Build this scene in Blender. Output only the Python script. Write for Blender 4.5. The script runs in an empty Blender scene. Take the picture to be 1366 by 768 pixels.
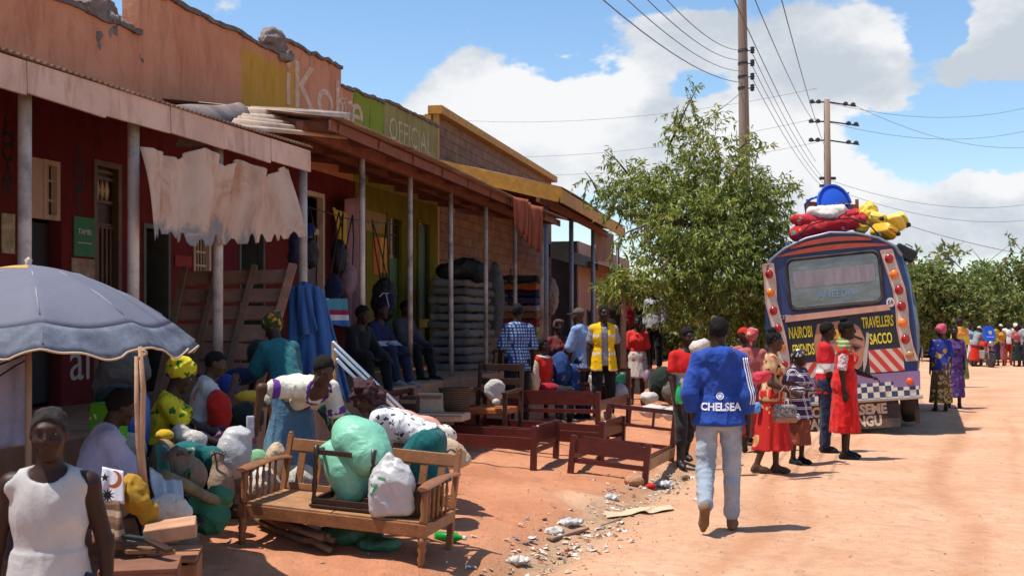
import bpy, bmesh, math, random
import numpy as np
from mathutils import Vector, Matrix
PI = math.pi
R = math.radians
random.seed(7)
F, CX, HY, EYE = 1600.0, 683.0, 430.0, 1.68
scene = bpy.context.scene
COL = scene.collection

def W(px, py, Y):
 return Vector(((px - CX) / F * Y, Y, EYE - (py - HY) / F * Y))

# ------------------------------------------------------------------ noise (numpy)
def snoise(P, freq=1.0, seed=0, n=7):
 rs = np.random.RandomState(seed)
 P = np.asarray(P, dtype=np.float64) * freq
 out = np.zeros(len(P))
 for i in range(n):
  k = rs.normal(size=3); k /= np.linalg.norm(k); k *= rs.uniform(.6, 1.7) * 2.2
  k2 = rs.normal(size=3) * 1.3
  out += np.sin(P @ k + rs.uniform(0, 6.28) + 1.3 * np.sin(P @ k2 + rs.uniform(0, 6.28)))
 return out / math.sqrt(n) / .75

# ------------------------------------------------------------------ materials
_M = {}
def L(c):
 """sRGB 0-255 triple to linear"""
 o = []
 for v in c[:3]:
  v = v / 255.0
  o.append(v / 12.92 if v <= .04045 else ((v + .055) / 1.055) ** 2.4)
 return tuple(o)
def dk(c, f): return tuple(max(0, min(1, v * f)) for v in c)

class NT:
 def __init__(self, m):
  m.use_nodes = True
  self.m = m; self.t = m.node_tree; self.n = self.t.nodes
  self.b = self.n.get('Principled BSDF')
  self.out = self.n.get('Material Output')
 def node(self, typ, **kw):
  nd = self.n.new(typ)
  for k, v in kw.items():
   if k.startswith('i_'):
    nd.inputs[k[2:].replace('_', ' ')].default_value = v
   else: setattr(nd, k, v)
  return nd
 def link(self, a, b): self.t.links.new(a, b)
 def coord(self, which='Object', scale=(1, 1, 1), rot=(0, 0, 0), loc=(0, 0, 0)):
  tc = self.node('ShaderNodeTexCoord'); mp = self.node('ShaderNodeMapping')
  mp.inputs['Scale'].default_value = scale; mp.inputs['Rotation'].default_value = rot; mp.inputs['Location'].default_value = loc
  self.link(tc.outputs[which], mp.inputs['Vector'])
  return mp.outputs['Vector']
 def noise(self, vec, scale=5, detail=4, rough=.6, dist=0):
  nd = self.node('ShaderNodeTexNoise')
  nd.inputs['Scale'].default_value = scale; nd.inputs['Detail'].default_value = detail
  nd.inputs['Roughness'].default_value = rough; nd.inputs['Distortion'].default_value = dist
  if vec is not None: self.link(vec, nd.inputs['Vector'])
  return nd.outputs['Fac']
 def ramp(self, fac, stops, interp='LINEAR'):
  nd = self.node('ShaderNodeValToRGB'); cr = nd.color_ramp; cr.interpolation = interp
  while len(cr.elements) < len(stops): cr.elements.new(.5)
  for e, (p, c) in zip(cr.elements, stops):
   e.position = p
   e.color = (c[0], c[1], c[2], 1) if hasattr(c, '__len__') else (c, c, c, 1)
  self.link(fac, nd.inputs['Fac'])
  return nd.outputs['Color']
 def mix(self, fac, a, b, blend='MIX'):
  nd = self.node('ShaderNodeMix', data_type='RGBA', blend_type=blend)
  for sock, v in ((nd.inputs[0], fac), (nd.inputs[6], a), (nd.inputs[7], b)):
   if hasattr(v, 'is_output') or hasattr(v, 'links'): self.link(v, sock)
   elif hasattr(v, '__len__'): sock.default_value = (v[0], v[1], v[2], 1)
   else: sock.default_value = v
  return nd.outputs[2]
 def math(self, op, a, b=0.0, c=None):
  nd = self.node('ShaderNodeMath', operation=op)
  for i, v in enumerate((a, b, c)):
   if v is None: continue
   if hasattr(v, 'links'): self.link(v, nd.inputs[i])
   else: nd.inputs[i].default_value = v
  return nd.outputs[0]
 def bump(self, h, strength=.3, dist=.02):
  nd = self.node('ShaderNodeBump'); nd.inputs['Strength'].default_value = strength
  nd.inputs['Distance'].default_value = dist
  self.link(h, nd.inputs['Height']); self.link(nd.outputs['Normal'], self.b.inputs['Normal'])
 def base(self, c):
  if hasattr(c, 'links'): self.link(c, self.b.inputs['Base Color'])
  else: self.b.inputs['Base Color'].default_value = (c[0], c[1], c[2], 1)
 def sep(self, vec):
  nd = self.node('ShaderNodeSeparateXYZ'); self.link(vec, nd.inputs[0]); return nd.outputs

def mat(name, col, rough=.8, var=.22, scale=5.0, bump=0.0, bscale=None, metal=0.0, stretch=(1, 1, 1), spec=.4, dirt=None, dirtamt=.5, trans=0.0, sheen=0.0, crumple=0.0):
 """plain surface with uneven colour; dirt = colour of irregular stains"""
 if name in _M: return _M[name]
 m = bpy.data.materials.new(name); t = NT(m)
 v = t.coord('Object', stretch)
 n = t.noise(v, scale, 5, .62)
 c = t.ramp(n, [(.25, dk(col, 1 - var)), (.55, col), (.8, dk(col, 1 + var))])
 if dirt is not None:
  n2 = t.noise(v, scale * .37 + .6, 6, .7, .4)
  f = t.ramp(n2, [(.42, 0), (.68, dirtamt)])
  c = t.mix(f, c, dirt)
 t.base(c)
 t.b.inputs['Roughness'].default_value = rough; t.b.inputs['Metallic'].default_value = metal
 t.b.inputs['Specular IOR Level'].default_value = spec
 if sheen: t.b.inputs['Sheen Weight'].default_value = sheen
 if bump:
  hgt = t.noise(v, bscale or scale * 4, 5, .65)
  if crumple:
   rg = t.math('ABSOLUTE', t.math('SUBTRACT', t.noise(v, crumple, 4, .6, 1.6), .5))
   hgt = t.math('ADD', t.math('MULTIPLY', hgt, .18), t.math('MULTIPLY', rg, 3.0)); bump = .32 if sheen else (.6 if bump >= .3 else .28)
  t.bump(hgt, bump, .02)
 if trans:
  tr = t.node('ShaderNodeBsdfTranslucent'); t.link(c, tr.inputs['Color'])
  ms = t.node('ShaderNodeMixShader'); ms.inputs[0].default_value = trans
  t.link(t.b.outputs[0], ms.inputs[1]); t.link(tr.outputs[0], ms.inputs[2]); t.link(ms.outputs[0], t.out.inputs['Surface'])
 _M[name] = m
 return m

def cloth(name, col, var=.16, rough=.92): return mat(name, col, rough, var, 9, .35, 60, spec=.15, sheen=.1, crumple=9)
def wood(name, col, rough=.5, dirt=None):
 return mat(name, col, rough, .35, 7, .25, 30, stretch=(1, 1, 1), spec=.4, dirt=dirt)

def pat_checks(name, a, b, size=.025, grid=True):
 """woven check: lines of colour b over a along two directions of the cloth"""
 if name in _M: return _M[name]
 m = bpy.data.materials.new(name); t = NT(m)
 s = t.sep(t.coord('Object'))
 def line(x, sz, w):
  f = t.math('FRACT', t.math('DIVIDE', x, sz)); return t.math('LESS_THAN', f, w)
 h = t.math('ADD', s[0], t.math('MULTIPLY', s[1], .9))
 l1 = line(h, size, .42); l2 = line(s[2], size, .42)
 c = t.mix(t.math('MAXIMUM', l1, l2), a, b)
 t.base(c); t.b.inputs['Roughness'].default_value = .9; t.b.inputs['Specular IOR Level'].default_value = .15
 _M[name] = m; return m

def pat_plaid(name, base, c1, c2, size=.12):
 if name in _M: return _M[name]
 m = bpy.data.materials.new(name); t = NT(m)
 s = t.sep(t.coord('Object'))
 h = t.math('ADD', s[0], s[1])
 def line(x, sz, lo, hi):
  f = t.math('FRACT', t.math('DIVIDE', x, sz))
  return t.math('MULTIPLY', t.math('GREATER_THAN', f, lo), t.math('LESS_THAN', f, hi))
 wide = t.math('MAXIMUM', line(h, size, .0, .4), line(s[2], size, .0, .4))
 thin = t.math('MAXIMUM', t.math('MAXIMUM', line(h, size, .6, .68), line(s[2], size, .6, .68)),
     t.math('MAXIMUM', line(h, size, .78, .86), line(s[2], size, .78, .86)))
 c = t.mix(wide, base, c1); c = t.mix(thin, c, c2)
 t.base(c); t.b.inputs['Roughness'].default_value = .9; t.b.inputs['Specular IOR Level'].default_value = .15
 _M[name] = m; return m

def pat_floral(name, base, cols, scale=14, thr=.34, rand=1.0, rough=.9, ring=False):
 """printed cotton: flowers of the given colours scattered over the base"""
 if name in _M: return _M[name]
 m = bpy.data.materials.new(name); t = NT(m)
 v = t.coord('Object')
 nz = t.node('ShaderNodeTexNoise'); nz.inputs['Scale'].default_value = scale * 1.5; t.link(v, nz.inputs['Vector'])
 va = t.node('ShaderNodeVectorMath', operation='SCALE'); va.inputs['Scale'].default_value = .35 / scale * 4
 t.link(nz.outputs['Color'], va.inputs[0])
 vb = t.node('ShaderNodeVectorMath', operation='ADD'); t.link(v, vb.inputs[0]); t.link(va.outputs[0], vb.inputs[1])
 vo = t.node('ShaderNodeTexVoronoi'); vo.inputs['Scale'].default_value = scale; vo.inputs['Randomness'].default_value = rand
 t.link(vb.outputs[0], vo.inputs['Vector'])
 k = t.math('FRACT', t.math('MULTIPLY', t.sep(vo.outputs['Color'])[0], 1.0))
 stops = [(i / len(cols), c) for i, c in enumerate(cols)]
 fc = t.ramp(k, stops, 'CONSTANT')
 d = vo.outputs['Distance']
 if ring:
  mask = t.math('MULTIPLY', t.math('LESS_THAN', d, thr), t.math('GREATER_THAN', d, thr * .55))
 else: mask = t.math('LESS_THAN', d, thr)
 c = t.mix(mask, base, fc)
 t.base(c); t.b.inputs['Roughness'].default_value = rough; t.b.inputs['Specular IOR Level'].default_value = .2
 _M[name] = m; return m

def pat_stripes(name, cols, size=.2, axis=2, rough=.9):
 if name in _M: return _M[name]
 m = bpy.data.materials.new(name); t = NT(m)
 s = t.sep(t.coord('Object'))
 f = t.math('FRACT', t.math('DIVIDE', s[axis], size))
 c = t.ramp(f, [(i / len(cols), c) for i, c in enumerate(cols)], 'CONSTANT')
 t.base(c); t.b.inputs['Roughness'].default_value = rough; t.b.inputs['Specular IOR Level'].default_value = .15
 _M[name] = m; return m

# ------------------------------------------------------------------ linking and tagging
def link(o, parent=None):
 COL.objects.link(o)
 if parent is not None: o.parent = parent
 return o
def tag(o, label=None, cat=None, group=None, kind=None):
 if label: o['label'] = label
 if cat: o['category'] = cat
 if group: o['group'] = group
 if kind: o['kind'] = kind
 return o
def empty(name, loc=(0, 0, 0), rot=(0, 0, 0), label=None, cat=None, group=None, parent=None):
 o = bpy.data.objects.new(name, None); o.empty_display_size = .1
 link(o, parent); o.location = loc; o.rotation_euler = rot
 return tag(o, label, cat, group)
def copy_tree(o, parent=None):
 c = o.copy(); COL.objects.link(c)
 if parent is not None: c.parent = parent
 for ch in list(o.children): copy_tree(ch, c)
 return c
def mesh_obj(name, verts, faces, m, parent=None, smooth=False, mats=None, fmat=None, loc=None):
 me = bpy.data.meshes.new(name)
 me.from_pydata([tuple(v) for v in verts] if not isinstance(verts, np.ndarray) else verts.tolist(), [], faces if not isinstance(faces, np.ndarray) else faces.tolist())
 for mm in (mats or [m]):
  if mm: me.materials.append(mm)
 if fmat is not None: me.polygons.foreach_set('material_index', np.asarray(fmat, dtype=np.int32))
 if smooth: me.polygons.foreach_set('use_smooth', np.ones(len(me.polygons), dtype=bool))
 me.update()
 o = bpy.data.objects.new(name, me); link(o, parent)
 if loc is not None: o.location = loc
 return o

class MB:
 """collects polygons for ONE mesh object"""
 def __init__(self): self.v = []; self.f = []; self.fm = []; self.cm = 0; self.sm = []; self.s = False
 def _add(self, vs, fs):
  b = len(self.v); self.v += [tuple(x) for x in vs]
  for f in fs: self.f.append([i + b for i in f]); self.fm.append(self.cm); self.sm.append(self.s)
  return self
 def box(self, c, size, rot=None, taper=1.0, bev=0.0):
  hx, hy, hz = size[0] / 2, size[1] / 2, size[2] / 2
  if bev > 0:
   bm = bmesh.new(); bmesh.ops.create_cube(bm, size=1.0)
   for v in bm.verts: v.co = Vector((v.co.x * size[0], v.co.y * size[1], v.co.z * size[2]))
   bmesh.ops.bevel(bm, geom=list(bm.edges), offset=bev, segments=2, affect='EDGES', profile=.5)
   bm.verts.index_update()
   vs = [v.co.copy() for v in bm.verts]; fs = [[v.index for v in f.verts] for f in bm.faces]; bm.free()
  else:
   vs = [Vector((x * hx * (taper if z > 0 else 1), y * hy * (taper if z > 0 else 1), z * hz)) for z in (-1, 1) for y in (-1, 1) for x in (-1, 1)]
   fs = [[0, 2, 3, 1], [4, 5, 7, 6], [0, 1, 5, 4], [2, 6, 7, 3], [0, 4, 6, 2], [1, 3, 7, 5]]
  M3 = rot if isinstance(rot, Matrix) else (Matrix.Rotation(rot, 3, 'Z') if rot else Matrix.Identity(3))
  c = Vector(c)
  return self._add([M3 @ v + c for v in vs], fs)
 def bar(self, a, b, w, h, up=(0, 0, 1), bev=0.0):
  """rectangular bar from a to b: w across, h along up"""
  a, b = Vector(a), Vector(b); d = b - a; ln = d.length; d.normalize()
  up = Vector(up); x = d.cross(up)
  if x.length < 1e-4: x = d.cross(Vector((1, 0, 0)))
  x.normalize(); z = x.cross(d).normalized()
  M3 = Matrix((x, d, z)).transposed()
  return self.box((a + b) / 2, (w, ln, h), M3, bev=bev)
 def tube(self, pts, r, n=10, cap=True):
  """round tube through pts; r number or list"""
  pts = [Vector(p) for p in pts]; rs = r if hasattr(r, '__len__') else [r] * len(pts)
  vs = []; fs = []
  d0 = (pts[1] - pts[0]).normalized()
  x = d0.cross(Vector((0, 0, 1)))
  if x.length < .05: x = d0.cross(Vector((0, 1, 0)))
  x.normalize()
  for i, p in enumerate(pts):
   d = (pts[min(i + 1, len(pts) - 1)] - pts[max(i - 1, 0)]).normalized()
   x = (x - d * x.dot(d)).normalized(); y = d.cross(x)
   for k in range(n):
    a = 2 * PI * k / n; vs.append(p + (x * math.cos(a) + y * math.sin(a)) * rs[i])
  for i in range(len(pts) - 1):
   for k in range(n):
    fs.append([i * n + k, i * n + (k + 1) % n, (i + 1) * n + (k + 1) % n, (i + 1) * n + k])
  if cap: fs.append(list(range(n))[::-1]); fs.append([(len(pts) - 1) * n + k for k in range(n)])
  return self._add(vs, fs)
 def lathe(self, prof, c=(0, 0, 0), n=20, M3=None):
  """prof: list of (r, z)"""
  vs = []; fs = []; c = Vector(c)
  for r, z in prof:
   for k in range(n):
    a = 2 * PI * k / n; p = Vector((r * math.cos(a), r * math.sin(a), z))
    vs.append((M3 @ p if M3 else p) + c)
  m = len(prof)
  for i in range(m - 1):
   for k in range(n): fs.append([i * n + k, i * n + (k + 1) % n, (i + 1) * n + (k + 1) % n, (i + 1) * n + k])
  if prof[0][0] > 1e-4: fs.append(list(range(n))[::-1])
  if prof[-1][0] > 1e-4: fs.append([(m - 1) * n + k for k in range(n)])
  return self._add(vs, fs)
 def prism(self, poly, a, b):
  """poly: 2D outline (p,q) -> point by function a(p,q) on one side and b(p,q) on the other"""
  n = len(poly)
  vs = [a(p, q) for p, q in poly] + [b(p, q) for p, q in poly]
  fs = [list(range(n)), list(range(2 * n - 1, n - 1, -1))]
  for i in range(n): fs.append([i, i + n, (i + 1) % n + n, (i + 1) % n])
  return self._add(vs, fs)
 def grid(self, fn, nu, nv, thick=0.0):
  """sheet: fn(u,v) in 0..1; thick>0 closes it into a thin solid"""
  P = [[Vector(fn(i / nu, j / nv)) for j in range(nv + 1)] for i in range(nu + 1)]
  idx = lambda i, j: i * (nv + 1) + j
  vs = [P[i][j] for i in range(nu + 1) for j in range(nv + 1)]
  fs = [[idx(i, j), idx(i + 1, j), idx(i + 1, j + 1), idx(i, j + 1)] for i in range(nu) for j in range(nv)]
  if thick:
   N = []
   for i in range(nu + 1):
    for j in range(nv + 1):
     du = P[min(i + 1, nu)][j] - P[max(i - 1, 0)][j]; dv = P[i][min(j + 1, nv)] - P[i][max(j - 1, 0)]
     n = du.cross(dv); n = n.normalized() if n.length > 1e-9 else Vector((0, 0, 1)); N.append(n)
   m = len(vs); vs2 = [v - n * thick for v, n in zip(vs, N)]
   fs2 = [[m + k for k in f[::-1]] for f in fs]
   rim = [idx(i, 0) for i in range(nu + 1)] + [idx(nu, j) for j in range(1, nv + 1)] + [idx(i, nv) for i in range(nu - 1, -1, -1)] + [idx(0, j) for j in range(nv - 1, 0, -1)]
   fs3 = [[rim[(k + 1) % len(rim)], rim[k], rim[k] + m, rim[(k + 1) % len(rim)] + m] for k in range(len(rim))]
   vs = vs + vs2; fs = fs + fs2 + fs3
  return self._add(vs, fs)
 def build(self, name, m, parent=None, smooth=None, origin=None, loc=None, rot=None, fix=True):
  ms = m if isinstance(m, (list, tuple)) else [m]
  v = self.v
  if origin is not None:
   ox = Vector(origin); v = [tuple(Vector(p) - ox) for p in v]
  o = mesh_obj(name, v, self.f, None, parent, mats=ms, fmat=self.fm)
  sm = self.sm if smooth is None else [smooth] * len(self.f)
  o.data.polygons.foreach_set('use_smooth', np.array(sm, dtype=bool))
  if fix:
   bm = bmesh.new(); bm.from_mesh(o.data); bmesh.ops.recalc_face_normals(bm, faces=bm.faces); bm.to_mesh(o.data); bm.free()
  if loc is not None: o.location = loc
  if rot is not None: o.rotation_euler = rot
  return o

def text_mesh(s, size=.2, extrude=.002, offset=0.0, shear=0.0, xscale=1.0):
 """words as mesh data: list of verts, faces (x right, y up), centred"""
 cu = bpy.data.curves.new('t', 'FONT'); cu.body = s; cu.size = size; cu.extrude = extrude; cu.offset = offset
 cu.align_x = 'CENTER'; cu.align_y = 'CENTER'; cu.shear = shear; cu.resolution_u = 3
 o = bpy.data.objects.new('t', cu); COL.objects.link(o)
 dg = bpy.context.evaluated_depsgraph_get(); dg.update()
 me = bpy.data.meshes.new_from_object(o.evaluated_get(dg))
 v = [(p.co.x * xscale, p.co.y, p.co.z) for p in me.vertices]; f = [list(p.vertices) for p in me.polygons]
 bpy.data.objects.remove(o); bpy.data.curves.remove(cu); bpy.data.meshes.remove(me)
 return v, f
def text_obj(name, s, size, m, parent, M4, **kw):
 v, f = text_mesh(s, size, **kw)
 return mesh_obj(name, [tuple(M4 @ Vector(p)) for p in v], f, m, parent)

# ------------------------------------------------------------------ signed-distance modelling
class Field:
 def __init__(s, lo, hi, h):
  s.lo = np.array(lo, float) - 2 * h; s.h = h
  s.n = (np.ceil((np.array(hi, float) + 2 * h - s.lo) / h) + 1).astype(int)
  s.d = np.full(tuple(s.n), .5, np.float32)
 def _sub(s, blo, bhi):
  i0 = np.maximum(np.floor((np.array(blo) - s.lo) / s.h).astype(int), 0)
  i1 = np.minimum(np.ceil((np.array(bhi) - s.lo) / s.h).astype(int) + 1, s.n)
  if (i1 <= i0).any(): return None
  sl = tuple(slice(a, b) for a, b in zip(i0, i1))
  g = [s.lo[k] + s.h * np.arange(i0[k], i1[k]) for k in range(3)]
  return sl, g[0][:, None, None], g[1][None, :, None], g[2][None, None, :]
 def _put(s, sl, d, k, op):
  c = s.d[sl]
  if op == 'add':
   if k > 0:
    h = np.clip(.5 + .5 * (c - d) / k, 0, 1); s.d[sl] = c + (d - c) * h - k * h * (1 - h)
   else: s.d[sl] = np.minimum(c, d)
  elif op == 'sub':
   d = -d
   if k > 0:
    h = np.clip(.5 - .5 * (c - d) / k, 0, 1); s.d[sl] = c + (d - c) * h + k * h * (1 - h)
   else: s.d[sl] = np.maximum(c, d)
 def rc(s, a, b, ra, rb, k=.02, op='add', sq=None):
  """tapered capsule; sq=(dir, factor) flattens it across a direction"""
  a = np.array(a, float); b = np.array(b, float); m = max(ra, rb) + k + 3 * s.h
  q = s._sub(np.minimum(a, b) - m, np.maximum(a, b) + m)
  if q is None: return s
  sl, X, Y, Z = q
  ab = b - a; l2 = max(ab @ ab, 1e-9)
  px, py, pz = X - a[0], Y - a[1], Z - a[2]
  t = np.clip((px * ab[0] + py * ab[1] + pz * ab[2]) / l2, 0, 1)
  ex, ey, ez = px - t * ab[0], py - t * ab[1], pz - t * ab[2]
  if sq is not None:
   dv = np.array(sq[0], float); dv /= np.linalg.norm(dv); e = ex * dv[0] + ey * dv[1] + ez * dv[2]
   g = sq[1] - 1.0
   ex, ey, ez = ex + g * e * dv[0], ey + g * e * dv[1], ez + g * e * dv[2]
  d = np.sqrt(ex * ex + ey * ey + ez * ez) - (ra + t * (rb - ra))
  s._put(sl, d.astype(np.float32), k, op); return s
 def ell(s, c, r, M3=None, k=.02, op='add'):
  c = np.array(c, float); r = np.array(r, float); m = r.max() + k + 3 * s.h
  q = s._sub(c - m, c + m)
  if q is None: return s
  sl, X, Y, Z = q
  x, y, z = X - c[0], Y - c[1], Z - c[2]
  if M3 is not None:
   A = np.array(M3).T
   x, y, z = A[0][0] * x + A[0][1] * y + A[0][2] * z, A[1][0] * x + A[1][1] * y + A[1][2] * z, A[2][0] * x + A[2][1] * y + A[2][2] * z
  k0 = np.sqrt((x / r[0]) ** 2 + (y / r[1]) ** 2 + (z / r[2]) ** 2)
  k1 = np.sqrt((x / r[0] ** 2) ** 2 + (y / r[1] ** 2) ** 2 + (z / r[2] ** 2) ** 2) + 1e-9
  d = np.where(k0 < .05, -r.min(), k0 * (k0 - 1) / k1)
  s._put(sl, d.astype(np.float32), k, op); return s
 def rbox(s, c, half, rad, M3=None, k=.02, op='add'):
  c = np.array(c, float); hf = np.array(half, float) - rad; m = np.linalg.norm(half) + k + 3 * s.h
  q = s._sub(c - m, c + m)
  if q is None: return s
  sl, X, Y, Z = q
  x, y, z = X - c[0], Y - c[1], Z - c[2]
  if M3 is not None:
   A = np.array(M3).T
   x, y, z = A[0][0] * x + A[0][1] * y + A[0][2] * z, A[1][0] * x + A[1][1] * y + A[1][2] * z, A[2][0] * x + A[2][1] * y + A[2][2] * z
  qx, qy, qz = np.abs(x) - hf[0] + 0 * (y + z), np.abs(y) - hf[1] + 0 * (x + z), np.abs(z) - hf[2] + 0 * (x + y)
  d = np.sqrt(np.maximum(qx, 0) ** 2 + np.maximum(qy, 0) ** 2 + np.maximum(qz, 0) ** 2) + np.minimum(np.maximum(qx, np.maximum(qy, qz)), 0) - rad
  s._put(sl, d.astype(np.float32), k, op); return s
 def skirt(s, a, b, ra, rb, M3, pleat=0.0, npl=9, k=.02, ph=0.0):
  """elliptic frustum from a to b; ra, rb = (right, forward) radii; M3 columns right, forward, up"""
  a = np.array(a, float); b = np.array(b, float); m = max(max(ra), max(rb)) + .05 + 3 * s.h
  q = s._sub(np.minimum(a, b) - m, np.maximum(a, b) + m)
  if q is None: return s
  sl, X, Y, Z = q
  A = np.array(M3); ax = b - a; ln = np.linalg.norm(ax); ax = ax / ln
  x, y, z = X - a[0], Y - a[1], Z - a[2]
  tt = (x * ax[0] + y * ax[1] + z * ax[2]); t = np.clip(tt / ln, 0, 1)
  rt = A[:, 0] - ax * (A[:, 0] @ ax); rt /= np.linalg.norm(rt); fw = np.cross(rt, -ax); fw = fw if fw @ A[:, 1] > 0 else -fw
  u = x * rt[0] + y * rt[1] + z * rt[2]; v = x * fw[0] + y * fw[1] + z * fw[2]
  rx = ra[0] + (rb[0] - ra[0]) * t; ry = ra[1] + (rb[1] - ra[1]) * t
  th = np.arctan2(v / ry, u / rx)
  mod = 1 + pleat * t * (np.sin(npl * th + ph + 2 * np.sin(th * 2 + ph)) * .6 + .4 * np.sin((npl + 4) * th + 1.7 * ph))
  kk = np.sqrt((u / (rx * mod)) ** 2 + (v / (ry * mod)) ** 2)
  d = (kk - 1) * np.minimum(rx, ry) * .9
  d = np.maximum(d, np.maximum(-tt - .01, tt - ln))
  s._put(sl, d.astype(np.float32), k, 'add'); return s
 def cut(s, p, n, blo=None, bhi=None):
  """keep the side where (x-p).n < 0"""
  g = [s.lo[k] + s.h * np.arange(s.n[k]) for k in range(3)]
  n = np.array(n, float); n /= np.linalg.norm(n)
  d = (g[0][:, None, None] - p[0]) * n[0] + (g[1][None, :, None] - p[1]) * n[1] + (g[2][None, None, :] - p[2]) * n[2]
  if blo is not None:
   m = np.ones_like(d, bool)
   for k in range(3):
    sh = [1, 1, 1]; sh[k] = -1
    gg = g[k].reshape(sh); m &= (gg > blo[k]) & (gg < bhi[k])
   d = np.where(m, d, -1.0)
  s.d = np.maximum(s.d, d.astype(np.float32)); return s
 def at(s, P):
  """trilinear sample"""
  q = (np.asarray(P, float) - s.lo) / s.h; q = np.clip(q, 0, s.n - 1.001); i = np.floor(q).astype(int); f = q - i
  o = 0
  for dx in (0, 1):
   for dy in (0, 1):
    for dz in (0, 1):
     w = (f[:, 0] if dx else 1 - f[:, 0]) * (f[:, 1] if dy else 1 - f[:, 1]) * (f[:, 2] if dz else 1 - f[:, 2])
     o = o + w * s.d[i[:, 0] + dx, i[:, 1] + dy, i[:, 2] + dz]
  return o
 def nets(s):
  d = s.d; neg = d < 0
  c = [neg[i:neg.shape[0] - 1 + i, j:neg.shape[1] - 1 + j, k:neg.shape[2] - 1 + k] for i in (0, 1) for j in (0, 1) for k in (0, 1)]
  cnt = sum(x.astype(np.int8) for x in c)
  act = (cnt > 0) & (cnt < 8)
  I = np.argwhere(act)
  if len(I) == 0: return np.zeros((0, 3)), np.zeros((0, 4), int)
  idx = -np.ones(act.shape, np.int64); idx[act] = np.arange(len(I))
  offs = np.array([(i, j, k) for i in (0, 1) for j in (0, 1) for k in (0, 1)])
  vals = np.stack([d[I[:, 0] + o[0], I[:, 1] + o[1], I[:, 2] + o[2]] for o in offs], 1)
  acc = np.zeros((len(I), 3)); num = np.zeros(len(I))
  for a in range(8):
   for b in range(a + 1, 8):
    if np.abs(offs[a] - offs[b]).sum() != 1: continue
    va, vb = vals[:, a], vals[:, b]; mk = (va < 0) != (vb < 0)
    t = np.where(mk, va / np.where(mk, va - vb, 1), 0)
    p = offs[a][None] + t[:, None] * (offs[b] - offs[a])[None]
    acc += np.where(mk[:, None], p, 0); num += mk
  V = s.lo + s.h * (I + acc / num[:, None])
  Q = []
  for ax in range(3):
   o1, o2 = [(1, 2), (2, 0), (0, 1)][ax]
   n0 = np.take(neg, range(0, neg.shape[ax] - 1), ax); n1 = np.take(neg, range(1, neg.shape[ax]), ax)
   E = np.argwhere(n0 != n1)
   E = E[(E[:, o1] > 0) & (E[:, o2] > 0) & (E[:, o1] < idx.shape[o1]) & (E[:, o2] < idx.shape[o2])]
   e1 = np.zeros(3, int); e1[o1] = 1; e2 = np.zeros(3, int); e2[o2] = 1
   g = lambda q: idx[q[:, 0], q[:, 1], q[:, 2]]
   q = np.stack([g(E - e1 - e2), g(E - e2), g(E), g(E - e1)], 1)
   fl = n0[E[:, 0], E[:, 1], E[:, 2]]
   q = np.where(fl[:, None], q, q[:, ::-1])
   Q.append(q[(q >= 0).all(1)])
  return V, np.concatenate(Q)
 def obj(s, name, m, parent=None, amp=0.0, freq=6.0, seed=0, ridge=False, stretch=(1, 1, 1), loc=None, relax=1):
  V, Q = s.nets()
  if len(V) == 0: return None
  for _ in range(relax):
   a = np.zeros_like(V); n = np.zeros(len(V))
   for i in range(4):
    j = (i + 1) % 4
    np.add.at(a, Q[:, i], V[Q[:, j]]); np.add.at(n, Q[:, i], 1)
    np.add.at(a, Q[:, j], V[Q[:, i]]); np.add.at(n, Q[:, j], 1)
   V = V * .5 + .5 * a / np.maximum(n, 1)[:, None]
  if amp:
   fn = np.cross(V[Q[:, 2]] - V[Q[:, 0]], V[Q[:, 3]] - V[Q[:, 1]])
   N = np.zeros_like(V)
   for i in range(4): np.add.at(N, Q[:, i], fn)
   N /= np.linalg.norm(N, axis=1)[:, None] + 1e-9
   q = snoise(V * np.array(stretch), freq, seed)
   if ridge: q = .95 - 1.3 * np.abs(np.tanh(q * 1.2))
   q2 = snoise(V * np.array(stretch), freq * 2.6, seed + 5)
   if ridge: q2 = .7 - 1.2 * np.abs(np.tanh(q2))
   V = V + N * (amp * (q + .45 * q2))[:, None]
  return mesh_obj(name, V, Q, m, parent, smooth=True, loc=loc)

def frame_from(up, fwd):
 up = Vector(up).normalized(); fwd = Vector(fwd); fwd = (fwd - up * fwd.dot(up)).normalized(); r = fwd.cross(up)
 return Matrix((r, fwd, up)).transposed()
# ------------------------------------------------------------------ ground
def gutter_x(Y):
 """line of the rubbish gutter along the left road edge"""
 return np.where(Y < 12.8, .035 + .352 * (Y - 7.95), np.where(Y < 16, 1.74 + .43 * (Y - 12.8), 3.116 + .40 * (Y - 16)))
def ground_np(X, Y):
 X = np.asarray(X, float); Y = np.asarray(Y, float)
 dist = (gutter_x(Y) - X) * .93
 rise = np.clip(dist, 0, None)
 z = .40 * (1 - np.exp(-rise * .078 / .40)) * 1.12
 z = z - .085 * np.exp(-((dist - .10) / .34) ** 2) * np.clip(1.6 - Y / 24, 0, 1)
 z = z + np.where(dist < 0, -.022 * np.exp(-((dist + 1.1) / .16) ** 2) - .020 * np.exp(-((dist + 2.7) / .18) ** 2), 0)
 P = np.stack([X.ravel(), Y.ravel(), 0 * X.ravel()], 1)
 n = (snoise(P, .55, 3) * .018 + snoise(P, 1.7, 4) * .008 + snoise(P, 5, 5) * .005 + snoise(P, 9, 6) * .003).reshape(X.shape)
 rough = np.where(dist > -.2, 1.25, .45)
 return z + n * rough
def gz(x, y): return float(ground_np(np.array([x]), np.array([y]))[0])
def G(px, Y):
 """point on the ground at picture column px, distance Y"""
 x = (px - CX) / F * Y
 return Vector((x, Y, gz(x, Y)))
def foot(px, py):
 """ground point seen at a pixel"""
 Y = EYE * F / (py - HY)
 for _ in range(25):
  x = (px - CX) / F * Y; Y = .5 * Y + .5 * (EYE - gz(x, Y)) * F / (py - HY)
 return G(px, Y)

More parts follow.
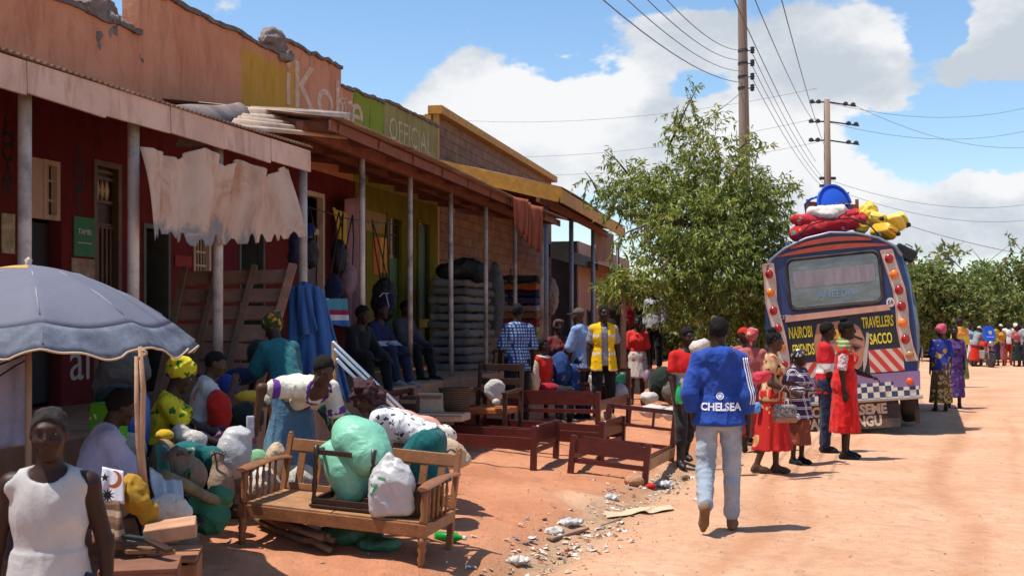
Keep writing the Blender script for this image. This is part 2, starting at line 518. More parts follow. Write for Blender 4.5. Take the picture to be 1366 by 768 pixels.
def make_ground():
 xs = np.concatenate([-np.geomspace(60, 9, 14), np.linspace(-8.5, 9, 290), np.geomspace(9.4, 500, 40)])
 xs = np.concatenate([[-400, -150], xs])
 ys = np.concatenate([[-30, -6, 0, 2], np.linspace(3, 24, 300), np.geomspace(24.4, 900, 80)])
 X, Y = np.meshgrid(xs, ys, indexing='ij')
 Z = ground_np(X, Y)
 far = np.clip((Y - 45) / 60, 0, 1); Z = Z * (1 - far)
 V = np.stack([X, Y, Z], -1).reshape(-1, 3)
 ny = len(ys); i, j = np.meshgrid(np.arange(len(xs) - 1), np.arange(ny - 1), indexing='ij')
 a = (i * ny + j).ravel(); Q = np.stack([a, a + ny, a + ny + 1, a + 1], 1)
 m = bpy.data.materials.new('red_earth'); t = NT(m)
 at = t.node('ShaderNodeAttribute', attribute_name='soil')
 v = t.coord('Object')
 n1 = t.noise(v, .7, 6, .65); n2 = t.noise(v, 9, 6, .7); n3 = t.noise(v, 60, 4, .7)
 road = t.ramp(n1, [(.3, (.56, .30, .175)), (.52, (.65, .375, .23)), (.72, (.71, .435, .275))])
 side = t.ramp(n1, [(.3, (.43, .172, .087)), (.5, (.55, .235, .125)), (.72, (.63, .305, .172))])
 s = t.sep(at.outputs['Color'])
 n4 = t.noise(v, 1.6, 5, .7)
 mk = t.math('ADD', s[0], t.math('MULTIPLY', t.math('SUBTRACT', n4, .5), .7))
 c = t.mix(t.ramp(mk, [(.35, 0), (.65, 1)]), road, side)
 c = t.mix(t.ramp(n2, [(.35, .28), (.6, 0)]), c, (.30, .115, .05))
 c = t.mix(t.ramp(n3, [(.62, 0), (.78, .35)]), c, (.72, .50, .34))
 # wheel tracks: compacted paler strips with darker damp edges along the road
 tr = s[1]
 c = t.mix(t.math('MULTIPLY', tr, t.ramp(n4, [(.3, .25), (.7, .75)])), c, (.44, .20, .10))
 gr = t.math('MULTIPLY', s[2], t.ramp(n2, [(.35, 0), (.6, .85)]))
 c = t.mix(gr, c, (.26, .20, .12))
 t.base(c); t.b.inputs['Roughness'].default_value = .97; t.b.inputs['Specular IOR Level'].default_value = .08
 h = t.math('ADD', t.math('MULTIPLY', n2, .7), t.math('MULTIPLY', n3, .45))
 h = t.math('ADD', h, t.math('MULTIPLY', t.noise(v, 24, 5, .7), .5)); vo = t.node('ShaderNodeTexVoronoi', feature='SMOOTH_F1'); vo.inputs['Scale'].default_value = 3.1; t.link(v, vo.inputs['Vector']); h = t.math('ADD', h, t.math('MULTIPLY', t.ramp(vo.outputs['Distance'], [(.12, 0), (.30, 1)]), .9)); t.bump(h, .8, .04)
 o = mesh_obj('ground', V, Q, m, smooth=True); tag(o, kind='structure')
 D = (gutter_x(V[:, 1]) - V[:, 0]) * .93
 nz = snoise(V, .9, 9) * .25
 soil = np.clip((D + .05 + nz) / .5, 0, 1)
 wob = snoise(V * np.array([0, 1, 0]), .25, 12) * .12
 trk = np.exp(-((D + 1.1 + wob) / .13) ** 2) + np.exp(-((D + 1.42 + wob) / .06) ** 2) * .7 + np.exp(-((D + 2.7 + wob) / .14) ** 2) + np.exp(-((D + 3.5 + wob) / .08) ** 2) * .6 + .6 * np.exp(-((D + 4.9 + wob) / .15) ** 2)
 gut = np.exp(-((D - .12) / .30) ** 2) * (V[:, 1] < 24)
 rgba = np.stack([soil, np.clip(trk, 0, 1), gut, np.ones(len(V))], 1).astype(np.float32)
 ca = o.data.color_attributes.new('soil', 'FLOAT_COLOR', 'POINT'); ca.data.foreach_set('color', rgba.ravel())
make_ground()

# ------------------------------------------------------------------ sky, sun, camera
SUN_EL, SUN_AZ = R(69), (-.985, -.15)     # sun stands left of the street, a little behind the viewer
def make_world():
 w = bpy.data.worlds.new('World'); scene.world = w; w.use_nodes = True
 nt = w.node_tree; n = nt.nodes; n.clear()
 def nd(t, **k):
  x = n.new(t)
  for a, b in k.items(): setattr(x, a, b)
  return x
 lk = nt.links.new
 out = nd('ShaderNodeOutputWorld'); bg = nd('ShaderNodeBackground'); sky = nd('ShaderNodeTexSky', sky_type='NISHITA')
 sky.sun_disc = False; sky.sun_elevation = SUN_EL; sky.sun_rotation = math.atan2(SUN_AZ[0], SUN_AZ[1])
 sky.air_density = 1.0; sky.dust_density = .6; sky.ozone_density = 1.6
 hs = nd('ShaderNodeHueSaturation'); hs.inputs['Saturation'].default_value = 1.15; hs.inputs['Value'].default_value = 1.0
 lk(sky.outputs[0], hs.inputs['Color']); lk(hs.outputs[0], bg.inputs['Color']); bg.inputs['Strength'].default_value = SKY_STR
 tc = nd('ShaderNodeTexCoord')
 nrm = nd('ShaderNodeVectorMath', operation='NORMALIZE'); lk(tc.outputs['Generated'], nrm.inputs[0])
 def math_(op, a, b=0.0):
  x = nd('ShaderNodeMath', operation=op)
  for i, v in enumerate((a, b)):
   if hasattr(v, 'links'): lk(v, x.inputs[i])
   else: x.inputs[i].default_value = v
  return x.outputs[0]
 def noise_(vec, sc, det=8, ro=.62):
  x = nd('ShaderNodeTexNoise'); x.inputs['Scale'].default_value = sc; x.inputs['Detail'].default_value = det; x.inputs['Roughness'].default_value = ro
  lk(vec, x.inputs['Vector']); return x
 # cloud banks hang on sky directions; noise frays them
 mp = nd('ShaderNodeMapping'); mp.inputs['Scale'].default_value = (1, 1, 1.7); lk(nrm.outputs[0], mp.inputs['Vector'])
 warp = noise_(mp.outputs[0], 7, 5, .6)
 wv = nd('ShaderNodeVectorMath', operation='SUBTRACT'); lk(warp.outputs['Color'], wv.inputs[0]); wv.inputs[1].default_value = (.5, .5, .5)
 ws = nd('ShaderNodeVectorMath', operation='SCALE'); lk(wv.outputs[0], ws.inputs[0]); ws.inputs['Scale'].default_value = .10
 vv = nd('ShaderNodeVectorMath', operation='ADD'); lk(nrm.outputs[0], vv.inputs[0]); lk(ws.outputs[0], vv.inputs[1])
 def blob(px, py, rx, ry, amp):
  d = Vector(((px - CX) / F, 1, (HY - py) / F)); ln = d.length; d.normalize()
  sx = rx / F / ln; sy = ry / F / ln
  r = Vector((d.y, -d.x, 0)).normalized(); u = r.cross(d)
  sb = nd('ShaderNodeVectorMath', operation='SUBTRACT'); lk(vv.outputs[0], sb.inputs[0]); sb.inputs[1].default_value = d
  a = nd('ShaderNodeVectorMath', operation='DOT_PRODUCT'); lk(sb.outputs[0], a.inputs[0]); a.inputs[1].default_value = r / sx
  b = nd('ShaderNodeVectorMath', operation='DOT_PRODUCT'); lk(sb.outputs[0], b.inputs[0]); b.inputs[1].default_value = u / sy
  c = nd('ShaderNodeVectorMath', operation='DOT_PRODUCT'); lk(sb.outputs[0], c.inputs[0]); c.inputs[1].default_value = d * 2.0
  q = math_('ADD', math_('ADD', math_('POWER', math_('ABSOLUTE', a.outputs['Value']), 2), math_('POWER', math_('ABSOLUTE', b.outputs['Value']), 2)), math_('POWER', math_('ABSOLUTE', c.outputs['Value']), 2))
  return math_('MULTIPLY', math_('EXPONENT', math_('MULTIPLY', q, -1)), amp)
 def total(lst, start=0.0):
  s = start
  for b in lst: s = math_('ADD', s, blob(*b))
  return s
 fine = noise_(mp.outputs[0], 13, 9, .64)
 dens = total(CLOUDS, -.47)
 dens = math_('ADD', dens, math_('MULTIPLY', math_('SUBTRACT', fine.outputs['Fac'], .5), 1.45))
 mask = nd('ShaderNodeMapRange', interpolation_type='SMOOTHSTEP'); mask.inputs[1].default_value = .02; mask.inputs[2].default_value = .30; lk(dens, mask.inputs[0])
 wn = math_('ADD', total(WHITES, 0.05), math_('MULTIPLY', math_('SUBTRACT', noise_(mp.outputs[0], 9, 9, .66).outputs['Fac'], .5), 1.7))
 wr = nd('ShaderNodeMapRange', interpolation_type='SMOOTHSTEP'); wr.inputs[1].default_value = -.30; wr.inputs[2].default_value = .50; lk(wn, wr.inputs[0])
 cr = nd('ShaderNodeValToRGB'); e = cr.color_ramp.elements
 e[0].position = 0; e[0].color = (.60, .665, .74, 1); e[1].position = 1; e[1].color = (.97, .98, 1.0, 1)
 lk(wr.outputs[0], cr.inputs[0])
 bc = nd('ShaderNodeBackground'); lk(cr.outputs[0], bc.inputs['Color']); bc.inputs['Strength'].default_value = CLOUD_STR
 ms = nd('ShaderNodeMixShader'); lk(mask.outputs[0], ms.inputs[0]); lk(bg.outputs[0], ms.inputs[1]); lk(bc.outputs[0], ms.inputs[2])
 lk(ms.outputs[0], out.inputs['Surface'])
SKY_STR, CLOUD_STR = .15, .80
CLOUDS = [  # px, py, rx, ry, density
 (700, 165, 130, 70, 1.1), (620, 110, 70, 50, .55), (800, 150, 120, 65, .7), (860, 120, 120, 70, .55), (700, 240, 220, 70, .7),
 (930, 30, 120, 40, .6), (1120, 75, 170, 75, .95), (1330, 70, 95, 95, 1.15), (1180, 120, 110, 38, .6), (1130, 250, 120, 75, 1.0),
 (1000, 220, 120, 90, .8), (1320, 265, 110, 45, .95), (1240, 310, 140, 45, .8), (850, 20, 120, 40, .5), (490, 70, 60, 28, .42), (300, 2, 60, 26, .7),
 (560, 170, 60, 50, .5), (1235, 45, 40, 55, -1.3), (930, 95, 60, 22, -.8), (1290, 165, 130, 50, -1.5), (1215, 262, 34, 26, -.55), (760, 45, 90, 38, -.5), (420, 60, 160, 90, -.35),
 (-500, 100, 300, 150, .6), (2100, 150, 300, 160, .7)]
WHITES = [(720, 140, 120, 55, .8), (790, 110, 60, 40, .5), (1150, 225, 70, 60, .8), (1180, 60, 60, 60, .5), (1340, 235, 60, 40, .6), (1010, 190, 70, 60, .5),
 (1345, 90, 55, 60, -.7), (960, 25, 110, 40, -.3), (1160, 105, 120, 22, -.45), (870, 130, 60, 40, -.35), (640, 95, 50, 40, -.25), (1300, 290, 90, 30, -.3)]
make_world()
sun = bpy.data.lights.new('sun', 'SUN'); sun.energy = 5.0; sun.angle = R(.55); sun.color = (1.0, .955, .88)
so = bpy.data.objects.new('sun', sun); COL.objects.link(so)
sv = Vector((SUN_AZ[0] * math.cos(SUN_EL), SUN_AZ[1] * math.cos(SUN_EL), math.sin(SUN_EL)))
so.rotation_euler = sv.to_track_quat('Z', 'Y').to_euler(); so.location = (-10, -5, 30)

cam = bpy.data.cameras.new('camera'); co = bpy.data.objects.new('camera', cam); COL.objects.link(co)
co.location = (0, 0, EYE); co.rotation_euler = (R(90), 0, 0)
cam.sensor_width = 36; cam.lens = 36 * F / 1366; cam.shift_y = (HY - 384) / 1366; cam.shift_x = 0
cam.clip_start = .1; cam.clip_end = 3000
cam.dof.use_dof = True; cam.dof.focus_distance = 10.5; cam.dof.aperture_fstop = 7.1
scene.camera = co
scene.view_settings.view_transform = 'Standard'; scene.view_settings.look = 'None'; scene.view_settings.gamma = 1; scene.view_settings.exposure = 0.27
scene.render.engine = 'CYCLES'
scene.cycles.use_denoising = True
scene.cycles.max_bounces = 8; scene.cycles.diffuse_bounces = 4; scene.cycles.transparent_max_bounces = 8
# ------------------------------------------------------------------ people
SKINS = [mat('skin_deep', (.040, .020, .0125), .5, .07, 12, .08, 90, spec=.25), mat('skin_brown', (.078, .036, .021), .5, .07, 12, .08, 90, spec=.25),
   mat('skin_umber', (.034, .0125, .0068), .5, .07, 12, .08, 90, spec=.25)]
HAIR = mat('black_hair', (.008, .007, .0065), .8, .3, 60, .6, 120, spec=.2)
EYEW = mat('eye_white', (.38, .33, .29), .25, .05); EYEB = mat('eye_dark', (.012, .008, .006), .15, .05)
LEATHER = mat('black_leather', (.012, .011, .011), .5, .3, 20, .2); BROWNSHOE = mat('brown_suede', (.20, .10, .045), .9, .3, 14, .3, 60)
def v3(*a): return np.array(a, float)
def nz_(v): v = np.asarray(v, float); return v / (np.linalg.norm(v) + 1e-9)

class Skel:
 def __init__(k, H, sex, pose):
  s = k.s = H / 1.75
  lean, roll, curl, twist = pose.get('lean', 0), pose.get('roll', 0), pose.get('curl', 0), pose.get('twist', 0)
  k.sex = sex
  hipw = .095 * s; shw = (.166 if sex == 'm' else .150) * s * pose.get('shw', 1)
  k.Rp = np.array(Matrix.Rotation(R(roll), 3, 'Y') @ Matrix.Rotation(-R(lean * pose.get('hipshare', .85)), 3, 'X'))
  k.Rc = np.array(Matrix.Rotation(R(roll), 3, 'Y') @ Matrix.Rotation(-R(lean + curl), 3, 'X') @ Matrix.Rotation(R(twist), 3, 'Z'))
  hp, hy = pose.get('head', (0, 0))
  k.Rh = np.array(Matrix.Rotation(R(roll * .6), 3, 'Y') @ Matrix.Rotation(R(hy), 3, 'Z') @ Matrix.Rotation(-R((lean + curl) * .55 + hp), 3, 'X'))
  P = v3(0, 0, 0); up = k.Rp[:, 2]; uc = k.Rc[:, 2]
  k.pel = P; k.waist = P + up * .13 * s; k.chest = k.waist + uc * .19 * s + k.Rc[:, 1] * .004
  k.nb = k.waist + uc * .375 * s - k.Rc[:, 1] * .012 * s
  k.sh = {}; k.el = {}; k.wr = {}; k.hand = {}; k.hip = {}; k.kn = {}; k.an = {}
  for sd, sg in (('R', 1), ('L', -1)):
   k.sh[sd] = k.nb - uc * .055 * s + k.Rc[:, 0] * sg * shw
   a = pose.get('arm' + sd, ((sg * .14, -.02, -1), (sg * .05, .22, -1)))
   k.el[sd] = k.sh[sd] + nz_(a[0]) * .295 * s; k.wr[sd] = k.el[sd] + nz_(a[1]) * .255 * s
   k.hand[sd] = nz_(a[2] if len(a) > 2 else a[1])
   l = pose.get('leg' + sd, ((sg * .02, .03, -1), (0, -.05, -1)))
   k.hip[sd] = P + (np.array(Matrix.Rotation(R(roll), 3, 'Y'))[:, 0]) * sg * hipw - v3(0, 0, .02 * s)
   k.kn[sd] = k.hip[sd] + nz_(l[0]) * .435 * s; k.an[sd] = k.kn[sd] + nz_(l[1]) * .415 * s
  k.hc = k.nb + k.Rh[:, 2] * .185 * s + k.Rh[:, 1] * .022 * s
  # drop so that the lowest foot rests on the ground
  low = min(k.an['R'][2], k.an['L'][2]) - .085 * s
  dz = -low if 'sit' not in pose else pose['sit']
  for nm in ('pel', 'waist', 'chest', 'nb', 'hc'): setattr(k, nm, getattr(k, nm) + v3(0, 0, dz))
  for dct in (k.sh, k.el, k.wr, k.hip, k.kn, k.an):
   for q in dct: dct[q] = dct[q] + v3(0, 0, dz)
  pts = [k.pel, k.hc + k.Rh[:, 2] * .16 * s] + list(k.sh.values()) + list(k.el.values()) + [k.wr[q] + k.hand[q] * .2 * s for q in k.wr] + list(k.kn.values()) + list(k.an.values())
  pts = np.array(pts); k.lo = pts.min(0) - .17 * s; k.hi = pts.max(0) + .17 * s
  k.footfwd = {q: nz_(pose.get('foot' + q, (.12 if q == 'R' else -.12, 1, 0))) for q in 'RL'}

def torso(f, k, t=0.0, belly=0.0, bust=0.0):
 s = k.s; w = .94 if k.sex == 'f' else 1.0
 f.ell(k.chest, (.158 * s * w + t, .108 * s + t, .19 * s + t), k.Rc, .03)
 f.ell(k.waist, (.135 * s * w + t, .098 * s + t + belly, .15 * s + t), k.Rp, .04)
 f.ell(k.pel, ((.168 if k.sex == 'f' else .155) * s + t, .115 * s + t, .125 * s + t), k.Rp, .04)
 if k.sex == 'f': f.ell(k.pel - k.Rp[:, 1] * .055 * s, (.13 * s + t, .08 * s + t, .1 * s + t), k.Rp, .04)
 for q, sg in (('R', 1), ('L', -1)):
  f.rc(k.nb - k.Rc[:, 2] * .02 * s, k.sh[q], .055 * s + t * .6, .052 * s + t * .5, .05 * s)
  if k.sex == 'f': f.ell(k.chest + k.Rc[:, 0] * sg * .07 * s + k.Rc[:, 1] * .085 * s + k.Rc[:, 2] * .0 * s, (.062 * s + t * .5 + bust,) * 3, None, .04)

def hand(f, k, q, h, curl=.55):
 s = k.s; w = k.wr[q]; d = k.hand[q]; sg = 1 if q == 'R' else -1
 fw = k.Rc[:, 1]; spread = fw - d * (fw @ d)
 if np.linalg.norm(spread) < .35: spread = k.Rc[:, 0] * -sg - d * (k.Rc[:, 0] @ d) * -sg
 spread = nz_(spread); pn = np.cross(d, spread)
 if pn @ (k.Rc[:, 0] * -sg) < 0: pn = -pn           # palm turned to the body
 mr = .62 * h
 f.rc(w, w + d * .075 * s, .026 * s, .034 * s, .02, sq=(pn, 1.7))
 pb = w + d * .085 * s
 for i, (o, ln) in enumerate(((.030, .070), (.010, .080), (-.010, .074), (-.029, .058))):
  a = pb + spread * o * s; c1 = nz_(d + pn * curl * .5); c2 = nz_(d + pn * curl * 1.7)
  b = a + c1 * ln * .5 * s; c = b + c2 * ln * .5 * s
  f.rc(a - d * .02 * s, b, max(.0098 * s, mr), max(.0088 * s, mr), .004); f.rc(b, c, max(.0088 * s, mr), max(.0072 * s, mr), .004)
 a = w + d * .03 * s + spread * .024 * s; b = a + nz_(d * .75 + spread * .75 + pn * .25) * .045 * s; c = b + nz_(d + pn * .4 + spread * .1) * .032 * s
 f.rc(a, b, max(.0125 * s, mr), max(.0105 * s, mr), .008); f.rc(b, c, max(.0105 * s, mr), max(.008 * s, mr), .004)

def head_prims(f, k):
 s = k.s; A = k.Rh; c = k.hc
 P = lambda x, y, z: c + (A[:, 0] * x + A[:, 1] * y + A[:, 2] * z) * s
 f.ell(P(0, -.014, .022), (.074 * s, .094 * s, .092 * s), A, .01)
 f.ell(P(0, .022, -.040), (.058 * s, .070 * s, .078 * s), A, .03)
 f.rc(P(-.018, .070, -.098), P(.018, .070, -.098), .020 * s, .020 * s, .03)
 f.rc(P(-.034, .076, .030), P(.034, .076, .030), .014 * s, .014 * s, .02)
 for sg in (-1, 1):
  f.ell(P(sg * .031, .094, .010), (.017 * s, .012 * s, .011 * s), A, .012, 'sub')
  f.ell(P(sg * .045, .062, -.028), (.022 * s, .02 * s, .018 * s), A, .02)
  f.ell(P(sg * .077, -.008, -.008), (.010 * s, .020 * s, .031 * s), A, .008)
 f.rc(P(0, .088, .018), P(0, .108, -.020), .009 * s, .0135 * s, .010)
 f.rc(P(-.017, .094, -.026), P(.017, .094, -.026), .0105 * s, .0105 * s, .008)
 f.rc(P(-.020, .088, -.056), P(.020, .088, -.056), .009 * s, .009 * s, .008)
 f.rc(P(-.017, .086, -.070), P(.017, .086, -.070), .010 * s, .010 * s, .008)
 f.rc(P(-.026, .100, -.063), P(.026, .100, -.063), .0032 * s, .0032 * s, .003, 'sub')
 f.rc(P(0, -.018, -.06), k.nb - k.Rc[:, 2] * .02 * s, .054 * s, .060 * s, .025)

def legs(f, k, t=0.0, frac=2.0, kk=.03, loose=0.0, sides='RL'):
 s = k.s
 for q in sides:
  hp, kn, an = k.hip[q], k.kn[q], k.an[q]
  a = min(frac, 1.0); f.rc(hp, hp + (kn - hp) * a, .088 * s + t, (.088 + (.056 - .088) * a) * s + t + loose * .5, kk)
  if frac > 1:
   b = frac - 1; e = kn + (an - kn) * b
   f.rc(kn, e, .055 * s + t + loose * .5, (.055 - .020 * b) * s + t + loose, kk)
   if b > .5:
    cd = nz_(np.cross(np.cross(k.footfwd[q], an - kn), an - kn)); cd = cd if cd @ k.footfwd[q] < 0 else -cd
    f.ell(kn + (an - kn) * .32 + cd * .018 * s, ((.048 * s + t),) * 3, None, .03)

def foot_prims(f, k, q, t=0.0):
 s = k.s; an = k.an[q]; sh = nz_(k.an[q] - k.kn[q]); fw = k.footfwd[q]; fd = nz_(fw)
 up = nz_(-sh - fd * (-sh @ fd)) if abs(sh @ fd) < .9 else v3(0, 0, 1)
 heel = an - up * .055 * s - fd * .035 * s; ball = an - up * .060 * s + fd * .11 * s; toe = an - up * .066 * s + fd * .165 * s
 f.rc(an, heel, .034 * s + t, .030 * s + t, .02); f.rc(an - up * .02 * s, ball, .034 * s + t, .030 * s + t, .03)
 f.rc(heel, ball, .030 * s + t, .033 * s + t, .02); f.rc(ball, toe, .033 * s + t, .020 * s + t, .02)

def person(label, at, yaw, H=1.7, sex='m', pose=None, wear=(), hair='short', hairm=None, skin=0, h=.014, group=None, seed=1, eyes=False, barefoot=True, belly=0.0):
 """body = one continuous surface; clothes, hair, eyes and shoes are its children"""
 pose = pose or {}
 k = Skel(H, sex, pose); s = k.s
 sk = SKINS[skin]
 f = Field(k.lo, k.hi, h)
 torso(f, k, 0, belly); head_prims(f, k); legs(f, k)
 for q in 'RL':
  f.rc(k.sh[q], k.el[q], .050 * s, .039 * s, .03); f.rc(k.el[q], k.wr[q], .040 * s, .026 * s, .02)
  hand(f, k, q, h, pose.get('curl' + q, .55)); foot_prims(f, k, q)
 body = f.obj('person', sk); body.location = at; body.rotation_euler = (0, 0, R(yaw))
 tag(body, label, 'person', group)
 A = k.Rh; HP = lambda x, y, z: k.hc + (A[:, 0] * x + A[:, 1] * y + A[:, 2] * z) * s
 if eyes:
  for sg in (-1, 1):
   mb = MB(); mb.s = True
   mb.lathe([(.0, -.0125), (.008, -.0095), (.0125, 0), (.0105, .0065)], n=12)
   mb.cm = 1; mb.lathe([(.0105, .0065), (.0065, .0105), (0.0, .0125)], n=12)
   M4 = Matrix(((A[0][0], A[0][2], A[0][1], 0), (A[1][0], A[1][2], A[1][1], 0), (A[2][0], A[2][2], A[2][1], 0), (0, 0, 0, 1)))
   o = mb.build('eye', [EYEW, EYEB], body, fix=True)
   p = HP(sg * .031, .0735, .010); Mx = M4.copy(); Mx.translation = Vector(p); o.matrix_local = Mx @ Matrix.Scale(s * .9, 4)
 # hair and headgear
 hm = hairm or HAIR
 if hair:
  g = Field(k.hc - .3 * s, k.hc + .3 * s, min(h, .012))
  if hair in ('short', 'crop', 'cap_short'):
   tt = {'short': .011, 'crop': .006, 'cap_short': .006}[hair]
   g.ell(HP(0, -.016, .024), (.074 * s + tt, .094 * s + tt, .092 * s + tt), A, 0)
   g.cut(HP(0, .03, .025), A @ v3(0, .74, -.67))
   g.obj('hair', hm, body, .0025, 30, seed)
  elif hair == 'afro':
   g.ell(HP(0, -.03, .045), (.105 * s, .115 * s, .105 * s), A, 0); g.cut(HP(0, .04, .02), A @ v3(0, .75, -.66))
   g.obj('hair', hm, body, .008, 22, seed)
  elif hair == 'bun':
   g.ell(HP(0, -.018, .024), (.081 * s, .10 * s, .098 * s), A, 0); g.cut(HP(0, .03, .015), A @ v3(0, .7, -.7))
   g.ell(HP(0, -.06, .125), (.05 * s, .052 * s, .045 * s), A, .015)
   g.obj('hair', hm, body, .004, 30, seed)
  elif hair == 'curly':
   g.ell(HP(0, -.03, .03), (.115 * s, .125 * s, .115 * s), A, 0); g.ell(HP(0, -.09, -.03), (.09 * s, .07 * s, .08 * s), A, .03); g.cut(HP(0, .05, .0), A @ v3(0, .8, -.6))
   g.obj('hair', hm, body, .018, 20, seed)
  elif hair == 'scarf':
   g.ell(HP(0, -.02, .030), (.086 * s, .106 * s, .100 * s), A, 0); g.cut(HP(0, .045, .028), A @ v3(0, .72, -.70))
   g.ell(HP(0, -.105, .015), (.06 * s, .05 * s, .055 * s), A, .02); g.rc(HP(0, -.10, -.02), HP(.02, -.13, -.13), .03 * s, .018 * s, .03)
   g.rc(HP(-.06, .06, .085), HP(.06, .06, .085), .022 * s, .022 * s, .03)
   g.obj('headscarf', hm, body, .006, 16, seed, True)
  elif hair == 'turban':
   g.ell(HP(0, -.025, .055), (.105 * s, .125 * s, .105 * s), A, 0); g.cut(HP(0, .05, .028), A @ v3(0, .62, -.78))
   g.ell(HP(.03, -.08, .11), (.07 * s, .06 * s, .05 * s), A, .02)
   g.obj('headscarf', hm, body, .010, 14, seed, True)
  elif hair == 'cap':
   g.ell(HP(0, -.012, .034), (.083 * s, .102 * s, .090 * s), A, 0); g.cut(HP(0, 0, .028), A @ v3(0, .10, -1))
   g.rbox(HP(0, .125, .035), (.062 * s, .06 * s, .007), .006, A, .006)
   g.obj('cap', hm, body, 0)
 for i, wv in enumerate(wear):
  kind, m = wv[0], wv[1]; o = wv[2] if len(wv) > 2 else {}
  t = o.get('t', .014); nm = o.get('name', {'top': 'shirt', 'skirt': 'skirt', 'dress': 'dress', 'trousers': 'trousers', 'shawl': 'shawl', 'shoes': 'shoe', 'boots': 'boot', 'vest': 'vest', 'collar': 'collar', 'cuffs': 'cuff'}.get(kind, kind))
  amp = o.get('amp', .0055)
  if kind in ('top', 'dress', 'vest'):
   g = Field(k.lo - .12, k.hi + .12, h)
   torso(g, k, t, belly + o.get('belly', 0))
   sl = o.get('sleeve', .75); sw = o.get('sw', .016)
   if kind != 'vest':
    for q in o.get('arms', 'RL'):
     a = min(sl, 1.0)
     g.rc(k.sh[q], k.sh[q] + (k.el[q] - k.sh[q]) * a, .053 * s + t * .55, (.050 - .010 * a) * s + t * .55 + sw, .03)
     if sl > 1: g.rc(k.el[q], k.el[q] + (k.wr[q] - k.el[q]) * (sl - 1), .040 * s + t * .55 + sw, (.041 - .012 * (sl - 1)) * s + t * .5 + o.get('cuffw', .006), .03)
   hem = o.get('hem', .10)      # below the pelvis centre, along the body axis
   if hem > 0 and kind != 'dress':
    g.skirt(k.waist, k.pel - k.Rp[:, 2] * hem * s, (.140 * s + t, .105 * s + t), (.168 * s + t + o.get('flare', .01), .125 * s + t + o.get('flare', .01)), k.Rp, o.get('pleat', .03), 7, .03, seed)
   if kind != 'dress':
    g.cut(k.pel - k.Rp[:, 2] * hem * s, -k.Rp[:, 2], k.pel - .33 * s, k.pel + .33 * s) if not o.get('nocut') else None
   if o.get('hood'):
    g.ell(k.nb - k.Rc[:, 1] * .075 * s - k.Rc[:, 2] * .035 * s, (.125 * s, .065 * s, .085 * s), k.Rc, .03)
    g.rc(k.nb - k.Rc[:, 1] * .08 * s + k.Rc[:, 0] * .08 * s, k.nb + k.Rc[:, 1] * .05 * s + k.Rc[:, 0] * .085 * s + k.Rc[:, 2] * .0, .045 * s, .032 * s, .03)
    g.rc(k.nb - k.Rc[:, 1] * .08 * s - k.Rc[:, 0] * .08 * s, k.nb + k.Rc[:, 1] * .05 * s - k.Rc[:, 0] * .085 * s, .045 * s, .032 * s, .03)
    g.ell(k.nb - k.Rc[:, 1] * .09 * s - k.Rc[:, 2] * .105 * s, (.085 * s, .04 * s, .07 * s), k.Rc, .03)
   if kind == 'vest': g.rbox(k.chest + k.Rc[:, 1] * .12 * s - k.Rc[:, 2] * .05, (.052 * s, .10, .5), .02, k.Rc, .01, 'sub')
   if kind == 'dress':
    skd = o.get('dir'); ln = o.get('len', .75) * s
    d = nz_(skd) if skd is not None else v3(0, 0, -1)
    fl = o.get('fl', (.25, .22))
    g.skirt(k.waist, k.pel + d * ln, (.145 * s + t, .108 * s + t), (fl[0] * s, fl[1] * s), k.Rp, o.get('pleat', .06), 8, .05, seed)
   if o.get('tank'):
    for q, sg in (('R', 1), ('L', -1)):
     c_ = k.sh[q] + k.Rc[:, 0] * sg * .025 * s; g.rc(c_ + k.Rc[:, 2] * .03 * s, c_ - k.Rc[:, 2] * .13 * s + k.Rc[:, 0] * sg * .03 * s, .066 * s, .055 * s, .012, 'sub')
   if 'neck' in o or kind in ('top', 'dress'):
    n = o.get('neck', .075); g.ell(k.nb + k.Rc[:, 2] * .035 * s + k.Rc[:, 1] * (n * .55) * s, (n * s, n * s, n * s * .95), k.Rc, .012, 'sub')
   g.obj(nm, m, body, amp, o.get('freq', 10), seed + i, True, stretch=(1.25, 1.25, .8))
   wv_field = g
   if o.get('keep') is not None: o['keep'].append((g, k))
  elif kind == 'skirt':
   g = Field(k.lo - .15, k.hi + .15, h)
   d = nz_(o.get('dir', (0, 0, -1))); ln = o.get('len', .75) * s; fl = o.get('fl', (.24, .21))
   g.ell(k.pel, (.172 * s + t, .130 * s + t, .11 * s + t), k.Rp, .02)
   g.skirt(k.waist - k.Rp[:, 2] * .03, k.pel + d * ln, (.142 * s + t, .108 * s + t), (fl[0] * s, fl[1] * s), k.Rp, o.get('pleat', .06), 8, .05, seed)
   if o.get('knees'):
    for q in 'RL': g.rc(k.hip[q], k.kn[q], .11 * s + t, .085 * s + t, .07)
    for q in 'RL': g.rc(k.kn[q], k.kn[q] + (k.an[q] - k.kn[q]) * o['knees'], .085 * s + t, .10 * s + t, .07)
   g.cut(k.waist + k.Rp[:, 2] * .0, k.Rp[:, 2], k.waist - .4 * s, k.waist + .4 * s)
   g.obj(nm, m, body, amp, o.get('freq', 9), seed + i, True, stretch=(1.5, 1.5, .28))
  elif kind == 'trousers':
   g = Field(k.lo - .08, k.hi + .08, h)
   g.ell(k.pel, (.158 * s + t, .118 * s + t, .12 * s + t), k.Rp, .03); g.ell(k.waist, (.137 * s + t, .10 * s + t, .09 * s + t), k.Rp, .03)
   legs(g, k, t, o.get('frac', 1.93), .025, o.get('loose', .012))
   g.ell(k.pel - k.Rp[:, 1] * .05 * s - k.Rp[:, 2] * .03, (.13 * s + t, .075 * s + t, .09 * s + t), k.Rp, .03)
   g.cut(k.waist + k.Rp[:, 2] * .02, k.Rp[:, 2], k.waist - .3 * s, k.waist + .3 * s)
